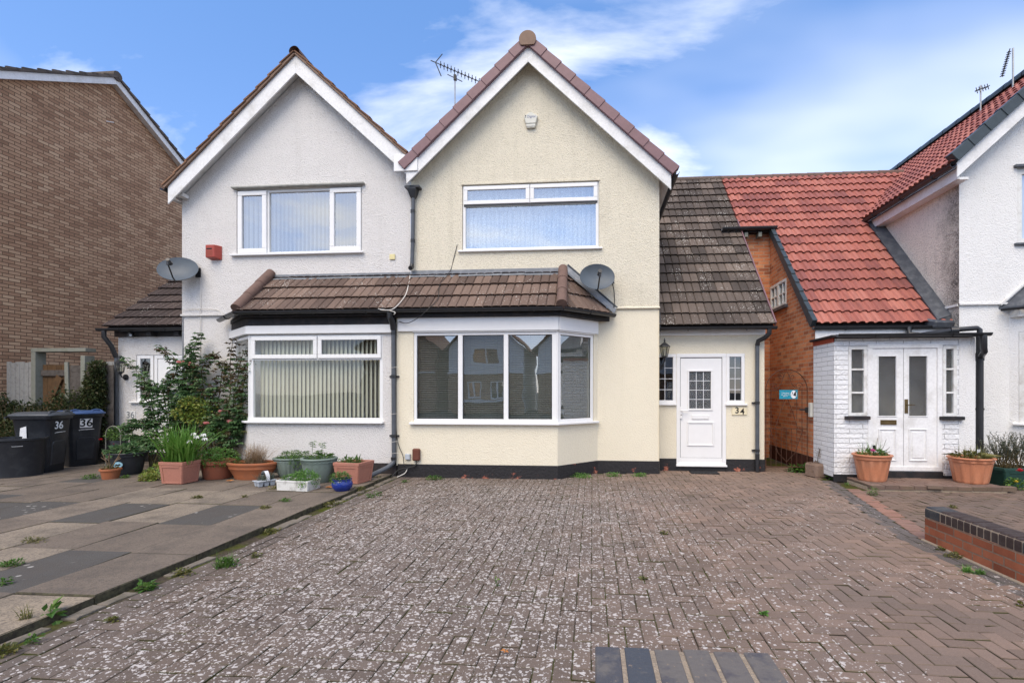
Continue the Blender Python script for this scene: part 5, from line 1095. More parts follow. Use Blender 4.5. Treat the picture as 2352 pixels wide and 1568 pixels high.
# loose cables
def cable(pts, r, mat, label, name='cable'):
    q = MB(); P = [Vector(p) for p in pts]; out = []
    for i in range(len(P) - 1):                                  # Catmull-Rom
        a, b_, c_, d_ = P[max(i - 1, 0)], P[i], P[i + 1], P[min(i + 2, len(P) - 1)]
        for k in range(6):
            u = k / 6; out.append(.5 * ((2 * b_) + (c_ - a) * u + (2 * a - 5 * b_ + 4 * c_ - d_) * u * u + (3 * b_ - a - 3 * c_ + d_) * u ** 3))
    out.append(P[-1]); q.tube(out, r, 6); o = q.build(name, mat, None, loc=P[0]); return tag(o, label, 'cable')
cable([at(1050, 562, Y0 - .03), at(1043, 590, Y0 - .03), at(1034, 622, Y0 - .05), at(1010, 655, 8.8), at(1006, 684, 8.45), at(985, 708, 8.2), at(960, 730, 8.2), at(935, 742, 8.35), at(917, 738, 8.42)], .006, M['cable'], 'thin black cable hanging from the upstairs window across the bay roof')
cable([at(942, 632, Y0 - .06), at(938, 655, 8.85), at(930, 680, 8.5), at(905, 708, 8.18), at(880, 712, 8.18), at(868, 707, 8.3), at(905, 716, 8.18), at(905, 722, 8.2)], .008, M['cable_white'], 'white cable looping down the bay roof from the drainpipe')
cable([at(459, 630, Y0 - .03), at(461, 660, Y0 - .03), at(461, 720, Y0 - .03), at(460, 800, Y0 - .01), at(461, 900, Y0 - .01)], .006, M['cable_white'], 'grey white cable running down below the left satellite dish')
cable([at(1404, 645, Y0 - .03), at(1410, 665, Y0 - .03), at(1411, 700, Y0 - .06), at(1404, 712, Y0 - .1)], .007, M['cable'], 'black cable curling below the right satellite dish')
cable([at(418, 711, Y0 - .05), at(462, 709, Y0 - .06), at(500, 712, Y0 - .04), at(512, 724, Y0 - .05)], .006, M['cable_white'], 'pale cable along the string course of the white house')
cable([at(908, 880, YB - .03), at(911, 1000, YB - .03), at(925, 1045, YB - .03), at(928, 1065, YB - .05), at(936, 1075, YB - .06), at(915, 1086, YB - .15)], .006, M['cable'], 'dark cable running down beside the bay drainpipe')
cable([at(956, 1055, YB - .03), at(954, 1068, YB - .04), at(938, 1074, YB - .05), at(916, 1078, YB - .06), at(900, 1094, YB - .12)], .010, M['cable'], 'black cable drooping from the brown meter box')
cable([at(936, 1074, YB - .05), at(930, 1086, YB - .1), at(912, 1095, YB - .2)], .007, M['cable_white'], 'short white cable end on the ground by the drainpipe')

# aerials
def aerial(base, topz, yagi, n, label, elem, refl=None, bracket=None):
    t = thing('television_aerial', label, 'aerial', base, 'television aerials on the roofs'); b = Vector(base); q = MB(); q.tube([b, Vector((b.x, b.y, topz))], .016, 8); q.build('mast', M['steel'], t)
    p0, p1 = Vector(yagi[0]), Vector(yagi[1]); ax = (p1 - p0).normalized(); e = Vector(elem).normalized(); q = MB(); q.tube([p0, p1], .010, 6); q.build('boom', M['iron'] if False else M['cable'], t)
    q = MB(); up = ax.cross(e).normalized()
    for k in range(n):
        p = p0 + (p1 - p0) * (.12 + .88 * k / (n - 1)); L = .075 if len(label) else .1
        q.tube([p - e * L, p + e * L], .009, 5); q.tube([p - up * .035, p + up * .035], .009, 5)
    q.build('director', M['cable'], t)
    if refl:
        q = MB()
        for v in refl: q.tube([p0, p0 + Vector(v)], .011, 6); 
        q.build('reflector', M['cable'], t)
    return t
AY = 11.0; A = lambda cx, cy: at(880.6 + cx / 2.275, 38.3 + cy / 2.275, AY)
m_ = A(374, 520); tp = A(375, 318)
t = aerial((m_.x, AY, m_.z - .5), tp.z, (A(272, 240), A(500, 340)), 12, 'long toothed television aerial on a mast between the two gables', (.3, -.9, .5), (A(308, 196) - A(272, 240), A(302, 312) - A(272, 240), A(248, 230) - A(272, 240)))
q = MB(); q.tube([A(335, 303), A(375, 322), A(412, 340)], .010, 6); q.box(tp.x - .03, tp.x + .03, AY - .03, AY + .03, tp.z - .07, tp.z + .05); q.build('cross_arm', M['cable'], t)
B2 = lambda cx, cy, Y: at(1799.4 + cx / 2.56, 76.6 + cy / 2.56, Y)
Yr = 11.6; m_ = B2(1160, 432, Yr); tp = B2(1155, 306, Yr)
aerial((m_.x, Yr, m_.z - .15), tp.z, (B2(1128, 340, Yr - .15), B2(1203, 314, Yr + .3)), 5, 'low T shaped aerial on the red gable ridge, nearer the red valley', (0, .3, 1), (B2(1180, 400, Yr) - B2(1128, 340, Yr),) if False else None)
m_ = B2(1350, 290, 10.8); tp = B2(1345, 88, 10.8)
aerial((m_.x, 10.8, m_.z - .15), tp.z, (B2(1332, 92, 10.8), B2(1286, 252, 10.5)), 11, 'tall toothed aerial on the red gable ridge at the right edge', (.6, .6, .25))

# ================================================================== iron gate with its sign
t = thing('iron_gate', 'rusty arched wrought iron gate across the brick passage', 'gate', (3.6, 9.57, 0)); GY = 9.57
g0, g1 = at(1759, 900, GY).x, at(1854, 900, GY).x; gz = lambda y: at(1806, y, GY).z; gm, gr = (g0 + g1) / 2, (g1 - g0) / 2; zs_ = gz(895); za = gz(848)
q = MB(); arch = [Vector((gm + gr * math.cos(math.pi * k / 20), GY, zs_ + (za - zs_) * math.sin(math.pi * k / 20))) for k in range(21)]
q.tube([(g1, GY, .06)] + arch + [(g0, GY, .06)], .008, 8); q.tube([(g0, GY, zs_), (g1, GY, zs_)], .005, 6); q.tube([(g0, GY, gz(984)), (g1, GY, gz(984))], .006, 6); q.tube([(g0, GY, .10), (g1, GY, .10)], .010, 6); q.build('frame', M['iron'], t)
for k in range(1, 8):
    x = g0 + (g1 - g0) * k / 8; q = MB(); q.tube([(x, GY, .10), (x, GY, zs_ if k in (1, 6, 7) else gz(984))], .0045, 6); q.build('bar', M['iron'], t)
def scroll(c, r, turns, a0, sg, parent):
    P = [Vector((c[0] + sg * r * (1 - k / 40 * .85) * math.cos(a0 + turns * 2 * math.pi * k / 40), GY, c[1] + r * (1 - k / 40 * .85) * math.sin(a0 + turns * 2 * math.pi * k / 40))) for k in range(41)]; q = MB(); q.tube(P, .005, 5); q.build('scroll', M['iron'], parent)
for sg in (-1, 1):
    scroll((gm + sg * gr * .6, zs_ + .07), .07, 1.4, 0, sg, t); scroll((gm + sg * gr * .28, za - .13), .06, 1.3, 1.5, sg, t)
    q = MB(); q.tube([(gm + sg * .02, GY, za - .05), (gm + sg * .10, GY, zs_ + .1), (gm + sg * .2, GY, zs_ + .0)], .005, 5); q.tube([(gm + sg * .02, GY, gz(915)), (gm + sg * .12, GY, gz(950)), (gm + sg * .2, GY, gz(984))], .005, 5); q.tube([(gm, GY, gz(1060)), (gm + sg * .15, GY, gz(1040)), (gm + sg * .3, GY, gz(984))], .005, 5); q.build('scroll', M['iron'], t)
q = MB(); c = at(1851, 940, GY); q.tube([(c.x - .12, GY - .02, c.z), (c.x + .05, GY - .02, c.z)], .015, 8); q.box(c.x - .01, c.x + .05, GY - .05, GY + .02, c.z - .06, c.z + .04); q.build('latch', M['black_plastic'], t)
sg0, sg1 = at(1790, 895, GY - .03), at(1832, 916, GY - .03)
t = thing('dog_sign', 'teal sign with white writing and a black and white dog on the gate', 'sign', (sg0.x, GY - .03, sg1.z)); sx0, sx1, sz0, sz1 = sg0.x, sg1.x, sg1.z, sg0.z; sw_, sh_ = sx1 - sx0, sz1 - sz0
q = MB(); q.box(sx0, sx1, GY - .034, GY - .026, sz0, sz1); q.build('board', M['teal'], t)
yq = GY - .035; oc = (sx0 + sw_ * .78, sz0 + sh_ * .5)
q = MB(); q.prism([(oc[0] + sw_ * .165 * math.cos(2 * math.pi * k / 24), yq, oc[1] + sh_ * .44 * math.sin(2 * math.pi * k / 24)) for k in range(24)], (0, -.001, 0)); q.build('oval', M['sign_white'], t)
q = MB(); W_ = lambda u, v: (oc[0] + sw_ * u, yq - .0015, oc[1] + sh_ * v)
q.prism([W_(-.10, .30), (W_(-.05, .22)), W_(-.06, .05), W_(-.09, .0), W_(-.09, .15)], (0, -.001, 0)); q.prism([W_(.02, .12), W_(.09, .33), W_(.12, .28), W_(.13, -.12), W_(.10, -.22), W_(.05, -.14), W_(-.02, -.12), W_(-.01, .02)], (0, -.001, 0)); q.prism([W_(-.12, -.10), W_(-.10, -.07), W_(-.09, -.11), W_(-.11, -.14)], (0, -.001, 0)); q.build('dog_face', M['ink'], t)
text('I live here', sh_ * .20, (sx0 + sw_ * .33, yq - .001, sz0 + sh_ * .66), (1, 0, .02), Z, M['sign_white'], t); text('can make the', sh_ * .17, (sx0 + sw_ * .33, yq - .001, sz0 + sh_ * .48), (1, 0, .02), Z, M['sign_white'], t); text('gate in', sh_ * .17, (sx0 + sw_ * .33, yq - .001, sz0 + sh_ * .32), (1, 0, .02), Z, M['sign_white'], t)
b = gnd(1618, 1086); t = MB(); t.rbox((b.x, b.y + .02, .0), .50, .27, .014, 0); 
for k in range(9): t.rbox((b.x - .22 + k * .055, b.y + .02, .014), .02, .25, .004, 0)
tag(t.build('door_mat', M['rubber'], None, loc=(b.x, b.y, 0)), 'black ribbed rubber mat in front of the white door', 'door mat')

# ================================================================== walls in the drive, gate pier, step
t = thing('low_brick_wall', 'low red brick garden wall with dark coping between the two drives', 'wall', (3.42, 4, 0)); LWX0, LWX1, LWY = 3.315, 3.53, 5.30; zb_ = .232
q = MB(); q.box(LWX0, LWX1, 1.2, LWY, -.02, zb_); q.build('brickwork', M['red_brick'], t)
q = MB(); q.box(LWX0 - .03, LWX0, 1.2, LWY + .02, -.02, .012); q.build('mortar_fillet', M['mortar'], t, bevel=.008)
cp = MB(); y = LWY
def bull(mb, x0, x1, y0, y1, z0, z1, m, r=.035):                  # bullnosed coping brick
    pts = [(x0, z0)] + [(x0 + r - r * math.cos(math.pi / 2 * k / 4), z1 - r + r * math.sin(math.pi / 2 * k / 4)) for k in range(5)] + [(x1 - r + r * math.sin(math.pi / 2 * k / 4), z1 - r + r * math.cos(math.pi / 2 * k / 4)) for k in range(5)] + [(x1, z0)]
    mb.prism([(x, y0, z) for x, z in pts], (0, y1 - y0, 0), m)
bull(cp, LWX0, LWX1, LWY - .21, LWY, zb_ + .004, .338, 1); y = LWY - .222; k = 0
while y > 1.3: bull(cp, LWX0 + rng.uniform(-.002, .002), LWX1, y - .065, y, zb_ + .004, .338 + rng.uniform(-.002, .002), 1 if k in (12, 22) else 0); y -= .0765; k += 1
cp.build('coping', [M['brown_coping'], M['blue_coping']], t, bevel=.004)
q = MB(); q.box(LWX0 + .004, LWX1 - .004, 1.2, LWY - .01, zb_, .325); q.build('coping_joint', M['mortar'], t)
t = thing('gate_pier', 'brick gate pier topped with blue black coping bricks in the foreground', 'gate pier', (.22, 1.1, 0)); pz_ = .822
q = MB(); q.box(.012, .44, .87, 1.30, -.02, pz_ - .105); q.build('brickwork', M['red_brick'], t)
cp = MB(); x = .008
for k in range(6): cp.box(x, x + .0635, .86, 1.305, pz_ - .102, pz_ + (0, .001, -.001, .002, 0, .001)[k]); x += .0745
def copemat():
    s = Nd('stained blue coping brick'); f = s.noise(11, 6, .65); r = s.rnd()
    col = s.mix(r, (.055, .066, .080), (.085, .076, .080)); col = s.mix(s.map(s.math('ADD', f, s.math('MULTIPLY', s.math('SUBTRACT', r, .5), .35)), .50, .62, 0, .6), col, (.17, .15, .125))
    col = s.mix(s.map(s.noise(70, 2), .66, .72, 0, .5), col, (.3, .22, .15)); s.bump(s.noise(80, 4), .003); return s.base(col, .55, .35)
cp.build('coping', copemat(), t, bevel=.003)
q = MB(); q.box(.02, .43, .875, 1.299, pz_ - .1, pz_ - .003); q.build('coping_joint', M['mortar'], t)
t = thing('brick_step', 'low paved step in front of the white double doors', 'step', (5.1, 8.2, 0)); q = MB(); sx, sy0, sy1 = 4.16, 7.86, 8.585
x = sx
while x < 6.04: paver(q, x, x + .198, sy0, sy0 + .1, .088 + rng.uniform(-.004, .003), 0, hgt=.06); x += .2035
herring(q, sx, 6.06, sy0 + .104, sy1, lambda x, y: True, z=.086); q.build('tread', M['pave_step'], t)
q = MB(); q.box(sx, 6.07, sy0 + .012, sy1, -.02, .045); q.build('riser', M['mortar'], t, bevel=.006)
b = gnd(2151, 1131, .0); q = MB(); q.rbox((b.x, b.y + .06, .035), .205, .12, .055, -.12, tilt=-.25); tag(q.build('loose_block', M['pave_step'], None, bevel=.005, loc=(b.x, b.y + .06, 0)), 'loose paving block lying tilted on the step edge', 'paving block')

# ================================================================== left boundary: fence, gate frame, hedge
FY = 9.42
def wx(x): return at(x, 850, FY).x
zf = at(60, 832, FY).z
t = thing('board_fence', 'bleached white vertical board fence against the brown brick house', 'fence', (wx(45), FY, 0)); x = wx(15); q = MB()
while x < wx(76): q.box(x, x + .095, FY, FY + .02, 0, zf + rng.uniform(-.01, .015)); x += .10
q.build('boards', M['wood_white'], t, bevel=.003); q = MB(); q.box(wx(15), wx(76), FY + .021, FY + .06, zf - .25, zf - .17); q.build('rail', M['wood_grey'], t)
t = thing('garden_gate', 'weathered timber gate with diagonal brace inside a tall open frame', 'gate', (wx(140), FY, 0)); zl = at(140, 808, FY).z
q = MB(); q.box(wx(77) , wx(77) + .10, FY - .05, FY + .16, 0, zl); q.build('post', M['wood_post'], t, bevel=.005); q = MB(); q.box(wx(190), wx(190) + .10, FY - .05, FY + .16, 0, zl - .08); q.build('post', M['wood_post'], t, bevel=.005)
q = MB(); q.box(wx(77), wx(190) + .12, FY - .055, FY + .17, zl + .001, zl + .075); q.build('lintel', M['wood_post'], t, bevel=.005)
q = MB(); x = wx(91)
while x < wx(150): q.box(x, x + .10, FY + .06, FY + .08, .1, zf - .05); x += .105
q.build('boards', M['wood_brown'], t, bevel=.003); q = MB(); q.box(wx(91), wx(152), FY + .02, FY + .058, zf - .28, zf - .16); q.box(wx(91), wx(152), FY + .02, FY + .058, .75, .87); q.build('ledge', M['wood_grey'], t, bevel=.003)
q = MB(); p0, p1 = Vector((wx(96), FY + .015, 1.0)), Vector((wx(134), FY + .015, zf - .3)); sd = Vector((.06, 0, -.05)); q.prism([p0 - sd, p0 + sd, p1 + sd, p1 - sd], (0, .03, 0)); q.build('brace', M['wood_brown'], t, bevel=.003)
t = thing('slat_fence_panel', 'grey horizontal slat fence panel leaning beside the gate frame', 'fence', (wx(210), FY + .05, 0)); q = MB(); z = .1
while z < at(180, 840, FY).z - .05: q.box(wx(163), wx(262), FY - .02 + rng.uniform(0, .01), FY + .0, z, z + .135); z += .128
q.build('slats', M['wood_grey'], t, bevel=.003); q = MB(); q.prism([(wx(157), FY - .04, .5), (wx(166), FY - .04, .5), (wx(160), FY - .04, zf), (wx(152), FY - .04, zf)], (0, .03, 0)); q.build('edge_batten', M['wood_post'], t)
q = MB(); x = wx(205)
while x < wx(272): q.box(x, x + .095, FY + .3, FY + .32, 0, zf + .03); x += .10
tag(q.build('board_fence', M['wood_white'], None, loc=(wx(240), FY + .31, 0)), 'pale vertical boards showing above the grey slat panel', 'fence')

def rdir():
    while True:
        v = Vector((rng.uniform(-1, 1), rng.uniform(-1, 1), rng.uniform(-1, 1)))
        if .05 < v.length < 1: return v.normalized()
def blob(mb, c, rad, n, size, m=0, r0=0, r1=1, shell=.55, flat=0, down=0):
    c = Vector(c)
    for _ in range(n):
        d = rdir(); k = shell + (1 - shell) * rng.random() if rng.random() < .75 else rng.random(); p = c + Vector((d.x * rad[0] * k, d.y * rad[1] * k, d.z * rad[2] * k))
        o = (d + rdir() * .8 + Vector((0, 0, -down))).normalized()
        if flat: o.z *= (1 - flat); o.normalize()
        s = size * rng.uniform(.6, 1.25); mb.leaf(p, o, s, s * rng.uniform(.5, .75), m, r0 + (r1 - r0) * rng.random())
t = thing('hedge', 'dark mixed garden hedge behind the wheelie bins', 'hedge', (-11, 9.0, 0)); q = MB()
for k in range(30):
    f = k / 29; x = -12.25 + 2.15 * f; zz = 1.30 + .10 * math.sin(k * 1.7) + (.06 if k < 8 else -.10 if k < 20 else .15); blob(q, (x, 9.20 + .04 * math.sin(k * 2.3), zz * .55), (.26, .18, zz * .5), 330, .062, 0, 0, 1 if k % 4 else .6, .7)
for k in range(9): blob(q, (-12.2 + k * .2, 8.75 - .05 * k % .2, .55), (.25, .3, .6), 220, .06)
for (px, py, s) in ((256, 960, .34), (262, 925, .30), (255, 895, .28), (262, 870, .22), (250, 990, .36), (235, 960, .34), (262, 845, .15), (225, 925, .22), (215, 985, .36), (228, 900, .24), (205, 930, .28), (240, 880, .2), (190, 960, .26)):
    c = at(px, py, 9.28); blob(q, (min(c.x, -9.80 - s * .72), c.y, c.z), (s * .8, .2, s), 420, .06, 0, .1, 1)
q.build('foliage', M['hedge'], t)
q = MB()
for k in range(22): x = -12.2 + 2.2 * k / 21; q.tube([(x, 9.05, 0), (x + rng.uniform(-.1, .1), 9.03, .6), (x + rng.uniform(-.2, .2), 9.0, 1.2)], [.016, .011, .004], 5)
q.build('stems', M['stem'], t)

# ================================================================== bins
def wbin(c, rot, lid, label, digits, white):
    t = thing('wheelie_bin', label, 'wheelie bin', c, 'wheelie bins by the hedge'); mt = Matrix.Translation(c) @ Matrix.Rotation(rot, 4, 'Z'); P = lambda x, y, z: mt @ Vector((x, y, z))
    def ring(z, x0, x1, w, r=.05): return [P(x0 + r, -w, z), P(x1 - r, -w, z), P(x1, -w + r, z), P(x1, w - r, z), P(x1 - r, w, z), P(x0 + r, w, z), P(x0, w - r, z), P(x0, -w + r, z)]
    q = MB(); R_ = [ring(.0, -.20, .22, .215), ring(.62, -.27, .27, .245), ring(.94, -.30, .295, .262), ring(.945, -.325, .32, .285), ring(1.0, -.33, .325, .29)]; vs = sum(R_, []); q.add(vs, [(i * 8 + j, i * 8 + (j + 1) % 8, (i + 1) * 8 + (j + 1) % 8, (i + 1) * 8 + j) for i in range(4) for j in range(8)] + [tuple(range(8))]); q.build('body', M['bin_black'], t, bevel=.008, smooth=True)
    q = MB(); xf = lambda z: .22 + (.295 - .22) * z / .94
    q.prism([P(xf(z) + .012, y, z) for y, z in ((-.14, .12), (.14, .12), (.15, .5), (.12, .56), (-.12, .56), (-.15, .5))], (P(1, 0, 0) - P(0, 0, 0)) * -.04); q.build('front_panel', M['bin_black'], t, bevel=.012)
    q = MB(); A = ring(1.003, -.36, .36, .305, .06); B = ring(1.035, -.36, .355, .30, .06); D = ring(1.075, -.28, .27, .24, .08); q.add(A + B + D, [(i * 8 + j, i * 8 + (j + 1) % 8, (i + 1) * 8 + (j + 1) % 8, (i + 1) * 8 + j) for i in range(2) for j in range(8)] + [tuple(range(8)), tuple(range(16, 24))]); ld = q.build('lid', M[lid], t, bevel=.01, smooth=True)
    for s in (-.16, .16): q = MB(); q.tube([P(.3, s - .09, 1.045), P(.27, s - .06, 1.075), P(.26, s, 1.09), P(.27, s + .06, 1.075), P(.3, s + .09, 1.045)], .018, 8); q.build('lid_grip', M[lid], ld)
    q = MB(); q.tube([P(-.40, -.24, .985), P(-.40, .24, .985)], .017, 8); q.build('handle', M['bin_black'], t)
    for s in (-.2, .2): q = MB(); q.tube([P(-.23, s - .025, .10), P(-.23, s + .025, .10)], .10, 18); q.build('wheel', M['rubber'], t)
    yd = P(0, 1, 0) - P(0, 0, 0); nz = P(1, 0, 0) - P(0, 0, 0); up = (Z + nz * .08).normalized(); zc = .83
    if white: q = MB(); q.prism([P(xf(z) + .003, y, z) for y, z in ((-.10, zc - .085), (.09, zc - .085), (.09, zc + .085), (-.10, zc + .085))], nz * .0015); q.build('sticker', M['sticker'], t)
    text(digits, .20 if white else .19, P(xf(zc) + (.0055 if white else .014), -.005 if white else -.05, zc), yd, up, M['ink'] if white else M['sign_white'], t, 'digits', bold=.004 if white else .003)
    q = MB(); q.prism([P(xf(.71) + .003, y, z) for y, z in ((-.12, .70), (.12, .706), (.12, .715), (-.08, .712), (-.10, .69))], nz * .0015); q.build('sticker_strip', M['sticker'], t)
    return t, P
b1 = gnd(120, 1080, .05)
t, P = wbin((-9.87, 8.23, .05), R(13), 'bin_lid', 'charcoal wheelie bin with scruffy white 36 and a torn white side sticker', '36', False)
q = MB(); q.prism([P(x, -.262 - .002, z) for x, z in ((-.14, .80), (-.05, .83), (-.04, .56), (-.13, .59), (-.10, .65), (-.15, .66))], P(0, -1, 0) - P(0, 0, 0) if False else (P(0, -.004, 0) - P(0, 0, 0))); q.build('side_sticker', M['sticker'], t)
wbin((-10.02, 9.02, .05), R(-22), 'bin_blue', 'blue lidded wheelie bin with a neat black on white number 36', '36', True)
b = gnd(30, 1098, .05); tb = thing('garden_tub', 'black open plastic tub at the left edge in front of the bins', 'tub', (b.x, b.y + .32, .05)); q = MB(); q.lathe([(.30, 0), (.335, .6), (.345, .615), (.365, .62), (.365, .65), (.345, .655), (.335, .63), (.30, .25), (.0, .24)], (b.x - .22, b.y + .26, .05), 32); q.build('tub_wall', M['bin_black'], tb, smooth=True)
q = MB(); c = Vector((b.x + .05, b.y + .02, .58)); dr = Vector((.8, -.6, 0)); sdv = Vector((.6, .8, 0)); q.tube([c - sdv * .06, c - sdv * .06 + dr * .07, c + sdv * .06 + dr * .07, c + sdv * .06], .006, 6); q.build('wire_handle', M['steel'], tb)
# ================================================================== potted plants
ZS = .05
def potpos(cx, yb, z=ZS):
    p = gnd(cx, yb, z); return p, dist(p) / F
def rpot(name, label, cx, yb, yr, hr, hb, mat, prof='plain', z=ZS, rf=None, sx=1, sy=1, rot=0, group='potted plants along the house fronts'):
    p, k = potpos(cx, yb, z); Rr, Rb, H = hr * k, hb * k, (yb - yr) * k; c = Vector((p.x, p.y, 0)); c *= 1 + Rb * sy / c.length; c.z = z; t = thing(name, label, 'potted plant', c, group)
    if prof == 'plain': pf = [(Rb * .97, 0), (Rb, .01), (Rb + (Rr * .93 - Rb) * .78, H * .80), (Rr, H * .82), (Rr, H * .97), (Rr * .97, H), (Rr * .86, H), (Rr * .84, H * .85)]
    elif prof == 'bowl': pf = [(Rb * .95, 0), (Rb, .02), (Rb * 1.03, H * .2), (Rr * .90, H * .62), (Rr * .92, H * .64), (Rr * .91, H * .67), (Rr * .96, H * .85), (Rr, H * .88), (Rr, H * .97), (Rr * .97, H), (Rr * .88, H), (Rr * .85, H * .85)]
    elif prof == 'urn': pf = [(Rb * .95, 0), (Rb, .01), (Rb * 1.22, H * .25), (Rr * .88, H * .58), (Rr * .93, H * .80), (Rr * .95, H * .81), (Rr * .94, H * .83), (Rr * .95, H * .90), (Rr * 1.0, H * .92), (Rr * 1.03, H * .96), (Rr, H), (Rr * .86, H), (Rr * .84, H * .85)]
    elif prof == 'round': pf = [(Rb * .9, 0), (Rb * 1.0, .01), (Rr * 1.0, H * .3), (Rr * 1.06, H * .55), (Rr * .98, H * .8), (Rr * .92, H * .88), (Rr * 1.0, H * .95), (Rr * 1.0, H), (Rr * .88, H), (Rr * .86, H * .85)]
    elif prof == 'tub': pf = [(Rb * .97, 0), (Rb, .01), (Rb + (Rr * .93 - Rb) * .08, H * .08), (Rb + (Rr * .93 - Rb) * .74, H * .74), (Rb + (Rr * .93 - Rb) * .8, H * .80), (Rr * .94, H * .82), (Rr * .95, H * .93), (Rr * 1.02, H * .945), (Rr * 1.03, H * .975), (Rr, H), (Rr * .86, H), (Rr * .84, H * .85)]
    q = MB(); q.lathe(pf, c, 120 if rf else 40, rf=rf, sx=sx, sy=sy, rot=rot); q.build('pot', mat, t, smooth=True)
    q = MB(); q.lathe([(Rr * .86, H * .86), (Rr * .5, H * .90), (.001, H * .91)], c, 20, sx=sx, sy=sy, rot=rot); q.build('soil', M['soil'], t, smooth=True)
    return t, c, Rr, H
def bpot(name, label, cx, yb, yt, wx_, wy_, rot, mat, taper=.82, z=ZS, lip=.03, panels=True, group='potted plants along the house fronts'):
    p, k = potpos(cx, yb, z); H = (yb - yt) * k; c = Vector((p.x, p.y, 0)); c *= 1 + (wx_ + wy_) * .27 / c.length; c.z = z; t = thing(name, label, 'potted plant', c, group); mt = Matrix.Translation(c) @ Matrix.Rotation(rot, 4, 'Z')
    def ring(s, zz): return [mt @ Vector((x * wx_ / 2 * s, y * wy_ / 2 * s, zz)) for x, y in ((-1, -1), (1, -1), (1, 1), (-1, 1))]
    q = MB(); L = [ring(taper, 0), ring(.95, H - .05), ring(1.0, H - .05), ring(1.0, H - .005), ring(.98, H), ring(.86, H), ring(.84, H - .06)]
    if lip < .02: L = [ring(taper, 0), ring(.97, H - .03), ring(1.0, H - .028), ring(1.0, H), ring(.93, H), ring(.92, H - .05)]
    q.add(sum(L, []), [(i * 4 + j, i * 4 + (j + 1) % 4, (i + 1) * 4 + (j + 1) % 4, (i + 1) * 4 + j) for i in range(len(L) - 1) for j in range(4)] + [(3, 2, 1, 0)]); q.build('pot', mat, t, bevel=.006)
    if panels:
        q = MB()
        for f in range(4):
            a, b = L[0][f], L[0][(f + 1) % 4]; a2, b2 = L[1][f], L[1][(f + 1) % 4]; g = lambda u, v: (a + (b - a) * u) * (1 - v) + (a2 + (b2 - a2) * u) * v
            nn = (b - a).cross(a2 - a).normalized()
            for (u0, u1, v0, v1) in ((.0, .12, .02, .98), (.88, 1.0, .02, .98), (.12, .88, .86, .98), (.12, .88, .02, .12)): q.prism([g(u0, v0), g(u1, v0), g(u1, v1), g(u0, v1)], nn * .008)
        q.build('raised_border', mat, t, bevel=.003)
    q = MB(); q.add(ring(.87, H - .035), [(0, 1, 2, 3)]); q.build('soil', M['soil'], t)
    return t, c, H, mt
def blades(mb, c, n, h, spread, w=.012, droop=.35, rx=.1, ry=.1, r0=0, r1=1, m=0):
    for _ in range(n):
        a = rng.uniform(0, 6.283); b = Vector((c[0] + rng.uniform(-rx, rx), c[1] + rng.uniform(-ry, ry), c[2])); L = h * rng.uniform(.55, 1.1); o = Vector((math.cos(a), math.sin(a), 0)); lean = spread * rng.random(); sd = Vector((-o.y, o.x, 0)); w_ = w * rng.uniform(.6, 1.2); P = []
        for k in range(5):
            f = k / 4; p = b + o * (lean * L * f + droop * L * f * f * lean) + Z * (L * f * (1 - .25 * droop * f * lean * 2)); ww = w_ * (1 - f ** 2 * .95) / 2; P += [p - sd * ww, p + sd * ww]
        mb.add(P, [(2 * k, 2 * k + 1, 2 * k + 3, 2 * k + 2) for k in range(4)], m, r0 + (r1 - r0) * rng.random())
def flower(mb, c, r, n=9, m=0):
    c = Vector(c)
    for k in range(n * 2):
        a = k * 2.4; e = .25 + .6 * (k / (2 * n)); d = Vector((math.cos(a) * math.cos(e * 1.6), math.sin(a) * math.cos(e * 1.6), math.sin(e * 1.6))); mb.leaf(c - Z * r * .3, d, r, r * .8, m)

t, c, Rr, H = rpot('potted_plant', 'small terracotta pot of dry twigs in front of the bins', 254, 1101, 1077, 21, 15.5, M['terracotta'])
q = MB(); blob(q, c + Vector((0, 0, H)), (Rr * .8, Rr * .8, .05), 60, .04); blades(q, c + Vector((0, 0, H * .9)), 30, .14, .7, .006); q.build('plant', M['moss'], t); q = MB()
for _ in range(14): a = rng.uniform(0, 6.3); q.tube([c + Vector((0, 0, H * .9)), c + Vector((.07 * math.cos(a), .07 * math.sin(a), H + .12)), c + Vector((.16 * math.cos(a), .12 * math.sin(a), H + rng.uniform(.16, .3)))], .004, 4)
q.build('twigs', M['dry_grass'], t)
t, c, Rr, H = rpot('potted_plant', 'large black plastic pot with a pale blue oval sticker', 294, 1091, 1040, 38, 26, M['bin_black'], 'tub')
q = MB(); blob(q, c + Vector((0, 0, H + .02)), (Rr * 1.0, Rr * .9, .10), 330, .085, flat=.3); blob(q, c + Vector((-.1, -.1, H + .0)), (Rr * .8, Rr * .6, .08), 120, .08); q.build('plant', M['rose_leaf'], t)
q = MB(); an = R(-78); o = c + Vector((Rr * .83 * math.cos(an), Rr * .83 * math.sin(an), H * .5)); xd = Vector((-math.sin(an), math.cos(an), 0)); q.prism([o + xd * .075 * math.cos(k * .3927) + Z * .05 * math.sin(k * .3927) for k in range(16)], Vector((math.cos(an), math.sin(an), 0)) * .012); q.build('sticker', plain('pale blue sticker', (.28, .50, .62), .5), t)
q = MB(); q.prism([o + xd * x + Z * z + Vector((math.cos(an), math.sin(an), 0)) * .013 for x, z in ((-.045, .0), (-.02, .018), (.0, .005), (.03, .02), (.05, .0), (.02, -.015), (-.02, -.012))], Vector((math.cos(an), math.sin(an), 0)) * .001); q.build('sticker_mark', M['ink'], t)
t, c, H, mt = bpot('potted_plant', 'square faded pink planter overflowing with tall green blades and white flowers', 414, 1112, 1061, .42, .36, R(-3), M['pink_plastic'])
q = MB()
for u in (-.13, -.04, .04, .13): blades(q, mt @ Vector((u, 0, H - .05)), 80, .66, .75, .024, .6, .08, .13)
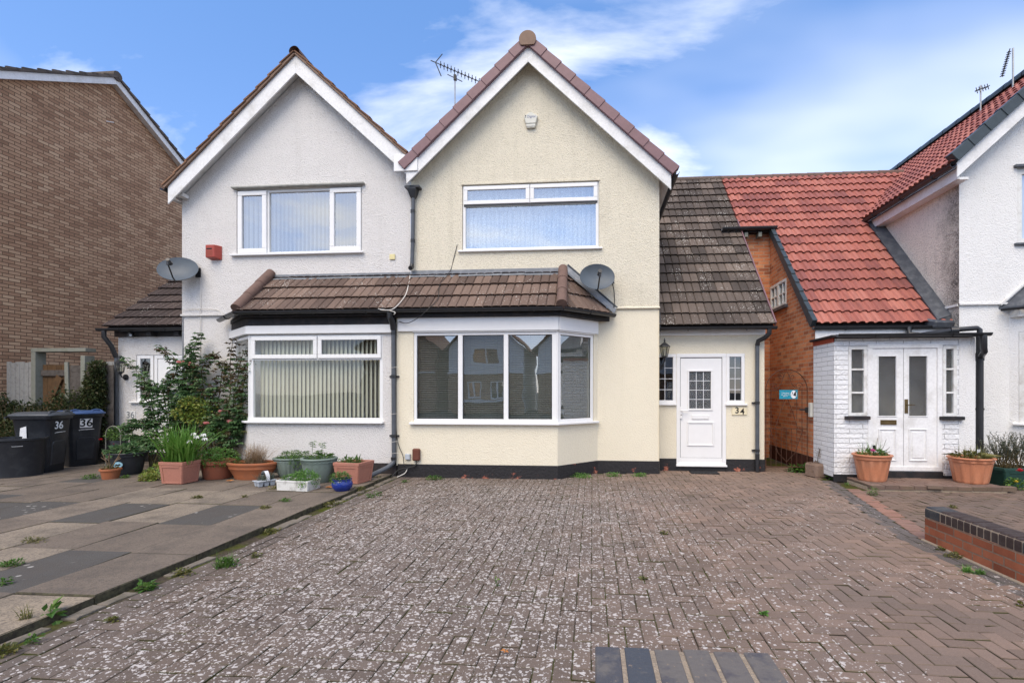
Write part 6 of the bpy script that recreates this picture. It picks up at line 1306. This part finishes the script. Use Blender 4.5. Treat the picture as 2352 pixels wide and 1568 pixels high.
q.build('blades', M['blade'], t)
q = MB(); st = MB()
for px, py in ((452, 1000), (437, 1010), (471, 1004), (468, 995), (446, 993)):
    e = at(px, py, c.y - .1); st.tube([mt @ Vector((.1, 0, H)), (mt @ Vector((.15, -.05, H)) + e) / 2 + Z * .1, e], .004, 5)
    for k in range(6): a = k * 1.05; q.leaf(e, Vector((math.cos(a), math.sin(a) * .5 - .5, -.7 + .3 * math.sin(a))), .07, .035, 0)
q.build('flower', M['petal_white'], t); st.build('flower_stem', M['blade'], t)
t, c, Rr, H = rpot('potted_plant', 'dark terracotta pot crowned by a dense bright green cushion', 500, 1101, 1059, 38, 29, M['terracotta_dark'], 'plain')
q = MB(); blob(q, c + Vector((0, 0, H + .02)), (Rr * 1.22, Rr * 1.1, .17), 1500, .036, shell=.85); q.build('plant', M['bright_leaf'], t)
t, c, Rr, H = rpot('potted_plant', 'wide terracotta bowl with dead straw coloured grass', 580, 1102, 1063, 60, 42, M['terracotta'], 'bowl', sx=1, sy=.62)
q = MB(); blades(q, c + Vector((.05, 0, H - .02)), 420, .36, .9, .005, .7, .14, .09); q.build('dry_grass', M['dry_grass'], t); q = MB(); blob(q, c + Vector((-.05, 0, H - .02)), (Rr * .75, Rr * .4, .06), 320, .03); q.build('plant', M['moss'], t)
fl = lambda a, z: 1 + .018 * math.cos(a * 22)
t, c, Rr, H = rpot('potted_plant', 'fluted sage green pot half hidden behind its larger twin', 669, 1097, 1052, 38, 24, M['sage_pot'], 'urn', rf=fl)
q = MB(); blob(q, c + Vector((.03, 0, H + .01)), (Rr * .95, Rr * .85, .10), 800, .032); blob(q, c + Vector((.2, -.2, H - .03)), (.12, .1, .12), 160, .032); q.build('plant', M['herb'], t)
t, c, Rr, H = rpot('potted_plant', 'sage green pot with a twisted rope band under its rim', 733, 1110, 1053, 40, 24, M['sage_pot'], 'urn')
q = MB()
for k in range(26):
    a = 6.2832 * k / 26; r_ = Rr * .955; q.tube([c + Vector((r_ * math.cos(a + s * .13), r_ * math.sin(a + s * .13), H * (.865 + .045 * s))) for s in (-1, 0, 1)], .009, 5)
q.build('rope_band', M['sage_pot'], t, smooth=True)
q = MB(); blob(q, c + Vector((0, 0, H - .01)), (Rr * .85, Rr * .8, .08), 480, .035)
for dx, dz in ((-.09, .26), (.07, .24), (.02, .12), (-.2, .1)):
    b = c + Vector((dx, -.05, H)); q.tube([b, b + Vector((.01, 0, dz))], .004, 4)
    for k in range(9): a = k * 2.4; q.leaf(b + Vector((.01, 0, dz * (.65 + .04 * k))), Vector((math.cos(a), math.sin(a), .1)), .075, .04)
for a in (.2, .8, 2.6, -.3): q.leaf(c + Vector((.12, 0, H)), Vector((math.cos(a), -.3, .5)), .20, .08)
q.build('plant', M['herb'], t)
t, c, H, mt = bpot('potted_plant', 'square pink planter with sparse seedlings beside the drainpipe', 813, 1112, 1063, .46, .42, R(-9), M['pink_plastic'])
q = MB(); blob(q, c + Vector((-.05, 0, H - .01)), (.2, .18, .06), 260, .04)
for a in (-.12, .05, .1): q.leaf(c + Vector((a, -.02, H)), Vector((.1, -.1, 1)), .13, .05)
q.build('plant', M['herb'], t)
t, c, H, mt = bpot('potted_plant', 'low dirty white trough full of parsley', 686, 1129, 1105, .52, .30, R(-6), M['white_pot'], .96, lip=.01, panels=False)
q = MB(); blob(q, mt @ Vector((.10, 0, H + .04)), (.22, .15, .10), 760, .028); blob(q, mt @ Vector((-.12, 0, H + .0)), (.16, .12, .06), 300, .028); blob(q, mt @ Vector((.16, -.14, H - .02)), (.08, .05, .09), 130, .026); blob(q, mt @ Vector((.28, 0, H + .0)), (.06, .1, .10), 130, .026); q.build('plant', M['bright_leaf'], t)
t, c, Rr, H = rpot('potted_plant', 'small round cobalt blue glazed pot at the paving edge', 786, 1129, 1101, 22, 16, M['blue_glaze'], 'round')
q = MB(); blob(q, c + Vector((-.02, -.02, H + .01)), (Rr * 1.1, Rr, .09), 620, .03); q.build('plant', M['herb'], t)
# plug plants with a cardboard carry handle
p, k = potpos(600, 1117); t = thing('plug_tray', 'grey six pack of plug plants with a printed carry handle', 'plant tray', p, 'potted plants along the house fronts'); mt = Matrix.Translation(p + Vector((0, .08, 0))) @ Matrix.Rotation(R(58), 4, 'Z'); q = MB()
for i in range(3):
    for j in range(2):
        o = Vector(((i - 1) * .085, (j - .5) * .085, 0)); r0 = [mt @ (o + Vector((x * .028, y * .028, 0))) for x, y in ((-1, -1), (1, -1), (1, 1), (-1, 1))]; r1 = [mt @ (o + Vector((x * .040, y * .040, .075))) for x, y in ((-1, -1), (1, -1), (1, 1), (-1, 1))]; q.hexa(r0 + r1)
r0 = [mt @ Vector((x * .14, y * .10, .075)) for x, y in ((-1, -1), (1, -1), (1, 1), (-1, 1))]; q.hexa(r0 + [v + Z * .012 for v in r0]); q.build('tray', M['tray'], t, bevel=.004)
q = MB(); A = [mt @ Vector((-.02 + .005 * 0, .10 * math.cos(math.pi * k / 12), .08 + .15 * math.sin(math.pi * k / 12))) for k in range(13)]; B = [v + (mt.to_3x3() @ Vector((.055, 0, 0))) for v in A]; q.add(A + B, [(k, k + 1, k + 14, k + 13) for k in range(12)]); q.build('handle', M['sticker'], t)
q = MB()
for k in (2, 4, 6): a = [A[k].lerp(A[k + 1], f) for f in (.1, .8)]; b = [B[k].lerp(B[k + 1], f) for f in (.1, .8)]; q.add([v + Vector((0, -.002, .002)) for v in (a[0].lerp(b[0], .1), a[1].lerp(b[1], .1), a[1].lerp(b[1], .9), a[0].lerp(b[0], .9))], [(0, 1, 2, 3)])
q.build('handle_print', plain('navy print', (.02, .025, .08), .5), t)
q = MB(); blades(q, mt @ Vector((0, 0, .08)), 150, .13, .8, .007, .5, .1, .07); blades(q, mt @ Vector((.12, .03, .08)), 60, .13, .9, .006, .5, .03, .03); q.build('plant', M['lavender'], t)
# right hand pots
rib = lambda a, z: 1 + (.055 * (max(0, math.cos(a * 12)) ** .6 - .5) if .02 < z < .32 else 0)
for cx, yb, yr, hr, hb, lab, mg in ((2003, 1106, 1045, 41, 28, 'ribbed terracotta tub with magenta flowers left of the white doors', True), (2230, 1111, 1052, 45, 32, 'ribbed terracotta tub of wilted leaves right of the white doors', False)):
    t, c, Rr, H = rpot('potted_plant', lab, cx, yb, yr, hr, hb, M['terra_plastic'], 'tub', z=.088, rf=rib)
    q = MB(); blob(q, c + Vector((0, 0, H)), (Rr * .8, Rr * .7, .07), 260, .055); blades(q, c + Vector((0, 0, H)), 40, .22, .8, .008, .3, .15, .1)
    if not mg:
        for a in (2.9, 3.3, 0.2, -.4, 1.1, -1.2, -1.9): q.leaf(c + Vector((Rr * .5 * math.cos(a), Rr * .5 * math.sin(a), H + .02)), Vector((math.cos(a), math.sin(a), .15)), .24, .07)
    q.build('plant', M['herb'] if mg else M['moss'], t)
    if mg:
        q = MB(); flower(q, c + Vector((-.07, -.15, H + .07)), .05); q.build('flower', M['petal_magenta'], t); q = MB()
        for x in (-.02, .14, .19): flower(q, c + Vector((x, -.13, H + .05)), .03)
        q.build('flower', M['petal_white'], t); q = MB()
        for x, h in ((.04, .26), (.17, .24), (.22, .12)): q.tube([c + Vector((x * .6, -.05, H)), c + Vector((x, -.08, H + h))], .003, 4)
        q.build('twigs', M['stem'], t); q = MB(); q.rbox(c + Vector((.02, -.02, H + .04)), .05, .003, .10, .2); q.build('plant_label', M['ink'], t)
    else:
        q = MB(); q.rbox(c + Vector((.10, -.02, H + .06)), .06, .004, .06, .3); q.build('plant_label', M['sticker'], t)
t, c, H, mt = bpot('potted_plant', 'dark green trough of woody lavender at the right edge', 2322, 1120, 1075, .62, .40, R(8), M['green_plastic'], .86, z=0)
q = MB(); st = MB()
for _ in range(90):
    b = mt @ Vector((rng.uniform(-.26, .26), rng.uniform(-.12, .12), H - .04)); e = b + Vector((rng.gauss(0, .16), rng.gauss(0, .10), rng.uniform(.28, .58))); md = b.lerp(e, .5) + Vector((rng.gauss(0, .03), 0, .02)); st.tube([b, md, e], [.006, .004, .002], 4)
    for k in range(26):
        f = .42 + .6 * k / 26; p = (md.lerp(e, (f - .5) * 2) if f > .5 else b.lerp(md, f * 2)); q.leaf(p, (rdir() + Vector((0, 0, .9))), .045, .010)
q.build('plant', M['lavender'], t); st.build('stems', M['stem'], t)
b = gnd(1888, 1098); t = thing('concrete_planter', 'rough pink aggregate concrete block with a dead twig by the white porch', 'planter', (b.x, b.y + .18, 0)); q = MB(); q.rbox((b.x, b.y + .17, -.01), .30, .30, .25, .3); o = q.build('block', M['concrete'], t, bevel=.03)
q = MB(); q.tube([(b.x, b.y + .17, .24), (b.x + .01, b.y + .17, .38), (b.x + .03, b.y + .15, .48)], .005, 5); q.build('twig', M['stem'], t); q = MB(); blob(q, (b.x + .02, b.y + .16, .42), (.05, .05, .09), 40, .03); blob(q, (b.x - .05, b.y + .17, .25), (.12, .1, .02), 60, .025); q.build('plant', M['dry_leaf'], t)
# hooped stand and geranium behind the black pot
t = thing('hoop_stand', 'rusty metal hoop stand holding a red geranium by the annex', 'plant stand', gnd(258, 1075, .05)); hb_ = gnd(258, 1073, .05); q = MB(); hy = hb_.y + .1; xl, xr2 = at(243, 1050, hy).x, at(277, 1050, hy).x; zt_ = at(258, 978, hy).z; m_ = (xl + xr2) / 2; r_ = (xr2 - xl) / 2
P = [Vector((xl, hy, .06))] + [Vector((m_ - r_ * math.cos(math.pi * k / 12), hy, zt_ - r_ + r_ * math.sin(math.pi * k / 12))) for k in range(13)] + [Vector((xr2, hy, .06))]; q.tube(P, .009, 6); q.tube([v + Vector((0, .25, 0)) for v in P], .009, 6); q.build('hoop', M['wood_post'], t)
q = MB(); q.lathe([(.09, .35), (.14, .52), (.15, .55), (.13, .55)], (m_, hy + .12, 0), 16); q.tube([(xl, hy + .12, .35), (xr2, hy + .12, .35)], .02, 6); q.build('pot', M['grey_plastic'], t); q = MB(); blob(q, (m_, hy + .12, .66), (.22, .2, .13), 330, .06); q.build('plant', M['herb'], t)
q = MB(); e = at(231, 1009, hy); flower(q, e, .045); flower(q, e + Vector((.28, 0, -.08)), .025); q.build('flower', M['petal_red'], t)
# small spring bedding by the trough
b = gnd(2335, 1125); t = thing('bedding_plant', 'yellow and red bedding flowers beside the green trough', 'plant', b); q = MB(); blob(q, (b.x, b.y + .02, .08), (.14, .08, .10), 150, .05); q.build('foliage', M['weed'], t); q = MB(); flower(q, at(2334, 1106, b.y - .03), .045); q.build('flower', M['petal_yellow'], t); q = MB(); flower(q, at(2343, 1080, b.y), .055); q.build('flower', M['petal_red'], t)

# ================================================================== climbing rose and shrubs against the annex
t = thing('climbing_rose', 'tall climbing rose with pink flowers and bronze tips between annex and bay', 'rose bush', gnd(420, 1090, .05)); ROOT = [gnd(410, 1082, .05), gnd(455, 1080, .05), gnd(495, 1082, .05), gnd(345, 1085, .05)]
st = MB(); lv = MB(); br = MB()
def cane(pts, Yd, root, bronze=0.0, dens=58, spread=.15, size=.078, f0=.25):
    P = [ROOT[root]] + [at(x, y, Yd + rng.uniform(-.06, .06)) for x, y in pts]; S = []
    for i in range(len(P) - 1):
        for k in range(6): S.append(P[i].lerp(P[i + 1], k / 6))
    S.append(P[-1]); S = [S[0]] + [(S[i - 1] + S[i] * 2 + S[i + 1]) / 4 for i in range(1, len(S) - 1)] + [S[-1]]; n = len(S)
    st.tube(S, [.011 * (1 - .8 * i / n) + .002 for i in range(n)], 5)
    for i, p in enumerate(S):
        f = i / n
        if f < f0: continue
        sp = spread * (1 - .72 * max(0, (f - .35) / .65)); nn = int(dens * (1 - .55 * max(0, (f - .5) * 2)))
        for _ in range(max(1, nn // 5)):                          # leaves come as sprays of five on a stalk
            d = rdir(); d.z = d.z * .5 + .1; e = p + d * sp * rng.uniform(.5, 1.3); tg = br if rng.random() < bronze * f * 1.3 else lv; rr = rng.random()
            for k in range(5):
                a = (k - 2) * .65; sd = d.cross(Z).normalized() if d.cross(Z).length > .01 else Vector((1, 0, 0)); o = (d * math.cos(a) + sd * math.sin(a) + Vector((0, 0, -.35))).normalized(); tg.leaf(e + o * .012, o, size * rng.uniform(.7, 1.15), size * .62, 0, min(1, max(0, rr + rng.uniform(-.2, .2))))
Ya = 9.0
for pts, Yd, rt, bz in (([(400, 980), (425, 880), (440, 820), (458, 764)], 9.05, 0, .0), ([(405, 960), (420, 880), (432, 830), (446, 790)], 9.02, 0, .0), ([(390, 980), (385, 900), (408, 845), (400, 820), (362, 796)], 8.95, 0, .35), ([(360, 990), (345, 900), (330, 870), (290, 823)], 8.9, 3, .1), ([(350, 1000), (330, 970), (300, 975), (286, 990)], 8.75, 3, 0), ([(370, 1010), (350, 960), (340, 910), (350, 880)], 8.85, 3, 0), ([(390, 1000), (380, 930), (372, 890), (398, 860)], 8.95, 3, 0), ([(430, 980), (430, 900), (445, 860), (437, 830)], 9.0, 1, 0),
                        ([(470, 980), (468, 900), (462, 850), (480, 820), (495, 815)], 8.95, 1, .7), ([(490, 980), (505, 900), (510, 850), (512, 830)], 8.9, 2, .8), ([(510, 990), (530, 900), (528, 840), (535, 780)], 8.85, 2, .8), ([(520, 990), (545, 900), (548, 850), (560, 805)], 8.7, 2, .7), ([(525, 1000), (550, 950), (560, 880), (572, 830)], 8.62, 2, .5), ([(500, 1000), (520, 950), (540, 930), (556, 900)], 8.65, 2, .3), ([(480, 990), (490, 930), (485, 890)], 8.8, 1, .2), ([(500, 1010), (500, 960), (535, 980), (560, 960)], 8.6, 2, .1), ([(450, 1000), (460, 930), (452, 890)], 8.85, 1, 0), ([(340, 1010), (310, 1010), (296, 1000)], 8.7, 3, 0), ([(370, 1020), (345, 1020), (320, 1015)], 8.7, 3, 0), ([(400, 1000), (400, 940), (415, 900)], 8.9, 0, 0), ([(410, 1000), (420, 950), (425, 910)], 8.85, 0, 0), ([(540, 1000), (545, 970), (548, 940)], 8.6, 2, .1), ([(520, 1030), (530, 1000), (520, 960)], 8.65, 2, .2)):
    cane(pts, Yd - .05, rt, bz, dens=30 if bz > .25 else 40)
st.build('stems', M['stem'], t); lv.build('foliage', M['rose_leaf'], t); br.build('bronze_foliage', M['rose_bronze'], t)
for px, py, r_ in ((529, 969, .085), (473, 972, .065), (506, 945, .055), (411, 832, .06), (421, 830, .03), (436, 833, .03), (434, 838, .024)):
    q = MB(); flower(q, at(px, py, 8.48), r_); q.build('rose_flower', M['rose_pink'], t)
t = thing('golden_shrub', 'yellow green leafy shrub low in the middle of the rose', 'shrub', gnd(450, 1088, .05)); q = MB(); d_ = MB()
for px, py, s in ((440, 925, .24), (470, 940, .26), (455, 960, .24), (490, 965, .24), (420, 950, .2)): blob(q, at(px, py, 8.72), (s, .16, s * .55), 300, .06, flat=.35, r0=0, r1=1)
q.build('foliage', M['rose_yellow'], t)
for px, py, s in ((420, 985, .22), (410, 1015, .22), (520, 1030, .22), (530, 1060, .2), (500, 1040, .2), (480, 1060, .2), (450, 1040, .22)): blob(d_, at(px, py, 8.85), (s, .14, s), 230, .06)
d_.build('dead_foliage', M['rose_bronze'], t)
q = MB()
for k in range(8): a = at(430 + 8 * k, 960, 8.75); q.tube([(a.x + rng.uniform(-.1, .1), 8.85, .05), a], [.008, .003], 5)
q.build('stems', M['stem'], t)
t = thing('trailing_plant', 'yellowing trailing leaves on the ground left of the pink planter', 'plant', gnd(370, 1100, .05)); q = MB()
for px, py, s in ((350, 1092, .14), (365, 1080, .16), (375, 1065, .15), (340, 1098, .1), (360, 1096, .12)): b = gnd(px, py + 6, .05); blob(q, (b.x, b.y, .05 + s * .4), (s * 1.2, .10, s * .7), 150, .055, flat=.2)
blades(q, gnd(390, 1108, .05), 6, .25, .9, .012, .9, .03, .03, .7, 1); q.build('foliage', M['rose_yellow'], t)

# ================================================================== weeds in the joints
def weed(px, py, w, label, mat='weed', h=.035, dens=1.0, size=.028, grass=False, z=None):
    z = (ZS if px < 470 or py < 1120 and px < 860 else 0) if z is None else z; b = gnd(px, py, z); k = dist(b) / F; r_ = w * k / 2; q = MB(); n = int(max(26, 90 * dens * (r_ / .1)))
    for _ in range(4 if w > 14 else 2): o = Vector((rng.uniform(-.45, .45) * r_, rng.uniform(-.3, .3) * r_, 0)); blob(q, b + o + Z * h * .4, (r_ * .6, min(r_ * .45, .09), h), n // 3, size, flat=.25)
    if grass: blades(q, b, int(60 * dens), h * 2.6, .9, .004, .5, r_ * .6, min(r_ * .5, .06))
    tag(q.build('weed', M[mat], None, loc=b), label, 'weed', 'weeds growing in the paving joints')
for a in ((515, 1301, 60, 'feathery green weed at the drive edge beside the sunken mortar strip', 'weed', .05, 1.6, .03, True), (588, 1278, 30, 'small mossy weed on the grey edging blocks', 'moss', .02), (338, 1353, 44, 'broad leaved weed in the mortar strip, left middle', 'weed', .035, .8, .05), (122, 1424, 40, 'weed with upright blue green leaves at the slab corner', 'weed', .07, .5, .07), (260, 1428, 36, 'yellow green moss cushion on the drive near the lower left', 'moss', .02), (415, 1318, 66, 'brown and green weed patch in the mortar strip', 'moss', .025), (850, 1142, 26, 'small weed at the drive edge near the blue pot', 'weed', .04), (868, 1138, 22, 'tuft beside the small weed near the blue pot', 'weed', .04), (998, 1101, 44, 'bright weed mat against the cream bay, left', 'weed', .05, 1.4), (930, 1108, 20, 'tiny weed near the cream wall meter boxes', 'weed', .03), (1338, 1097, 66, 'bright clover mat at the angled bay corner', 'bright_leaf', .05, 1.6), (1411, 1093, 42, 'clover mat below the cream wall, middle', 'bright_leaf', .05, 1.4), (1468, 1093, 44, 'clover mat below the cream wall near the corner', 'bright_leaf', .05, 1.4), (1142, 1346, 14, 'single upright seedling alone in the middle of the drive', 'weed', .05, .5), (1524, 1226, 18, 'little moss tuft in the middle right of the drive', 'moss', .015), (2008, 1138, 26, 'upright green weed in front of the brick step', 'weed', .09, 1), (2220, 1313, 34, 'bright grass tuft at the foot of the low wall', 'bright_leaf', .025, 1.2, .02, True), (2250, 1316, 28, 'second bright grass tuft nearer the right edge at the low wall', 'bright_leaf', .02, 1, .02, True), (2192, 1279, 50, 'yellowing moss strip along the foot of the low wall', 'moss', .025), (2160, 1263, 22, 'moss at the low wall, farther up', 'moss', .02), (1835, 1083, 60, 'leafy dandelions under the iron gate', 'weed', .07, 1.2, .08), (1915, 1100, 26, 'dandelion beside the concrete planter', 'weed', .06, .9, .07), (2000, 1136, 16, 'thin weed at the step corner', 'weed', .08, .5), (2190, 1165, 20, 'mossy weed on the neighbour drive above the low wall', 'moss', .02), (1945, 1112, 14, 'tiny weed left of the brick step', 'weed', .02), (2345, 1392, 20, 'moss tuft at the far right edge of the drive', 'moss', .02), (1755, 1410, 18, 'moss pad right of centre in the drive', 'bright_leaf', .008), (1480, 1330, 16, 'moss pad near the centre of the drive', 'moss', .008)):
    weed(*a, z=0)
for a in ((75, 1243, 60, 'moss and weed patch between the left slabs', 'moss', .025, 1.2, .02), (25, 1298, 56, 'green weed mat at the left edge of the slabs', 'weed', .03, 1.4), (8, 1340, 30, 'weed at the far left edge beside a pale slab', 'weed', .03), (212, 1099, 44, 'weed patch left of the small twig pot', 'weed', .05, 1.3), (290, 1098, 30, 'weed patch right of the small twig pot', 'weed', .04), (508, 1095, 48, 'leafy weed patch between the terracotta pots', 'weed', .06, 1.4), (607, 1168, 34, 'moss cushion in a slab joint below the plug tray', 'moss', .02, 1.2), (656, 1151, 28, 'weed cushion in a slab joint below the white trough', 'weed', .02, 1.2), (452, 1143, 34, 'mossy line in a slab joint, left middle', 'moss', .015), (628, 1124, 36, 'weed left of the white trough', 'moss', .035), (693, 1126, 12, 'sprig growing in front of the white trough', 'weed', .05, .6), (562, 1141, 16, 'faint moss spot in the slab joint', 'moss', .01), (60, 1420, 30, 'dry grass tuft in the lowest left slab joint', 'moss', .04, .5, .02, True)):
    weed(*a, z=ZS)
for a in ((760, 1160, 56, 'weed run in the mortar strip below the blue pot', 'moss', .03, 1.3), (825, 1128, 50, 'weed run in the mortar strip beside the pink planter', 'moss', .045, 1.4), (0, 1502, 70, 'mossy weeds at the lower left corner', 'moss', .03, 1.4), (75, 1478, 40, 'green sprout near the lower left corner', 'weed', .04, .8), (620, 1222, 60, 'low moss along the mortar strip', 'moss', .015, 1), (870, 1104, 36, 'weeds around the foot of the drainpipe', 'moss', .05, 1)):
    weed(*a, z=0)
for px, py, l in ((878, 1098, 'orange fallen leaf at the foot of the drainpipe'), (755, 1121, 'brown fallen leaf between the pots'), (528, 1106, 'fallen leaf beside the terracotta bowl'), (1160, 1500, 'reddish fallen leaf at the front of the drive')):
    z = ZS + .004 if px < 800 else .006; b = gnd(px, py, z); q = MB()
    for k in range(5): a = k * 1.25 + rng.random(); q.leaf(b + Z * .012, Vector((math.cos(a), math.sin(a) * .7, .25)), .06 if py < 1200 else .03, .04 if py < 1200 else .016)
    tag(q.build('fallen_leaf', plain('orange leaf', (.42, .17, .05), .7), None, loc=b), l, 'leaf')

# ================================================================== the far side of the street (seen in the window reflections)
for i, (x, lab) in enumerate(((-13.5, 'white gabled house across the street, far left in the reflections'), (-7.3, 'white gabled house across the street reflected in the bay'), (-1.1, 'white gabled house across the street behind the camera'), (6.5, 'white gabled house across the street reflected at the right'))):
    t = thing('opposite_house', lab, 'house', (x, -17, 0), 'houses across the street'); fo = Fr((x, -17, 0), (1, 0, 0), (0, 1, 0)); q = MB(); q.wall(fo, [(-2.6, 0), (2.6, 0), (2.6, 4.6), (0, 6.9), (-2.6, 4.6)], [(-1.3, -.3, 1.0, 2.2), (.3, 1.3, 1.0, 2.2), (-.9, .9, 3.4, 4.6)], .1); q.box(x - 2.6, x + 2.6, -25, -17.3, 0, 4.6); q.build('wall', M['render_snow'] if i != 0 else M['brown_brick'], t); q = MB(); q.wall(fo, [(-2.6, 0), (2.6, 0), (2.6, 2.75), (-2.6, 2.75)], [(-1.3, -.3, 1.0, 2.2), (.3, 1.3, 1.0, 2.2)], .05, d=.04); q.build('brick_storey', M['brown_brick'], t); q = MB(); q.box(x - 2.65, x + 2.65, -16.95, -16.85, 2.75, 2.85); q.box(x - 1.5, x + 1.5, -16.95, -16.5, .8, .95); q.build('trim', M['upvc'], t)
    q = MB()
    for s in (-1, 1): q.hexa([(x, -25, 6.95), (x + s * 3, -25, 4.3), (x + s * 3, -16.7, 4.3), (x, -16.7, 6.95), (x, -25, 7.1), (x + s * 3, -25, 4.45), (x + s * 3, -16.7, 4.45), (x, -16.7, 7.1)])
    q.build('roof', M['tile_red'] if i == 3 else M['tile_old'], t)
    for h in ((-1.3, -.3, 1.0, 2.2), (.3, 1.3, 1.0, 2.2), (-.9, .9, 3.4, 4.6)):
        q = MB(); q.bars(fo, h[0], h[1], h[2], h[3], .09, -.08, 0); q.obox(fo, (h[0] + h[1]) / 2 - .04, (h[0] + h[1]) / 2 + .04, -.08, 0, h[2] + .09, h[3] - .09); w_ = q.build('window', M['upvc'], t); q = MB(); q.obox(fo, h[0], h[1], -.12, -.09, h[2], h[3]); q.build('pane', M['glass'], w_); roombox(fo, h[0], h[1], h[2], h[3], -.12, -.25, w_, 'dark')
t = thing('street_tree', 'tall leafy tree across the street, reflected in the upstairs casement', 'tree', (-12.6, -13, 0), None); q = MB(); q.tube([(-12.6, -13, 0), (-12.5, -13, 3), (-12.6, -13.1, 6.5)], [.22, .16, .06], 10); q.build('trunk', M['stem'], t); q = MB()
for k in range(16): q_ = (-12.6 + rng.gauss(0, .9), -13 + rng.gauss(0, .9), rng.uniform(4, 10.2)); blob(q, q_, (.8, .8, .6), 150, .22)
q.build('crown', M['hedge'], t)
